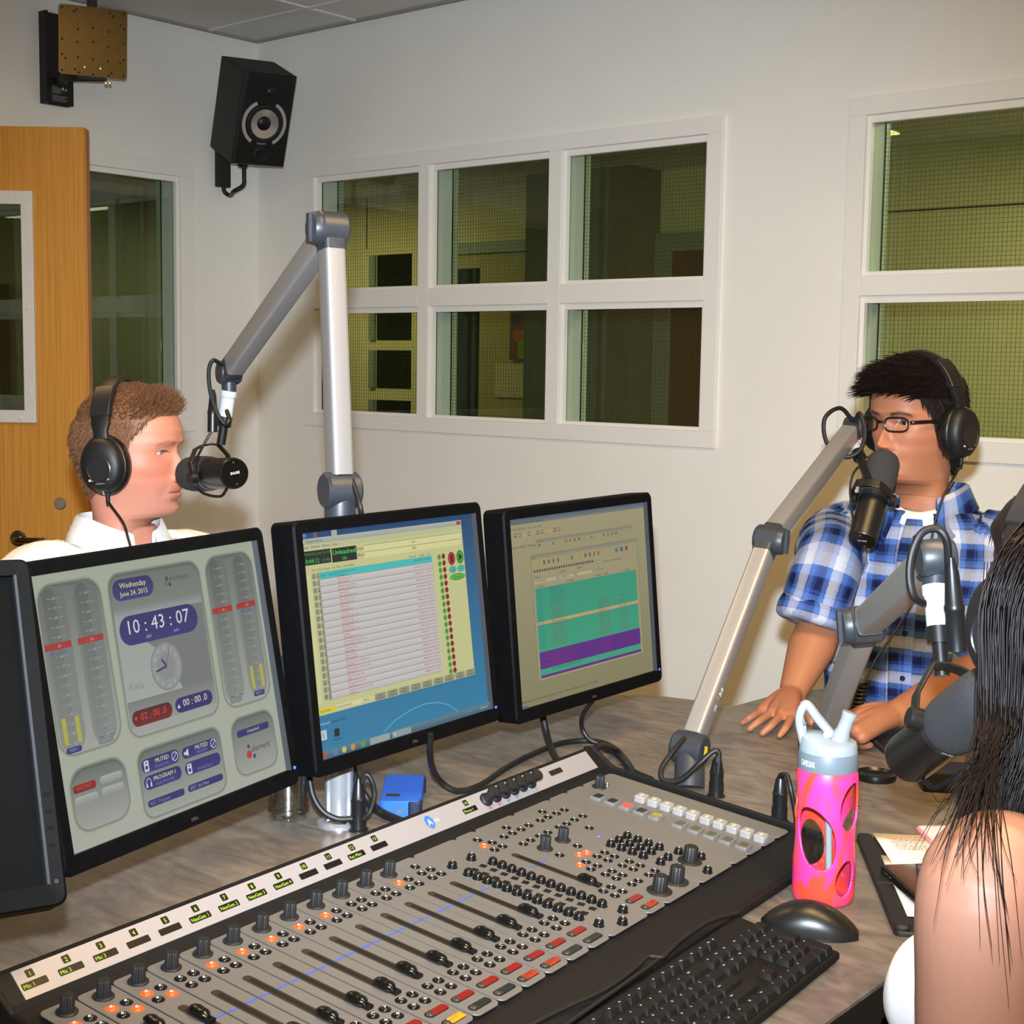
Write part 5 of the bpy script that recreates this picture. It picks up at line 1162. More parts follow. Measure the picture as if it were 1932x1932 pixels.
# portfolio, papers, phones
fx_ = Vector((.565, -.825, 0)).normalized(); fy_ = Vector((fx_.y*-1, fx_.x, 0)); fo = Vector((4.022, -2.245, DZ))
PF = frame(fo, fx_, fy_, (0, 0, 1))
pf = thing('leather_portfolio', 'black leather portfolio folder lying under the printed papers', 'folder', PF)
MB(T(.172, .135, 0)).prism(rrect_pts(.345, .27, .008, 4), .0008, .006, .002).build('cover', mat('leather_black', (20, 18, 18), .5, bump=.3, bs=600), pf, smooth=30)
MB(T(.172, .010, 0)).prism(rrect_pts(.34, .020, .008, 4), .004, .012, .003).build('spine_roll', mat('leather_black', (20, 18, 18), .5, bump=.3, bs=600), pf, smooth=30)
MB(T(.20, .010, .0122)).box((0, 0, 0), (.002, .020, .0004)).build('seam', mat('seam_dark', (50, 44, 44), .6), pf, smooth=0)
def sheet(label, pos, ang, z, lines, col=(226, 218, 214)):
    o = thing('paper_sheet', label, 'paper', T(pos[0], pos[1], z) @ RZ(ang))
    V = [(x*.1397/4-.07+0, y*.2159/6-.108, .0004+.0012*math.sin(x*.9+y*.5)) for y in range(7) for x in range(5)]
    F = [(j*5+i, j*5+i+1, (j+1)*5+i+1, (j+1)*5+i) for j in range(6) for i in range(4)]
    mb = MB(); mb.add(V, F); s_ = mb.build('sheet', mat('paper_white', col, .85, var=.02), o, smooth=180); so = s_.modifiers.new('solid', 'SOLIDIFY'); so.thickness = .0004
    if lines:
        cv = Canvas(140, 216, .14, .216, .0030, 1e-6, flat=True); rnd = random.Random(4)
        for i in range(lines):
            x = 14+(i % 3)*3; 
            while x < 118: ww = rnd.uniform(3, 9); cv.rect(x, 22+i*6.2, ww, 1.7, (150, 120, 118) if i else (120, 60, 58)); x += ww+1.8
        k_ = cv.build('typed_lines', mat_attr('paper_print', rough=.8), o); k_['kind'] = 'stuff'
    return o
pA_ = atz(1700, 1640, .75)
sheet('white paper sheet with typed lines on the black portfolio', (4.158, -2.266), math.atan2(fx_.y, fx_.x)+math.pi/2+.06, .7475, 9)
sheet('blank white paper sheet under the dark phone', (4.200, -2.356), math.atan2(fx_.y, fx_.x)+math.pi/2-.05, .7468, 0)
def phone(name, label, pos, ang, z, lx_, ly_, th, mcase, mface, border):
    o = thing(name, label, 'phone', T(pos[0], pos[1], z) @ RZ(ang))
    MB().prism(rrect_pts(lx_, ly_, .009, 5), 0, th, .002).build('case', mcase, o, smooth=40)
    MB().prism(rrect_pts(lx_-border*2, ly_-border*2, .006, 5), th, th+.0006).build('screen', mface, o, smooth=0)
    for i in range(2): MB().box((-lx_/2+.02+.014*i, -ly_/2-.0003, th*.5), (.008, .001, .002)).build('side_button', M_CHROME, o, smooth=0)
    return o
pc_ = atz(1655, 1635, .757); pd_ = atz(1727, 1700, .757); dr_ = (pd_-pc_); dr_.z = 0; dr_.normalize(); dn_ = Vector((-dr_.y, dr_.x, 0)); cc_ = pc_ + dr_*.078 + dn_*.042
phone('dark_phone', 'black phone lying on the papers', (cc_.x, cc_.y), math.atan2(dr_.y, dr_.x), .752, .156, .080, .008, mat('phone_black', (14, 13, 14), .3), mat('phone_glass', (10, 8, 9), .08, coat=1), .004)
pk = atz(1742, 1566, .757)
phone('pink_phone', 'phone in a pink case beyond the papers', (pk.x+.050, pk.y+.048), .75, .741, .14, .07, .011, mat('case_pink', (214, 130, 140), .4), mat('phone_face', (225, 205, 208), .2), .004)

# ---- keyboard and mouse
def mat_key(): return mat('key_black', (19, 18, 17), .62, spec=.2, var=.06, vs=200)
KO = CO + CA*((673-221)*.001) + CB*(-.395); KO.z = DZ
kb = thing('keyboard', 'black full size keyboard in front of the mixing console', 'keyboard', frame(KO, CA, CB, (0, 0, 1)))
prk = [(-.0635, .003), (-.0635, .011), (-.060, .0125), (.040, .0195), (.0605, .0225), (.0635, .020), (.0635, .004)]
MB().loft([[(x, y, z) for y, z in prk] for x in (-.221, .221)]).build('base', mat('keyboard_black', (17, 16, 15), .6, spec=.2, var=.1), kb, smooth=0, bevel=.003)
U = .0190; slope = math.atan2(.0195-.0125, .10)
def keymesh(wu, hu, st):
    w_, h_ = U*wu-.0012, U*hu-.0012; mb = MB(); mb.mi = 0
    B0 = rrect_pts(w_, h_, .0012, 2); B1 = [(p[0]*(w_-.0042)/w_, p[1]*(h_-.0050)/h_+.0006) for p in B0]
    mb.loft([[(x, y, 0) for x, y in B0], [(x, y, .0065) for x, y in B1]])
    if st:
        Vt, Ft = text_mesh(st); x0 = min(p[0] for p in Vt); x1 = max(p[0] for p in Vt); s_ = .0034 if len(st) == 1 else .0026
        mb.mi = 1; mb.add([(-w_/2+.0042+(p[0]-x0)*s_, h_/2-.0062+p[1]*s_-.0004, .0067) for p in Vt], Ft)
    me = mb.mesh('key'); me.materials.append(mat_key()); me.materials.append(M_GLYPH); me.polygons.foreach_set('material_index', mb.fm); finish(me, 30); return me
def put_key(x, y, wu, hu, st):
    o = link('key', keymesh(wu, hu, st), kb); o.matrix_local = T(x, y, .0125+(y+.06)*.07+.0006) @ RX(slope)
x0k = -.213; rows_k = [
 (-.0505, [('Ctrl', 1.25), ('Win', 1.25), ('Alt', 1.25), ('', 6.25), ('Alt', 1.25), ('Fn', 1.25), ('M', 1.25), ('Ctrl', 1.25)]),
 (-.0315, [('Shift', 2.25)]+[(c_, 1) for c_ in 'ZXCVBNM,./']+[('Shift', 2.75)]),
 (-.0125, [('Caps', 1.75)]+[(c_, 1) for c_ in "ASDFGHJKL;'"]+[('Enter', 2.25)]),
 (.0065, [('Tab', 1.5)]+[(c_, 1) for c_ in 'QWERTYUIOP[]']+[('\\', 1.5)]),
 (.0255, [(c_, 1) for c_ in '`1234567890-=']+[('Back', 2)])]
for y, ks in rows_k:
    x = x0k
    for st, wu in ks: put_key(x+U*wu/2, y, wu, 1, st); x += U*wu
fx0 = [0, 2, 3, 4, 5, 6.5, 7.5, 8.5, 9.5, 11, 12, 13, 14]
for i, xx_ in enumerate(fx0): put_key(x0k+U*(xx_+.5), .0475, 1, .72, 'Esc' if i == 0 else 'F%d' % i)
nx = x0k+U*15.25
for i, st in enumerate(('PrS', 'ScL', 'Brk')): put_key(nx+U*(i+.5), .0475, 1, .72, st)
for j, rw in enumerate((('Ins', 'Hm', 'PU'), ('Del', 'End', 'PD'))):
    for i, st in enumerate(rw): put_key(nx+U*(i+.5), .0255-U*j, 1, 1, st)
for i, j, st in ((1, 3, '^'), (0, 4, '<'), (1, 4, 'v'), (2, 4, '>')): put_key(nx+U*(i+.5), .0255-U*j, 1, 1, st)
px_ = x0k+U*18.5
for j, rw in enumerate((('NL', '/', '*', '-'), ('7', '8', '9'), ('4', '5', '6'), ('1', '2', '3'))):
    for i, st in enumerate(rw): put_key(px_+U*(i+.5), .0255-U*j, 1, 1, st)
put_key(px_+U*3.5, .0255-U*1.5, 1, 2, '+'); put_key(px_+U*3.5, .0255-U*3.5, 1, 2, 'En'); put_key(px_+U, .0255-U*4, 2, 1, '0'); put_key(px_+U*2.5, .0255-U*4, 1, 1, '.')
MB().lathe([(.0014, 0), (.0014, .0008)], 8, True, T(.140, .052, .0226)).build('led', mat('led_violet', (120, 110, 255), .3, emit=(120, 110, 255), es=2), kb)
MC0 = atz(1527, 1757, DZ); ma = math.atan2(CR.y, CR.x)-.25
ms = thing('computer_mouse', 'black cordless mouse beside the keyboard at the foot of the pink bottle', 'mouse', T(*MC0) @ RZ(ma))
rings = []
for k_ in range(15):
    t_ = k_/14; x = -.056+.112*t_; wd = .030*math.sqrt(max(0.012, 1-abs((t_-.52)/.52)**2.6)); hh = .036*max(.08, math.sin(math.pi*min(1, max(.03, t_*.93+.05)))**.75)
    rings.append([(x, wd*math.cos(a)*(1 if math.sin(a) > 0 else .96), .0006+max(0, math.sin(a))**.75*hh+(0 if math.sin(a) > 0 else 0)) for a in [2*math.pi*i/28 for i in range(28)]])
MB().loft(rings).build('shell', mat('mouse_black', (22, 22, 20), .34), ms, smooth=60)
MB(T(0, 0, 0)).prism([(p[0]*1.0, p[1]) for p in rrect_pts(.098, .048, .022, 6)], .0002, .0012).build('glide_base', mat('mouse_base', (12, 12, 12), .5), ms, smooth=30)

# ---- cable plugs standing in the desk and loose cables
def plug(label, px, py, hgt, cab):
    o = thing('cable_plug', label, 'plug', T(*atz(px, py, DZ))); b0 = atz(px, py, DZ)
    mb = MB(T(*b0).inverted()); mb.lathe([(.014, 0), (.014, .002), (.0115, .003), (.0115, .022)], 24, True, T(*b0)); mb.build('socket', M_XLR, o)
    mb = MB(T(*b0).inverted()); xlr_mesh(mb, b0+Vector((0, 0, .018)), b0+Vector((0, 0, hgt)), .0105); mb.build('boot', M_XLR, o)
    mb = MB(T(*b0).inverted()); mb.tube([b0+Vector((0, 0, hgt-.004))]+cab, .0036, 10, 8); mb.build('cable', M_CABLE, o)
    return o
plug('black cable plug standing beside the monitor pole', 676, 1566, .075, [dep(678, 1490, 2.0), dep(690, 1462, 2.0), dep(702, 1475, 2.0), dep(706, 1500, 2.0), dep(698, 1530, 1.99), dep(685, 1545, 1.99)])
plug('black cable plug standing beside the leaning arm base', 1351, 1502, .062, [dep(1352, 1440, 2.18), dep(1355, 1424, 2.18)])
plug('black cable plug standing beside the pink bottle', 1470, 1550, .070, [dep(1474, 1462, 2.04), dep(1485, 1464, 2.03), dep(1492, 1490, 2.02), dep(1500, 1530, 2.02), dep(1503, 1560, 2.01)])
def zc(l): return [atz(x, y, z) for x, y, z in l]
cable('black cable looping below the playlist monitor across the desk', [dep(812, 1385, 2.06), dep(812, 1430, 2.08)]+zc([(826, 1468, .77), (860, 1492, .746), (905, 1482, .745), (950, 1452, .745), (1000, 1425, .745), (1060, 1402, .745), (1120, 1398, .745), (1160, 1412, .745), (1185, 1440, .745), (1200, 1465, .744)]), .0048)
cable('thick black cable hanging from the schedule monitor', [dep(1024, 1352, 2.42), dep(1034, 1395, 2.40), dep(1050, 1432, 2.34), dep(1075, 1448, 2.26)]+[dep(1105, 1425, 2.28), dep(1135, 1408, 2.32)]+zc([(1165, 1418, .748), (1180, 1440, .745), (1192, 1462, .745)]), .0060)
cable('thin black cable curling from the schedule monitor corner', [dep(1118, 1322, 2.42), dep(1100, 1348, 2.44), dep(1098, 1372, 2.46)]+zc([(1112, 1395, .755), (1140, 1408, .747), (1170, 1430, .747), (1190, 1452, .747), (1230, 1470, .745)]), .0040)
cable('thick black cable bending down beside the blue drive', [dep(664, 1440, 2.07), dep(672, 1472, 2.05)]+zc([(692, 1508, .775), (715, 1530, .752), (745, 1545, .748), (775, 1556, .747)]), .0062)
cable('black cable sagging round the monitor pole', [dep(582, 1455, 1.98), dep(590, 1500, 1.97), dep(608, 1530, 1.965), dep(635, 1545, 1.965), dep(664, 1545, 1.97)], .0045)
cable('thin black keyboard cable along the console edge', zc([(1395, 1722, .765), (1340, 1738, .768), (1290, 1770, .768), (1240, 1812, .768), (1180, 1855, .766), (1130, 1890, .764), (1080, 1925, .762), (1030, 1960, .76)]), .0022)
cable('thin black mouse receiver cable on the console edge', zc([(1300, 1758, .768), (1262, 1795, .768), (1250, 1806, .769), (1222, 1806, .769), (1195, 1830, .768), (1140, 1868, .767), (1060, 1905, .766), (980, 1945, .764)]), .0022)
# ================================================================== people
def sstep(a, b, x):
    t = np.clip((x-a)/(b-a), 0, 1); return t*t*(3-2*t)
HZ = [-.21, -.16, -.138, -.125, -.119, -.112, -.101, -.091, -.082, -.073, -.064, -.052, -.03, 0, .02, .04, .06, .08, .095, .106, .114, .118]
HF = [.012, .016, .022, .036, .062, .079, .0855, .0865, .0872, .0882, .0888, .089, .0865, .0850, .0935, .0955, .090, .077, .059, .040, .020, .004]
HB = [-.088, -.080, -.074, -.073, -.073, -.073, -.074, -.076, -.080, -.083, -.087, -.092, -.098, -.103, -.105, -.104, -.098, -.086, -.070, -.052, -.030, -.012]
HW = [.068, .060, .058, .0575, .058, .0595, .0605, .062, .0635, .065, .067, .070, .0735, .0765, .0775, .077, .074, .066, .054, .040, .022, .006]
HN = [2.0, 2.0, 2.0, 1.9, 1.65, 1.6, 1.62, 1.68, 1.75, 1.8, 1.85, 1.95, 2.1, 2.3, 2.4, 2.4, 2.35, 2.2, 2.1, 2.0, 2.0, 2.0]
def smooth_interp(z, xs, ys):
    zz = np.linspace(xs[0], xs[-1], 700); yy = np.interp(zz, xs, ys); k = np.hanning(13); k /= k.sum()
    yp = np.pad(yy, 6, mode='edge'); yy = np.convolve(yp, k, 'valid'); return np.interp(z, zz, yy)
def head_arrays(nose=1.0, jaw=1.0, full=0.0, NR=190, NT=216):
    """head + neck surface. x forward, y left, z up, origin between the ears at eye height"""
    zs = np.concatenate([np.linspace(-.21, -.125, 18)[:-1], np.linspace(-.125, .03, 112)[:-1], np.linspace(.03, .118, NR-128)])
    uu = np.linspace(0, 2*np.pi, NT, endpoint=False); tt = uu - .42*np.sin(uu) - .0*np.sin(2*uu)
    Z, Tt = np.meshgrid(zs, tt, indexing='ij')
    xf = smooth_interp(Z, HZ, HF); xb = smooth_interp(Z, HZ, HB); w = smooth_interp(Z, HZ, HW); nn = smooth_interp(Z, HZ, HN)
    w = w*(1+full*.05*np.exp(-((Z+.05)/.04)**2)); jawm = np.exp(-((Z+.1)/.03)**2); w = w*(1+(jaw-1)*jawm)
    xc = -.012; c, s = np.cos(Tt), np.sin(Tt)
    e = 2/np.where(c > 0, nn, 2.1)
    X = np.where(c > 0, xc+(xf-xc)*np.abs(c)**e, xc-(xc-xb)*np.abs(c)**(2/2.1)); Y = w*np.sign(s)*np.abs(s)**(2/np.where(c > 0, np.maximum(nn, 2.0), 2.1))
    front = sstep(.02, .06, X)
    g = lambda y0, z0, sy, sz: np.exp(-((Y-y0)/sy)**2-((Z-z0)/sz)**2)
    G2 = lambda y0, z0, sy, sz: g(y0, z0, sy, sz)+g(-y0, z0, sy, sz)
    # eye sockets, brow, cheekbones, temples
    X -= front*.0075*G2(.031, -.001, .017, .0115); X += front*.0035*G2(.028, .019, .020, .006)
    Y += np.sign(Y)*.0035*G2(.060, -.024, .02, .016); X += front*.003*G2(.044, -.028, .016, .014)
    Y -= np.sign(Y)*.003*np.exp(-((X-.055)/.02)**2-((Z-.03)/.02)**2)
    # nose
    pz = np.interp(Z, [-.062, -.055, -.051, -.047, -.041, -.030, -.015, .0, .008, .016], [0, .002, .011, .022, .027, .0215, .013, .0055, .002, 0])*nose
    wn = np.interp(Z, [-.06, -.048, -.040, -.02, .0, .02], [.011, .0105, .0095, .0075, .0065, .006])
    X += front*pz*np.exp(-(np.abs(Y)/wn)**2.2)
    X += front*.010*nose*G2(.0130, -.0465, .0062, .0068); X -= front*.004*G2(.0065, -.053, .0035, .0025)
    # mouth
    ml = sstep(.026, .014, np.abs(Y))
    X += front*ml*(.0030*np.exp(-((Z+.0660)/.0045)**2)+.0040*np.exp(-((Z+.0815)/.0052)**2)-.0035*np.exp(-((Z+.0735)/.0016)**2))
    X += front*(.0055*g(0, -.106, .017, .010)+.0050*g(0, -.072, .024, .014)-.0045*g(0, -.0915, .020, .005)-.003*G2(.030, -.074, .008, .012))
    # eyelid opening
    lidu = .0036*(1-((np.abs(Y)-.031)/.0145)**2); lidd = .0028*(1-((np.abs(Y)-.031)/.0145)**2)
    opening = (np.abs(np.abs(Y)-.031) < .0145) & (Z < lidu) & (Z > -lidd) & (front > .5)
    X += front*.0022*np.exp(-((np.abs(Y)-.031)/.016)**2)*(np.exp(-((Z-lidu-.0018)/.0022)**2)+.7*np.exp(-((Z+lidd+.0016)/.0022)**2))
    X = np.where(opening, X-.013, X)
    return X, Y, Z, front, opening, lidu
def head_colors(X, Y, Z, front, opening, lidu, skin, lip, hairc, hairfn, ruddy=.0, stubble=0, brow=None):
    sk = np.array(lin(skin)[:3]); C = np.ones(X.shape+(3,))*sk
    def mixc(m, col):
        m = m[..., None]; return C*(1-m)+np.array(lin(col)[:3])*m
    G2 = lambda y0, z0, sy, sz: np.exp(-((np.abs(Y)-y0)/sy)**2-((Z-z0)/sz)**2)
    red = tuple(int(v) for v in (min(255, skin[0]*1.02), skin[1]*.74, skin[2]*.70))
    C = mixc(np.clip(ruddy*(.35+.65*front)*(.7*G2(.050, -.032, .032, .030)+.8*G2(0, -.043, .015, .014)+.30), 0, .8), red)
    if stubble: C = mixc(stubble*sstep(-.052, -.066, Z)*sstep(-.01, .03, X)*sstep(-.155, -.13, Z), tuple(int(v*.62) for v in skin))
    lipm = sstep(.025, .018, np.abs(Y))*front*(np.exp(-((Z+.0655)/.0042)**4)+np.exp(-((Z+.0810)/.0050)**4)); C = mixc(np.clip(lipm, 0, 1)*.75, lip)
    C = mixc(sstep(.025, .020, np.abs(Y))*front*np.exp(-((Z+.0735)/.0013)**2), (90, 40, 36))
    eyeb = front*(np.abs(np.abs(Y)-.031) < .0155)*np.exp(-((Z-lidu-.0004)/.0012)**2); C = mixc(np.clip(eyeb, 0, 1)*.85, (40, 26, 20))
    C = mixc(opening*1.0, (120, 70, 60))
    if brow:
        by = np.abs(Y); bz = .0165+.004*np.exp(-((by-.034)/.014)**2)-.003*sstep(.04, .052, by)
        C = mixc(brow[1]*front*sstep(.011, .016, by)*sstep(.055, .046, by)*np.exp(-((Z-bz)/.0036)**2), brow[0])
    C = mixc(hairfn(X, Y, Z), hairc); return C
def grid_mb(mb, M, X, Y, Z):
    n, m = X.shape; V = np.stack([X, Y, Z], -1).reshape(-1, 3); Mn = np.array(M)
    V = V@Mn[:3, :3].T+Mn[:3, 3]; F = []
    for j in range(n-1):
        for i in range(m): q = (i+1) % m; F.append((j*m+i, j*m+q, (j+1)*m+q, (j+1)*m+i))
    F.append(tuple(range(m))[::-1]); F.append(tuple(range((n-1)*m, n*m))); mb.add([tuple(v) for v in V], F); return V
def voxel_mesh(mb, size, smooth=2, factor=.5):
    me = mb.mesh('vox'); ob = bpy.data.objects.new('vox', me); COL.objects.link(ob)
    r = ob.modifiers.new('r', 'REMESH'); r.mode = 'VOXEL'; r.voxel_size = size; r.adaptivity = 0
    if smooth: s = ob.modifiers.new('s', 'SMOOTH'); s.factor = factor; s.iterations = smooth
    dg = bpy.context.evaluated_depsgraph_get(); ev = ob.evaluated_get(dg); m2 = ev.to_mesh()
    V = np.zeros(len(m2.vertices)*3); m2.vertices.foreach_get('co', V); V = V.reshape(-1, 3); F = [tuple(p.vertices) for p in m2.polygons]
    N = np.zeros(len(m2.vertices)*3); m2.vertices.foreach_get('normal', N); N = N.reshape(-1, 3)
    ev.to_mesh_clear(); bpy.data.objects.remove(ob); bpy.data.meshes.remove(me); return V, F, N
def kd_of(pts):
    k = kdtree.KDTree(len(pts))
    for i, p in enumerate(pts): k.insert(p, i)
    k.balance(); return k
def mesh_obj(name, V, F, m, parent, cols=None, uv=None, smooth=180):
    me = bpy.data.meshes.new(name); me.from_pydata([tuple(v) for v in V], [], F); me.materials.append(m)
    if cols is not None:
        a = me.color_attributes.new('Col', 'FLOAT_COLOR', 'POINT'); c = np.ones((len(V), 4)); c[:, :3] = cols; a.data.foreach_set('color', c.ravel())
    if uv is not None:
        a = me.attributes.new('puv', 'FLOAT_VECTOR', 'POINT'); u3 = np.zeros((len(V), 3)); u3[:, :2] = uv; a.data.foreach_set('vector', u3.ravel())
    finish(me, smooth); return link(name, me, parent)
def strands(parent, name, roots, m, sides=3):
    """roots: list of (points, radius) tapered hair strands"""
    mb = MB()
    for P, r in roots: mb.tube(P, [r, r*.9, r*.55, r*.12], sides, 0, False)
    o = mb.build(name, m, parent, smooth=180); o['kind'] = 'stuff'; return o
def limb(mb, pts, rad, n=20, smooth=6, flat=1.0, up=None):
    """closed tapered tube with rounded ends"""
    P = catmull(pts, smooth); R = lerp_list(rad, len(P)); d0 = (P[0]-P[1]).normalized(); d1 = (P[-1]-P[-2]).normalized()
    PP = [P[0]+d0*R[0]*.75, P[0]+d0*R[0]*.45]+P+[P[-1]+d1*R[-1]*.45, P[-1]+d1*R[-1]*.8, P[-1]+d1*R[-1]*.97]
    RR = [R[0]*.5, R[0]*.85]+R+[R[-1]*.87, R[-1]*.58, R[-1]*.22]
    mb_tube_var(mb, PP, RR, n, flat, up)
def mb_tube_var(mb, P, R, n, flat=1.0, up=None):
    V = []; F = []; t0 = (P[1]-P[0]).normalized(); x = Vector(up) if up else (Vector((0, 0, 1)) if abs(t0.z) < .9 else Vector((1, 0, 0))); x = (x-t0*x.dot(t0)).normalized()
    for i, p in enumerate(P):
        t = (P[min(i+1, len(P)-1)]-P[max(i-1, 0)]).normalized(); x = (x-t*x.dot(t)).normalized(); y = t.cross(x)
        for k in range(n): a = 2*math.pi*k/n; V.append(p+x*(R[i]*math.cos(a)*flat)+y*(R[i]*math.sin(a)))
    for j in range(len(P)-1):
        for k in range(n): q = (k+1) % n; F.append((j*n+k, j*n+q, (j+1)*n+q, (j+1)*n+k))
    F += [tuple(range(n))[::-1], tuple(range((len(P)-1)*n, len(P)*n))]; mb.add(V, F)
TZ = [(.075, .058, .060, .012), (.045, .062, .064, .006), (.015, .088, .074, .0), (-.015, .140, .086, -.006), (-.045, .182, .096, -.008), (-.085, .200, .106, -.004), (-.15, .192, .120, .008), (-.25, .180, .124, .014), (-.37, .168, .120, .016), (-.50, .172, .128, .014), (-.62, .182, .135, .012)]
def torso_rings(grow=0.0, wide=1.0, deep=1.0, top=0, n=120):
    R = []
    for z, w, d, cx in TZ[top:]:
        R.append([(cx+(d*deep+grow)*math.copysign(abs(math.cos(a))**(2/2.3), math.cos(a)), (w*wide+grow)*math.copysign(abs(math.sin(a))**(2/2.3), math.sin(a)), z) for a in [2*math.pi*k/n for k in range(n)]])
    P = []
    for i in range(len(R)-1):       # subdivide vertically
        for s in range(9): t = s/9; P.append([tuple(R[i][k][j]*(1-t)+R[i+1][k][j]*t for j in range(3)) for k in range(n)])
    P.append(R[-1]); return P
def yaw_frame(o, psi, left=True, tilt=0.0):
    """frame at o looking towards picture right (left=False: picture left), turned psi towards the camera"""
    h = Vector((CR.x, CR.y, 0)).normalized(); f_ = Vector((CF.x, CF.y, 0)).normalized()
    fw = (h if left else -h)*math.cos(psi) - f_*math.sin(psi); fw = (fw + Vector((0, 0, tilt))).normalized()
    y = Vector((0, 0, 1)).cross(fw).normalized(); return frame(o, fw, y, fw.cross(y))
def headphones(label, M, side=1, text=True, cable=None, wide=1.0, tilt=0.0, back=0.0):
    """side: +1/-1 y side that carries the cable. cups oval, band over the head"""
    M = M @ T(back, 0, 0) @ RY(tilt)
    t = thing('headphones', label, 'headphones', M, 'closed studio headphones')
    hb = MB(); N = 36; rings = []
    for k in range(N+1):
        a = math.radians(-12+204*k/N); R_ = .099*wide; ry, rz = R_, .128; wx = .017 if 20 < -12+204*k/N < 160 else .013
        c_ = Vector((-.012, ry*math.cos(a), rz*math.sin(a)+.008)); nrm = Vector((0, math.cos(a)/ry, math.sin(a)/rz)).normalized(); th = .0055
        rings.append([c_+Vector((x, 0, 0))+nrm*q for x, q in ((-wx, -th*.6), (-wx*.7, -th), (wx*.7, -th), (wx, -th*.6), (wx, th*.6), (wx*.7, th), (-wx*.7, th), (-wx, th*.6))])
    hb.loft(rings); band = hb.build('headband', mat('headphone_matte', (20, 20, 21), .5, var=.1), t, smooth=40)
    for a0, a1 in ((28, 60), (120, 152)):
        r2 = []
        for k in range(9):
            a = math.radians(a0+(a1-a0)*k/8); ry, rz = .099*wide, .128; c_ = Vector((-.012, ry*math.cos(a), rz*math.sin(a)+.008)); nrm = Vector((0, math.cos(a)/ry, math.sin(a)/rz)).normalized()
            r2.append([c_+Vector((x, 0, 0))+nrm*q for x, q in ((-.0185, -.008), (.0185, -.008), (.0185, .0078), (-.0185, .0078))])
        MB().loft(r2).build('slider_sleeve', mat('headphone_satin', (30, 30, 31), .35), band, smooth=40, bevel=.002)
    for s in (1, -1):
        CM = T(-.012, s*.080*wide, -.018) @ (RX(-math.pi/2) if s > 0 else RX(math.pi/2)) @ RZ(.0)   # local z outward
        def ov(r, z, kx=.82): return [(r*kx*math.cos(a), r*math.sin(a), z) for a in [2*math.pi*i/40 for i in range(40)]]
        MB(CM).loft([ov(.046, -.006), ov(.053, -.002), ov(.055, .008), ov(.054, .017), ov(.050, .021)]).build('ear_pad', mat('pad_leather', (14, 14, 15), .38, var=.1, vs=80, bump=.3, bs=120), t, smooth=60)
        cup = MB(CM).loft([ov(.050, .018), ov(.050, .024), ov(.047, .033), ov(.040, .039), ov(.026, .0415)]).build('ear_cup', mat('headphone_matte', (20, 20, 21), .5, var=.1), t, smooth=40)
        MB(CM @ T(0, .006 if s > 0 else -.006, 0)).lathe([(.0235, .0405), (.0235, .0425), (.0215, .0435), (.0205, .0425), (.001, .0425)], 36).build('cup_disc', mat('headphone_satin', (30, 30, 31), .35), cup, smooth=40)
        if text and s == side:
            up = Vector((0, 0, 1)); n_ = Vector((0, s, 0)); xx_ = up.cross(n_)
            cv = Canvas(80, 30, .05, .019, 0, 1e-5, flat=True); cv.text('SENNHEISER', 40, 12, 7, (200, 200, 200), w=58, align='c'); cv.rect(6, 6, 5, 6, (200, 200, 200)); cv.text('HD 280 pro', 40, 22, 4, (160, 160, 160), align='c')
            cv.build('logo', mat_attr('bezel_print', rough=.4), cup, frame((-.012, s*(.080*wide+.0418), -.046), xx_, up, n_))
            cv = Canvas(10, 10, .008, .008, 0, 1e-5, flat=True); cv.text('L', 5, 9, 8, (210, 210, 210), align='c'); cv.build('side_mark', mat_attr('bezel_print', rough=.4), cup, frame((-.010, s*(.080*wide+.036), -.066), xx_, up, n_))
    if cable:
        mb = MB(M.inverted()); c0 = M @ Vector((-.010, side*(.080*wide+.022), -.070)); mb.tube([c0, c0+Vector((0, 0, -.012))]+cable, .0022, 8, 8); mb.build('cable', M_CABLE, t)
        mb = MB(M.inverted()); mb.lathe([(.0042, 0), (.0036, .018), (.0026, .024)], 12, True, axis_frame(c0+Vector((0, 0, .004)), c0+Vector((0, 0, -.02)))); mb.build('strain_relief', M_CABLE, t)
    return t
M_SKIN = mat_attr('skin', rough=.5, spec=.35, sss=.12, bump=.06, bs=700, var=.03, vs=120)
def eyes(parent, M, iris):
    for s in (1, -1):
        V = []; cols = []; mb = MB(); c0 = (.0622, s*.031, .0005); nu, nv = 24, 16; F = []
        for j in range(nv+1):
            ph = math.pi*j/nv
            for i in range(nu):
                a = 2*math.pi*i/nu; V.append((c0[0]+.0122*math.cos(ph), c0[1]+.0122*math.sin(ph)*math.cos(a), c0[2]+.0122*math.sin(ph)*math.sin(a)))
                d = ph*.0122; cols.append(lin((14, 10, 9))[:3] if d < .0022 else (lin(iris)[:3] if d < .0060 else lin((178, 166, 158))[:3]))
        for j in range(nv):
            for i in range(nu): q = (i+1) % nu; F.append((j*nu+i, (j+1)*nu+i, (j+1)*nu+q, j*nu+q))
        mesh_obj('eye', [tuple(M @ Vector(v)) for v in V], F, mat_attr('eyeball', rough=.12, spec=.6), parent, np.array(cols))

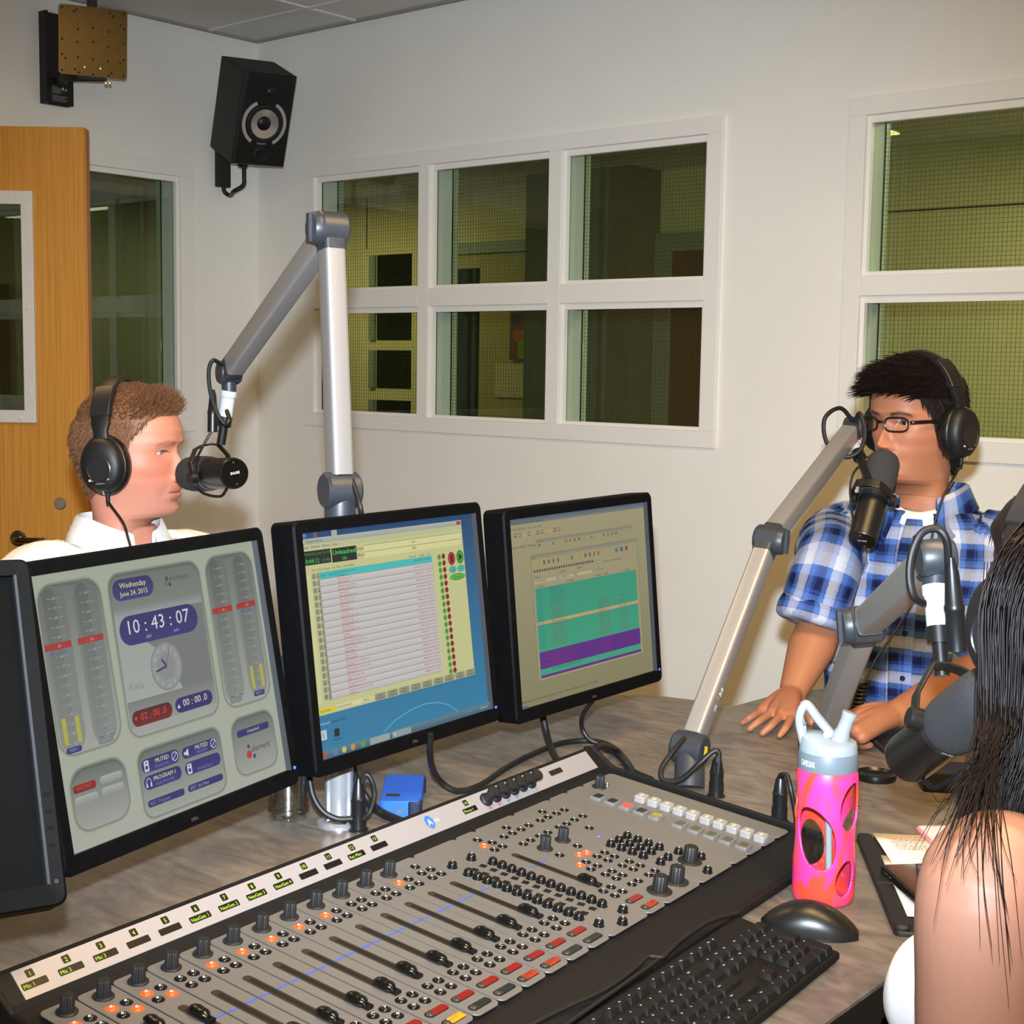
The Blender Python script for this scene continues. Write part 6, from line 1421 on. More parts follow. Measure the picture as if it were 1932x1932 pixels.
def scalp_points(X, Y, Z, mask, M, n, seed, thr=.25):
    rng = np.random.RandomState(seed); idx = np.argwhere(mask > thr)
    gx = np.gradient(np.stack([X, Y, Z], -1), axis=0); gy = np.gradient(np.stack([X, Y, Z], -1), axis=1); N = np.cross(gy, gx); N /= (np.linalg.norm(N, axis=-1, keepdims=True)+1e-9)
    P0 = np.stack([X, Y, Z], -1); N *= np.sign(np.sum(N*(P0-np.array([-.01, 0, 0])), -1, keepdims=True))
    area_ = np.linalg.norm(np.cross(gy, gx), axis=-1); w_ = area_[idx[:, 0], idx[:, 1]]*mask[idx[:, 0], idx[:, 1]]; w_ /= w_.sum()
    pick = idx[rng.choice(len(idx), n, p=w_)]
    for i, j in pick: yield Vector(P0[i, j]+rng.normal(0, .0012, 3)), Vector(N[i, j]), float(mask[i, j]), rng
# ------------------------------------------------------------------ plaid cloth
M_PLAID = bpy.data.materials.new('plaid_cotton'); M_PLAID.use_nodes = True; nt = M_PLAID.node_tree; b = nt.nodes['Principled BSDF']; b.inputs['Roughness'].default_value = .85; b.inputs['Specular IOR Level'].default_value = .15
at_ = nt.nodes.new('ShaderNodeAttribute'); at_.attribute_name = 'puv'; sx = nt.nodes.new('ShaderNodeSeparateXYZ'); nt.links.new(at_.outputs['Vector'], sx.inputs[0])
def plaid_axis(sock, period, off):
    m1 = nt.nodes.new('ShaderNodeMath'); m1.operation = 'MULTIPLY_ADD'; m1.inputs[1].default_value = 1/period; m1.inputs[2].default_value = off; nt.links.new(sock, m1.inputs[0])
    fr_ = nt.nodes.new('ShaderNodeMath'); fr_.operation = 'FRACT'; nt.links.new(m1.outputs[0], fr_.inputs[0])
    r = nt.nodes.new('ShaderNodeValToRGB'); r.color_ramp.interpolation = 'LINEAR'; el = r.color_ramp.elements
    stops = [(0, (206, 208, 222)), (.15, (206, 208, 222)), (.17, (84, 120, 190)), (.30, (70, 108, 184)), (.32, (30, 52, 124)), (.38, (16, 22, 62)), (.54, (18, 26, 70)), (.56, (54, 88, 168)), (.61, (16, 22, 60)), (.63, (64, 100, 178)), (.78, (90, 126, 196)), (.80, (26, 40, 100)), (.84, (176, 186, 214)), (.98, (210, 212, 224))]
    el[0].position = 0; el[0].color = lin(stops[0][1]); el[1].position = stops[-1][0]; el[1].color = lin(stops[-1][1])
    stops = [(p_, tuple(v*.84 for v in c_)) for p_, c_ in stops]; el[0].color = lin(stops[0][1]); el[1].color = lin(stops[-1][1])
    for p_, c_ in stops[1:-1]: e_ = el.new(p_); e_.color = lin(c_)
    nt.links.new(fr_.outputs[0], r.inputs['Fac']); return r.outputs['Color']
ca = plaid_axis(sx.outputs[0], .064, .1); cb = plaid_axis(sx.outputs[1], .070, .35)
mxp = nt.nodes.new('ShaderNodeMix'); mxp.data_type = 'RGBA'; mxp.inputs[0].default_value = .5; nt.links.new(ca, mxp.inputs[6]); nt.links.new(cb, mxp.inputs[7]); nt.links.new(mxp.outputs[2], b.inputs['Base Color'])
M_WHITE = mat('white_cotton', (232, 230, 230), .85, var=.02, bump=.15, bs=500)
def garment(name, parent, parts, m, voxel=.006, fold=.004, fs=14, seed=0, inv=None):
    """parts: list of (rings) closed lofts in world space, joined into one cloth surface; puv from the ring grid"""
    mb = MB(); src_p = []; src_uv = []
    for rings in parts:
        mb.loft(rings); v = 0; prev = None
        for r in rings:
            c0 = sum((Vector(p) for p in r), Vector())/len(r)
            if prev is not None: v += (c0-prev).length
            prev = c0; u = 0; n = len(r); L = sum((Vector(r[i])-Vector(r[i-1])).length for i in range(n))
            rad = L/(2*math.pi)
            for i, p in enumerate(r): k = i if i <= n/2 else i-n; src_p.append(Vector(p)); src_uv.append((k/n*2*math.pi*max(rad, .05)*1.0, v))
    V, F, N = voxel_mesh(mb, voxel, 4); kd = kd_of(src_p); uv = np.zeros((len(V), 2))
    for i, p in enumerate(V):
        q = kd.find_n(p, 5); w_ = [1/(d+2e-3)**2 for _, _, d in q]; us = [src_uv[k][0] for _, k, _ in q]
        if max(us)-min(us) > .1: uv[i] = src_uv[q[0][1]]
        else: s_ = sum(w_); uv[i] = (sum(src_uv[k][0]*w for (_, k, _), w in zip(q, w_))/s_, sum(src_uv[k][1]*w for (_, k, _), w in zip(q, w_))/s_)
    if fold:
        for i, p in enumerate(V):
            q = Vector(p); f_ = noise.noise(Vector((q.x*fs+seed, q.y*fs, q.z*fs*.55)))+.5*noise.noise(Vector((q.x*fs*2.3, q.y*fs*2.3+seed, q.z*fs*1.4))); V[i] += N[i]*f_*fold
    Vl = V if inv is None else np.array([inv @ Vector(v) for v in V])
    return mesh_obj(name, Vl, F, m, parent, uv=uv)
def tube_rings(pts, rad, n=64, smooth=10, up=None):
    P = catmull(pts, smooth); R = lerp_list(rad, len(P)); out = []; t0 = (P[1]-P[0]).normalized(); x = Vector(up) if up else (Vector((0, 0, 1)) if abs(t0.z) < .9 else Vector((1, 0, 0))); x = (x-t0*x.dot(t0)).normalized()
    for i, p in enumerate(P):
        t = (P[min(i+1, len(P)-1)]-P[max(i-1, 0)]).normalized(); x = (x-t*x.dot(t)).normalized(); y = t.cross(x)
        out.append([p+x*(R[i]*math.cos(2*math.pi*k/n))+y*(R[i]*math.sin(2*math.pi*k/n)) for k in range(n)])
    return out
def collar(parent, TM, inv, m, rx=.066, ry=.068, lift=.0, open_=.35, point=.040, spread=1.0):
    """folded shirt collar round the neck in the torso frame"""
    N = 56; rings = []; uv = []
    for k in range(N+1):
        a = open_+(2*math.pi-2*open_)*k/N; c_, s_ = math.cos(a), math.sin(a); fr = max(0, c_)**1.5; dz = -.030*fr+lift
        pt = point*max(0, 1-min(k, N-k)/9)
        prof_ = [(1.0, .004+dz), (.97, .044+dz*1.0), (1.00, .052+dz), (1.06, .050+dz), (1.24, .020+dz-pt*.55), (1.34+pt*3*spread, .004+dz-pt)]
        rings.append([(.006+rx*q*c_+(.012*fr if i > 3 else .006*fr), ry*q*s_, z_) for i, (q, z_) in enumerate(prof_)])
        uv += [(a*.07, i*.018) for i in range(6)]
    V = [tuple(inv @ TM @ Vector(p)) for r in rings for p in r]; F = [(j*6+i, j*6+i+1, (j+1)*6+i+1, (j+1)*6+i) for j in range(N) for i in range(5)]
    o = mesh_obj('collar', V, F, m, parent, uv=np.array(uv), smooth=60); so = o.modifiers.new('solid', 'SOLIDIFY'); so.thickness = .0018; so.offset = 0; return o
def person(label, o): return thing('person', label, 'person', T(*o))
def finger(mb, pts, r): limb(mb, [Vector(p) for p in pts], r, 12, 4)
def hz(x, y, h): return atz(x, y, DZ+h)
def generic_hand(mb, W, fwd, up, lat, s=1.0, curl=.5):
    """relaxed hand: wrist W, fingers along fwd, back of hand up, lat towards the thumb"""
    fwd, up, lat = fwd.normalized(), up.normalized(), lat.normalized(); P = lambda a, b_, c_: W+(fwd*a+lat*b_+up*c_)*s
    for b_, L in ((.030, .085), (.010, .092), (-.010, .086), (-.028, .072)):
        k = P(.085, b_, .006); limb(mb, [P(.005, b_*.45, 0), P(.05, b_*.85, .004), k], [.017*s, .014*s, .0105*s], 14, 4)
        limb(mb, [k, P(.085+L*.45, b_*1.05, .006-.010*curl), P(.085+L*.75, b_*1.05, -.008-.022*curl), P(.085+L*.88, b_*1.05, -.016-.04*curl)], [.0098*s, .0090*s, .0082*s, .0070*s], 12, 4)
    limb(mb, [P(.015, .020, -.004), P(.045, .044, -.010), P(.075, .052, -.014), P(.098, .050, -.018)], [.016*s, .0125*s, .0105*s, .0085*s], 12, 4)
def make_person(label, HM, TM, skin, lip, hairc, hairfn, fold_hair, limbs, iris, ruddy, stubble, brow, shirt_m, sleeve_parts, neck_base, armtone=1., full=0., nose=1., wide=1., deep=1., stripes=0, fold=.004, hscale=1.0, hair_seed=1, cap_thick=.008, nstr=5200, strand_fn=None, shirt_top=2, face=True):
    root = person(label, neck_base); inv = root.matrix_world.inverted() if False else T(*neck_base).inverted()
    HMl = inv @ HM @ Matrix.Scale(hscale, 4)
    A = head_arrays(nose=nose, full=full); X, Y, Z, front, opening, lidu = A
    C = head_colors(*A, skin, lip, hairc, hairfn, ruddy, stubble, brow)
    mb = MB(); grid_mb(mb, HMl, X, Y, Z); nh = len(mb.v); cols = C.reshape(-1, 3)
    # torso, arms and hands grown into one surface
    mb2 = MB(); mb2.loft([[inv @ TM @ Vector(p) for p in r] for r in torso_rings(-.006, wide, deep, 1)])
    limbs(mb2, inv)
    V, F, N = voxel_mesh(mb2, .0034, 3)
    base = len(mb.v); Vall = [tuple(v) for v in mb.v]+[tuple(v) for v in V]; Fall = mb.f+[tuple(i+base for i in f) for f in F]
    cs = np.vstack([cols, np.ones((len(V), 3))*np.array(lin(skin)[:3])*np.array([armtone, armtone*.97, armtone*.94])])
    mesh_obj('body', Vall, Fall, M_SKIN, root, cs)
    if face: eyes(root, HMl, iris)
    # hair: cap that follows the scalp, plus strands
    hm = hairfn(X, Y, Z); P0 = np.stack([X, Y, Z], -1); gx = np.gradient(P0, axis=0); gy = np.gradient(P0, axis=1); Nn = np.cross(gy, gx); Nn /= np.linalg.norm(Nn, axis=-1, keepdims=True)+1e-9
    Nn *= np.sign(np.sum(Nn*(P0-np.array([-.01, 0, 0])), -1, keepdims=True))
    tk = cap_thick*sstep(.15, .8, hm)*fold_hair(X, Y, Z); D = P0+Nn*tk[..., None]
    n, m = X.shape; F = []; keep = hm > .12
    for j in range(n-1):
        for i in range(m):
            q = (i+1) % m
            if keep[j, i] and keep[j, q] and keep[j+1, i] and keep[j+1, q]: F.append((j*m+i, j*m+q, (j+1)*m+q, (j+1)*m+i))
    F.append(tuple(range((n-1)*m, n*m)))
    Vh = [tuple(HMl @ Vector(v)) for v in D.reshape(-1, 3)]
    used = sorted({i for f in F for i in f}); mp_ = {u_: i for i, u_ in enumerate(used)}
    hm_ = mat('hair_%d' % hair_seed, hairc, .5, var=.35, vs=260, spec=.3)
    hair = mesh_obj('hair', [Vh[i] for i in used], [tuple(mp_[i] for i in f) for f in F], hm_, root)
    S = []
    for p, nrm, mk, rng in scalp_points(D[..., 0], D[..., 1], D[..., 2], hm, HM, nstr, hair_seed):
        d, L, bend = strand_fn(p, nrm, mk, rng); d = (d+Vector(rng.normal(0, .10, 3))).normalized(); e_ = (d+bend).normalized()
        pts = [p-nrm*.002, p+d*L*.35, p+d*L*.62+e_*L*.08, p+d*L*.72+e_*L*.30]; S.append(([HMl @ q for q in pts], .0007*(1+.6*mk)))
    strands(hair, 'hair_strands', S, hm_)
    # shirt
    tr = [[TM @ Vector(p) for p in r] for r in torso_rings(.010, wide, deep, shirt_top)]
    garment('shirt', root, [tr]+sleeve_parts, shirt_m, .006, fold, seed=hair_seed, inv=inv)
    return root, inv
def seated_legs(root, inv, TM, m, wide=1.0, floor=0.0, name='trousers'):
    hip = TM @ Vector((0, 0, -.60)); fw = (TM.to_3x3() @ Vector((1, 0, 0))); fw.z = 0; fw.normalize(); lt = Vector((0, 0, 1)).cross(fw)
    parts = [tube_rings([hip+Vector((0, 0, .08)), hip, hip+Vector((0, 0, -.07))], [.155, .16, .13])]
    for s in (-1, 1):
        h0 = hip+lt*s*.085+Vector((0, 0, -.05)); kn = hip+fw*.43+lt*s*.12+Vector((0, 0, -.02)); an = Vector((kn.x+fw.x*.02, kn.y+fw.y*.02, floor+.09))
        parts.append(tube_rings([h0, (h0+kn)/2, kn], [.088, .078, .062])); parts.append(tube_rings([kn+Vector((0, 0, .02)), (kn+an)/2, an], [.060, .055, .042]))
        mb = MB(inv); mb.tube([Vector((an.x, an.y, floor+.04))-fw*.05, Vector((an.x, an.y, floor+.045))+fw*.03, Vector((an.x, an.y, floor+.035))+fw*.12, Vector((an.x, an.y, floor+.028))+fw*.17], [.038, .043, .038, .026], 16, 5); mb.build('shoe', mat('shoe_dark', (24, 20, 18), .4), root)
    garment(name, root, parts, m, .010, .003, inv=inv)
def torso_pt(TM, a, z, off, wide=1., deep=1.):
    zs = [r[0] for r in TZ][::-1]; w = np.interp(z, zs, [r[1] for r in TZ][::-1])*wide+.010+off; d = np.interp(z, zs, [r[2] for r in TZ][::-1])*deep+.010+off; cx = np.interp(z, zs, [r[3] for r in TZ][::-1])
    return TM @ Vector((cx+d*math.copysign(abs(math.cos(a))**(2/2.3), math.cos(a)), w*math.copysign(abs(math.sin(a))**(2/2.3), math.sin(a)), z))
def cloth_patch(name, root, inv, TM, a0, a1, z0, z1, off, m, wide, deep, th=.0015, rot=None):
    na, nz = 8, 24; V = []; uv = []
    for j in range(nz+1):
        for i in range(na+1):
            a = a0+(a1-a0)*i/na; z = z0+(z1-z0)*j/nz; V.append(tuple(inv @ torso_pt(TM, a, z, off, wide, deep))); uv.append((a*.15+.03, -z+.02) if not rot else ((a*.15+z)*.7, (a*.15-z)*.7))
    F = [(j*(na+1)+i, j*(na+1)+i+1, (j+1)*(na+1)+i+1, (j+1)*(na+1)+i) for j in range(nz) for i in range(na)]
    o = mesh_obj(name, V, F, m, root, uv=np.array(uv), smooth=60); so = o.modifiers.new('solid', 'SOLIDIFY'); so.thickness = th; so.offset = 0; return o
def button(root, inv, TM, a, z, off, wide, deep, m, r=.0052):
    p = torso_pt(TM, a, z, off, wide, deep); q = torso_pt(TM, a, z, off+.01, wide, deep)
    mb = MB(inv); mb.lathe([(r, 0), (r, .0018), (r*.8, .0024), (r*.7, .0016)], 16, True, axis_frame(p, q)); mb.build('button', m, root)

# ---------------------------------------------------------------- man in the white shirt
HL = yaw_frame(dep(247, 852, 2.65), math.radians(10), True, .02); NL = dep(222, 1034, 2.69); TL_ = yaw_frame(NL, math.radians(40), True)
def hairfn_L(X, Y, Z):
    zl = np.interp(X, [-.12, -.06, -.03, -.01, .012, .026, .034, .048, .060, .075, .09], [-.088, -.088, -.07, -.05, -.045, -.02, .022, .040, .056, .066, .068])
    return sstep(zl-.004, zl+.008, Z)*(.34+.66*sstep(.0, .058, Z+.03*(X < -.04)))
def strand_L(p, n, mk, rng):
    top = max(0, min(1, (p.z-.055)/.03))
    if top > .2: quiff = max(0, min(1, (p.x-.02)/.04)); return n*.32+Vector((.75, 0, .12+.75*quiff)), (.009+.017*quiff)*(.7+.5*rng.rand()), Vector((.0, 0, .5*quiff))
    return n*.28+Vector((-.25, 0, -.85)), (.006+.008*mk)*(.6+.7*rng.rand()), Vector((0, 0, -.2))
def limbs_L(mb, inv):
    for s in (1, -1):
        sh = TL_ @ Vector((-.005, s*.195, -.075)); el = TL_ @ Vector((.04, s*.245, -.34)); wr = TL_ @ Vector((.26, s*.16, -.33))
        limb(mb, [inv @ p for p in (TL_ @ Vector((0, s*.12, -.05)), sh, (sh+el)/2, el)], [.06, .058, .05, .043], 24, 6); limb(mb, [inv @ p for p in (el, el*.6+wr*.4, wr)], [.043, .045, .028], 20, 6)
        fw = (TL_.to_3x3() @ Vector((.9, -s*.4, 0))); generic_hand(mb, inv @ wr, fw, Vector((0, 0, 1)), Vector((0, 0, 1)).cross(fw)*(-1 if s > 0 else 1))
def sleeves_of(TM, s, pts, rad): return tube_rings([TM @ Vector((0, s*.10, -.045)), TM @ Vector((-.004, s*.185, -.068))]+pts, rad)
slL = [sleeves_of(TL_, s, [TL_ @ Vector((.015, s*.225, -.20)), TL_ @ Vector((.045, s*.245, -.345)), TL_ @ Vector((.15, s*.20, -.345)), TL_ @ Vector((.24, s*.165, -.335))], [.075, .078, .072, .068, .064, .050]) for s in (1, -1)]
pL, iL = make_person('man in a white shirt with headphones facing the plaid shirted man', HL, TL_, (192, 131, 108), (164, 90, 80), (112, 76, 50), hairfn_L, lambda X, Y, Z: .25+.5*sstep(.05, .09, Z), limbs_L, (96, 120, 130), .42, .12, ((120, 84, 58), .55), M_WHITE, slL, NL, full=.8, nose=1.0, wide=1.10, deep=1.10, hair_seed=1, cap_thick=.008, nstr=6500, strand_fn=strand_L, fold=.005)
collar(pL, TL_, iL, M_WHITE, .072, .074, .012, .30, .042)
cloth_patch('placket', pL, iL, TL_, -.06, .06, -.02, -.45, .004, M_WHITE, 1.10, 1.10)
for z in (-.03, -.11, -.20): button(pL, iL, TL_, 0, z, .005, 1.10, 1.10, mat('button_pearl', (226, 218, 196), .3), .0058)
seated_legs(pL, iL, TL_, mat('trousers_dark', (42, 44, 52), .8))
hpL = headphones('black headphones on the man in the white shirt', HL, -1, True, [dep(232, 985, 2.52), dep(241, 1012, 2.50), dep(247, 1035, 2.50), dep(252, 1070, 2.50)], tilt=-.10, back=.004)

# ---------------------------------------------------------------- man in the plaid shirt
HR = yaw_frame(dep(1727, 795, 2.85), math.radians(36), False, -.02); NR_ = dep(1748, 972, 2.89); TR_ = yaw_frame(NR_, math.radians(60), False)
def hairfn_R(X, Y, Z):
    zl = np.interp(X, [-.12, -.06, -.035, -.01, .012, .026, .036, .050, .064, .08, .095], [-.098, -.098, -.085, -.06, -.05, -.03, .008, .030, .046, .056, .058])
    return sstep(zl-.003, zl+.006, Z)
def strand_R(p, n, mk, rng):
    top = max(0, min(1, (p.z-.045)/.03))
    if top > .15 and p.x > -.06: fr = max(0, min(1, (p.x-.02)/.05)); return n*(.14+.1*fr)+Vector((.95, -.25, .02+.1*fr)), (.034+.012*fr)*(.7+.5*rng.rand()), Vector((.2, 0, -.55))
    return n*.10+Vector((-.30, 0, -.85)), .020*(.6+.6*rng.rand()), Vector((0, 0, -.2))
shR = TR_ @ Vector((-.004, -.195, -.075)); elR = dep(1543, 1192, 2.80); wrR = hz(1496, 1306, .046)
shR2 = TR_ @ Vector((-.004, .195, -.075)); elR2 = dep(1868, 1262, 2.73); wrR2 = hz(1692, 1348, .050)
def limbs_R(mb, inv):
    I = lambda *ps: [inv @ p for p in ps]
    limb(mb, I(TR_ @ Vector((0, -.11, -.05)), shR, (shR+elR)/2, elR), [.06, .056, .050, .044], 24, 6)
    limb(mb, I(elR, elR*.72+wrR*.28, elR*.35+wrR*.65, wrR), [.045, .046, .036, .0265], 24, 6, .92)
    limb(mb, I(TR_ @ Vector((0, .11, -.05)), shR2, (shR2+elR2)/2, elR2), [.06, .056, .050, .044], 24, 6)
    limb(mb, I(elR2, elR2*.7+wrR2*.3, elR2*.35+wrR2*.65, wrR2), [.045, .046, .037, .027], 24, 6, .92)
    # flat hand on the desk: knuckles, middle joints and tips
    for kn, mid, tip, r in (((1437, 1341, .026), (1417, 1353, .020), (1401, 1364, .008), .0066), ((1456, 1345, .030), (1432, 1361, .022), (1413, 1376, .008), .0070), ((1474, 1349, .031), (1456, 1368, .022), (1438, 1384, .008), .0072), ((1494, 1352, .029), (1484, 1371, .021), (1471, 1388, .008), .0070)):
        K, Mi, Ti = hz(*kn), hz(*mid), hz(*tip)
        limb(mb, I(wrR*.9+K*.1, (wrR+K)/2+Vector((0, 0, .004)), K), [.0185, .0155, .0115], 14, 5); limb(mb, I(K, Mi, Mi*.4+Ti*.6, Ti), [r*1.18, r*1.05, r*.98, r*.85], 14, 5)
    limb(mb, I(wrR+Vector((0, 0, -.006)), hz(1512, 1332, .026), hz(1524, 1346, .018), hz(1531, 1362, .009)), [.017, .0145, .0115, .0090], 14, 5)
    # loosely closed hand
    for kn, m1_, m2_, tip, r in (((1618, 1350, .050), (1600, 1357, .036), (1604, 1372, .016), (1624, 1378, .011), .0074), ((1612, 1364, .047), (1597, 1374, .032), (1603, 1387, .013), (1624, 1391, .010), .0075), ((1616, 1379, .040), (1604, 1388, .026), (1612, 1399, .011), (1632, 1400, .009), .0072), ((1626, 1391, .032), (1616, 1398, .020), (1626, 1406, .009), (1642, 1406, .008), .0078)):
        K = hz(*kn); limb(mb, I(wrR2*.9+K*.1, (wrR2+K)/2+Vector((0, 0, .003)), K), [.020, .017, .0125], 14, 5); limb(mb, I(K, hz(*m1_), hz(*m2_), hz(*tip)), [r*1.18, r*1.05, r, r*.86], 14, 5)
    limb(mb, I(wrR2+Vector((0, 0, .004)), hz(1655, 1338, .050), hz(1630, 1341, .048), hz(1606, 1350, .036)), [.018, .0145, .0120, .0095], 14, 5)
cufR = dep(1530, 1172, 2.785); cufR2 = dep(1876, 1225, 2.735)
sR = [sleeves_of(TR_, -1, [dep(1562, 1065, 2.80), cufR*1.0], [.072, .074, .066, .066]), sleeves_of(TR_, 1, [dep(1918, 1110, 2.78), cufR2], [.072, .074, .066, .064])]
pR, iR = make_person('man in a blue plaid shirt and glasses with both hands on the desk', HR, TR_, (160, 106, 77), (136, 72, 62), (22, 15, 13), hairfn_R, lambda X, Y, Z: .35+.95*sstep(.03, .09, Z), limbs_R, (50, 32, 22), .18, .16, ((26, 18, 15), .92), M_PLAID, sR, NR_, armtone=.87, full=.3, nose=.92, wide=1.02, deep=1.02, hair_seed=2, cap_thick=.010, nstr=9000, strand_fn=strand_R, fold=.006)
collar(pR, TR_, iR, M_PLAID, .074, .076, .014, .50, .046, 1.3)
cloth_patch('placket', pR, iR, TR_, -.085, .085, .0, -.55, .005, M_PLAID, 1.02, 1.02)
cloth_patch('pocket', pR, iR, TR_, -.95, -.45, -.17, -.30, .005, M_PLAID, 1.02, 1.02, rot=1); cloth_patch('pocket_flap', pR, iR, TR_, -.97, -.43, -.155, -.195, .008, M_PLAID, 1.02, 1.02)
cloth_patch('pocket', pR, iR, TR_, .45, .95, -.17, -.30, .005, M_PLAID, 1.02, 1.02, rot=1); cloth_patch('pocket_flap', pR, iR, TR_, .43, .97, -.155, -.195, .008, M_PLAID, 1.02, 1.02)
mbn = mat('button_dark', (24, 26, 40), .3)
for z in (-.035, -.125, -.215, -.305): button(pR, iR, TR_, .02, z, .007, 1.02, 1.02, mbn)
for a in (-.70, .70): button(pR, iR, TR_, a, -.188, .011, 1.02, 1.02, mbn)
for c_, d_, nm in ((cufR, (cufR-dep(1562, 1065, 2.80)).normalized(), 'rolled_cuff'), (cufR2, (cufR2-dep(1918, 1110, 2.78)).normalized(), 'rolled_cuff')):
    rg_ = tube_rings([c_-d_*.040, c_-d_*.02, c_, c_+d_*.008], [.066, .072, .071, .060], 32, 4, None); garment(nm, pR, [rg_], M_PLAID, .005, .003, 20, 5, iR)
mb = MB(iR); rr_ = []
for q, z in ((1.16, .004), (1.10, .020), (1.0, .032), (.985, .030)): rr_.append([TR_ @ Vector((.006+.070*q*math.cos(a)+.010*max(0, math.cos(a)), .066*q*math.sin(a), z-.030*max(0, math.cos(a))**1.5+.012)) for a in [2*math.pi*i/48 for i in range(48)]])
mb.loft(rr_, caps=False); mb.build('undershirt', M_WHITE, pR, smooth=180)
seated_legs(pR, iR, TR_, mat('jeans_blue', (36, 44, 66), .85))
hpR = headphones('black headphones on the man in the plaid shirt', HR, 1, True, [dep(1800, 900, 2.72), dep(1780, 935, 2.70), dep(1764, 985, 2.70), dep(1752, 1040, 2.70), dep(1730, 1120, 2.68), dep(1690, 1190, 2.66), dep(1655, 1240, 2.64), dep(1630, 1290, 2.62)], tilt=.04)
# coiled part of his headphone lead
cp = [dep(1630, 1290, 2.62), dep(1622, 1320, 2.62)]; pts_ = []
for i in range(97):
    t_ = i/96; c_ = cp[0].lerp(dep(1612, 1350, 2.60), t_); a = t_*2*math.pi*8; pts_.append(c_+CR*(.009*math.cos(a))+CF*(.009*math.sin(a)))
mb = MB(HR.inverted()); mb.m = hpR.matrix_world.inverted(); mb.tube(pts_, .0028, 8, 0); mb.build('coiled_lead', M_CABLE, hpR)
# glasses
gl = thing('glasses', 'black rimmed glasses on the man in the plaid shirt', 'glasses', HR)
for s in (1, -1):
    rim = []
    for k in range(33):
        a = 2*math.pi*k/32; x_ = math.copysign(abs(math.cos(a))**.62, math.cos(a))*.0235; z_ = math.copysign(abs(math.sin(a))**.62, math.sin(a))*.0135; y_ = s*.033+x_
        rim.append(Vector((.1035-.22*max(0, abs(y_)-.018)-4.0*max(0, abs(y_)-.03)**2, y_, -.002+z_)))
    mb = MB(); mb.tube(rim, .0019, 8, 0, False); mb.build('rim', mat('glasses_black', (14, 14, 15), .3), gl)
    cr_ = sum(rim[:-1], Vector())/32; mb = MB(); mb.add([cr_]+rim[:-1], [(0, i+1, (i+1) % 32+1) for i in range(32)]); mb.build('lens', mat_glass('lens_glass', (248, 250, 252), 0, 1.6), gl, smooth=180)
    mb = MB(); e0_ = Vector((.088, s*.0575, .002)); mb.tube([e0_, Vector((.082, s*.066, .003)), Vector((.04, s*.080, .004)), Vector((0, s*.083, .002)), Vector((-.02, s*.083, -.012))], .0022, 8, 6, True, 1.6); mb.build('temple', mat('glasses_black', (14, 14, 15), .3), gl)
MB().tube([(.1035, .0105, .001), (.107, .004, .0035), (.107, -.004, .0035), (.1035, -.0105, .001)], .0018, 8, 6).build('bridge', mat('glasses_black', (14, 14, 15), .3), gl)

# ---------------------------------------------------------------- woman with long hair
HWm = yaw_frame(dep(2062, 1128, 1.27), math.radians(-62), False); NW = dep(2080, 1470, 1.27); TW = yaw_frame(NW, math.radians(-45), False)
def hairfn_W(X, Y, Z):
    zl = np.interp(X, [-.12, -.02, .02, .04, .06, .09], [-.2, -.2, -.06, .03, .05, .062]); return sstep(zl-.003, zl+.006, Z)
shW = TW @ Vector((0, .165, -.060)); elW = dep(1838, 2130, 1.12); wrW = TW @ Vector((.10, -.02, -.50))
shW2 = TW @ Vector((0, -.165, -.060)); elW2 = TW @ Vector((.02, -.21, -.32)); wrW2 = TW @ Vector((.08, -.10, -.50))
shWp = dep(1862, 1668, 1.115)
def limbs_W(mb, inv):
    I = lambda *ps: [inv @ p for p in ps]
    limb(mb, I(TW @ Vector((-.01, .08, -.035)), TW @ Vector((0, .13, -.055)), shWp, shWp*.5+elW*.5, elW), [.046, .048, .0510, .050, .044], 32, 8); limb(mb, I(elW, elW*.6+wrW*.4, wrW), [.040, .038, .024], 20, 6)
    limb(mb, I(TW @ Vector((0, -.09, -.04)), shW2, (shW2+elW2)/2, elW2), [.048, .048, .043, .037], 24, 6); limb(mb, I(elW2, elW2*.6+wrW2*.4, wrW2), [.037, .036, .023], 20, 6)
    for w_, s in ((wrW, 1), (wrW2, -1)): fw = TW.to_3x3() @ Vector((.95, -s*.3, 0)); generic_hand(mb, inv @ w_, fw, Vector((0, 0, 1)), Vector((0, 0, 1)).cross(fw)*(-1 if s > 0 else 1), .9)
def strand_W(p, n, mk, rng): return n*.1+Vector((-.2, 0, -.9)), .02, Vector((0, 0, -.3))
bust = [tube_rings([TW @ Vector((.02, s*.075, -.19)), TW @ Vector((.085, s*.080, -.205)), TW @ Vector((.125, s*.082, -.215)), TW @ Vector((.148, s*.082, -.218))], [.070, .070, .052, .020]) for s in (1, -1)]
pW, iW = make_person('woman with long dark hair and a white sleeveless top seated at the desk', HWm, TW, (152, 110, 92), (140, 78, 74), (20, 13, 13), hairfn_W, lambda X, Y, Z: .8, limbs_W, (40, 28, 22), .15, 0, ((30, 20, 18), .8), M_WHITE, bust, NW, wide=.72, deep=.86, hscale=.94, hair_seed=3, cap_thick=.012, nstr=1500, strand_fn=strand_W, shirt_top=3, fold=.002)
mb = MB(iW)
for s in (1, -1): mb.tube([TW @ Vector((.07, s*.085, -.10)), TW @ Vector((.05, s*.088, -.035)), TW @ Vector((.0, s*.085, .008)), TW @ Vector((-.05, s*.085, -.03)), TW @ Vector((-.085, s*.08, -.10))], .022, 14, 6, True, .35, up=(0, 0, 1))
mb.build('strap', M_WHITE, pW, smooth=180)
seated_legs(pW, iW, TW, mat('skirt_black', (20, 20, 22), .8))
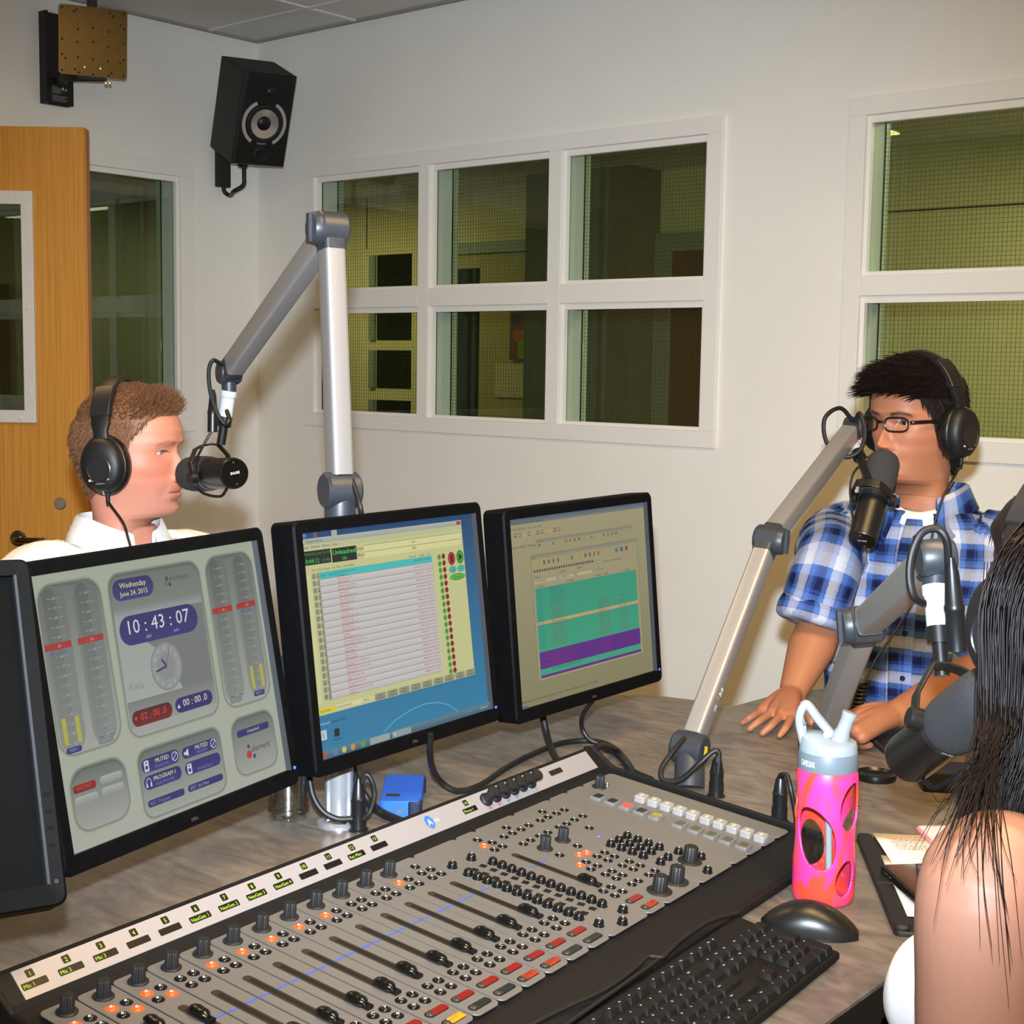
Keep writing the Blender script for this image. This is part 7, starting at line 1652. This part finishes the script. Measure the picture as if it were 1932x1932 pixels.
# long straight hair falling over the shoulder
rng = np.random.RandomState(11); mb = MB(iW)
def hair_path(s, k, dj, jx):
    """s 0..1 from the picture-left edge of the hair to its right; k front/back layer"""
    d = 1.165+.05*k+dj
    if k > .55: d += .03
    x0 = 1885+s*250; x1 = 1858+s*215; x2 = 1862+s*180; x3 = 1856+s*165; ex = 1812+s*190; ey = 1548-70*s+48*rng.randn()
    return [dep(x0+60*(1-s)+jx*.3, 955+rng.rand()*60, d+.03), dep(x0-2+jx*.5, 1040+rng.rand()*30, d), dep(x1+jx, 1150, d-.006), dep(x2+jx*1.2, 1300, d-.012), dep(x3+jx*1.4, 1420, d-.016), dep(ex+jx*1.8, ey, d-.02)]
for i in range(2600):
    s_ = rng.rand()**.9; P = catmull(hair_path(s_, rng.rand(), rng.randn()*.006, rng.randn()*9), 3)
    mb.tube(P, [.00085, .0009, .0009, .0008, .0003], 3, 0, False)
for ex, ey, jx in ((1765, 1600, 0), (1748, 1628, -6), (1780, 1590, 5), (1800, 1606, 4), (1895, 1815, 0), (1888, 1790, 6), (1900, 1700, -4), (1790, 1650, 8), (1830, 1600, 2), (1760, 1570, -10), (1850, 1640, 3)):
    for q in range(5):
        j_ = rng.randn(3)*np.array([7, 26, 34]); P = catmull([dep(1898+j_[0]*3, 1060, 1.19), dep(1884+j_[0]*3, 1220, 1.175), dep(1872+jx+j_[0]*3, 1370, 1.135), dep((1850+ex)/2+jx+j_[1]*.8, (1440+ey)/2, 1.052), dep(ex+j_[1], ey+j_[2], 1.035)], 6); mb.tube(P, [.0005, .0006, .0005, .0004, .00015], 3, 0, False)
lh = mb.build('long_hair', mat('hair_long', (17, 11, 11), .45, var=.3, vs=90, spec=.22), pW, smooth=180); lh['kind'] = 'stuff'
# dense inner mass so that nothing shows through
rings_ = []
for y, xa, xb in ((985, 1950, 2180), (1040, 1898, 2180), (1100, 1868, 2170), (1250, 1866, 2150), (1380, 1868, 2100), (1470, 1862, 2050), (1530, 1850, 1990)):
    c_ = dep((xa+xb)/2, y, 1.205); hw_ = (xb-xa)/2*1.2/FPX; th = .045*(1 if y < 1400 else .6)
    rings_.append([c_+CR*(hw_*math.cos(a))+CF*(th*math.sin(a)) for a in [2*math.pi*i/32 for i in range(32)]])
MB(iW).loft(rings_).build('hair_mass', mat('hair_long', (24, 16, 16), .32), pW, smooth=180)
hpW = headphones('black headphones over the long dark hair', HWm @ Matrix.Scale(1.0, 4), 1, False, None, wide=1.16)

# ---------------------------------------------------------------- office chairs
def make_chair(label, seat_c, fw, arm=True):
    fw = Vector((fw.x, fw.y, 0)).normalized(); lt = Vector((0, 0, 1)).cross(fw); M = frame((seat_c.x, seat_c.y, 0), fw, lt, (0, 0, 1)); zs = seat_c.z
    t = thing('office_chair', label, 'chair', M, 'black office chairs')
    mf = mat('chair_fabric', (22, 22, 23), .85, var=.1, vs=300); mp = mat('chair_plastic', (26, 26, 27), .45)
    MB(T(.02, 0, 0)).prism(rrect_pts(.46, .48, .08, 6), zs-.075, zs, .02).build('seat', mf, t, smooth=40)
    rb = []
    for z, w in ((.12, .18), (.2, .21), (.32, .21), (.42, .19), (.46, .15)): rb.append([(-.235-.05*(z-.12)+.022*math.cos(a), w*math.sin(a), zs+z) for a in [2*math.pi*i/24 for i in range(24)]])
    MB().loft(rb).build('backrest', mf, t, smooth=50); MB().tube([(-.10, 0, zs-.08), (-.22, 0, zs-.06), (-.262, 0, zs+.06), (-.268, 0, zs+.22)], .018, 10, 5).build('back_support', mp, t)
    if arm:
        for s in (-1, 1): a_ = MB(); a_.tube([(-.05, s*.24, zs-.06), (-.06, s*.285, zs+.02), (-.06, s*.285, zs+.17)], .014, 10, 5); a_.box((-.02, s*.285, zs+.185), (.24, .055, .028)); a_.build('armrest', mp, t, smooth=40)
    MB().cyl((0, 0, .10), (0, 0, zs-.07), .028).build('gas_lift', mp, t)
    for k in range(5):
        a = 2*math.pi*k/5; e_ = (.29*math.cos(a), .29*math.sin(a), .062); l_ = MB().tube([(0, 0, .11), (.15*math.cos(a), .15*math.sin(a), .095), e_], .019, 8, 3).build('base_leg', mp, t)
        MB().sphere((e_[0], e_[1], .028), .028, 12, 8).build('caster', mp, l_)
    return t
for lb, TM in (('black office chair under the man in the white shirt', TL_), ('black office chair under the man in the plaid shirt', TR_), ('black office chair under the woman with long hair', TW)):
    c_ = TM @ Vector((0, 0, -.62)); c_.z -= .125; make_chair(lb, c_, TM.to_3x3() @ Vector((1, 0, 0)))
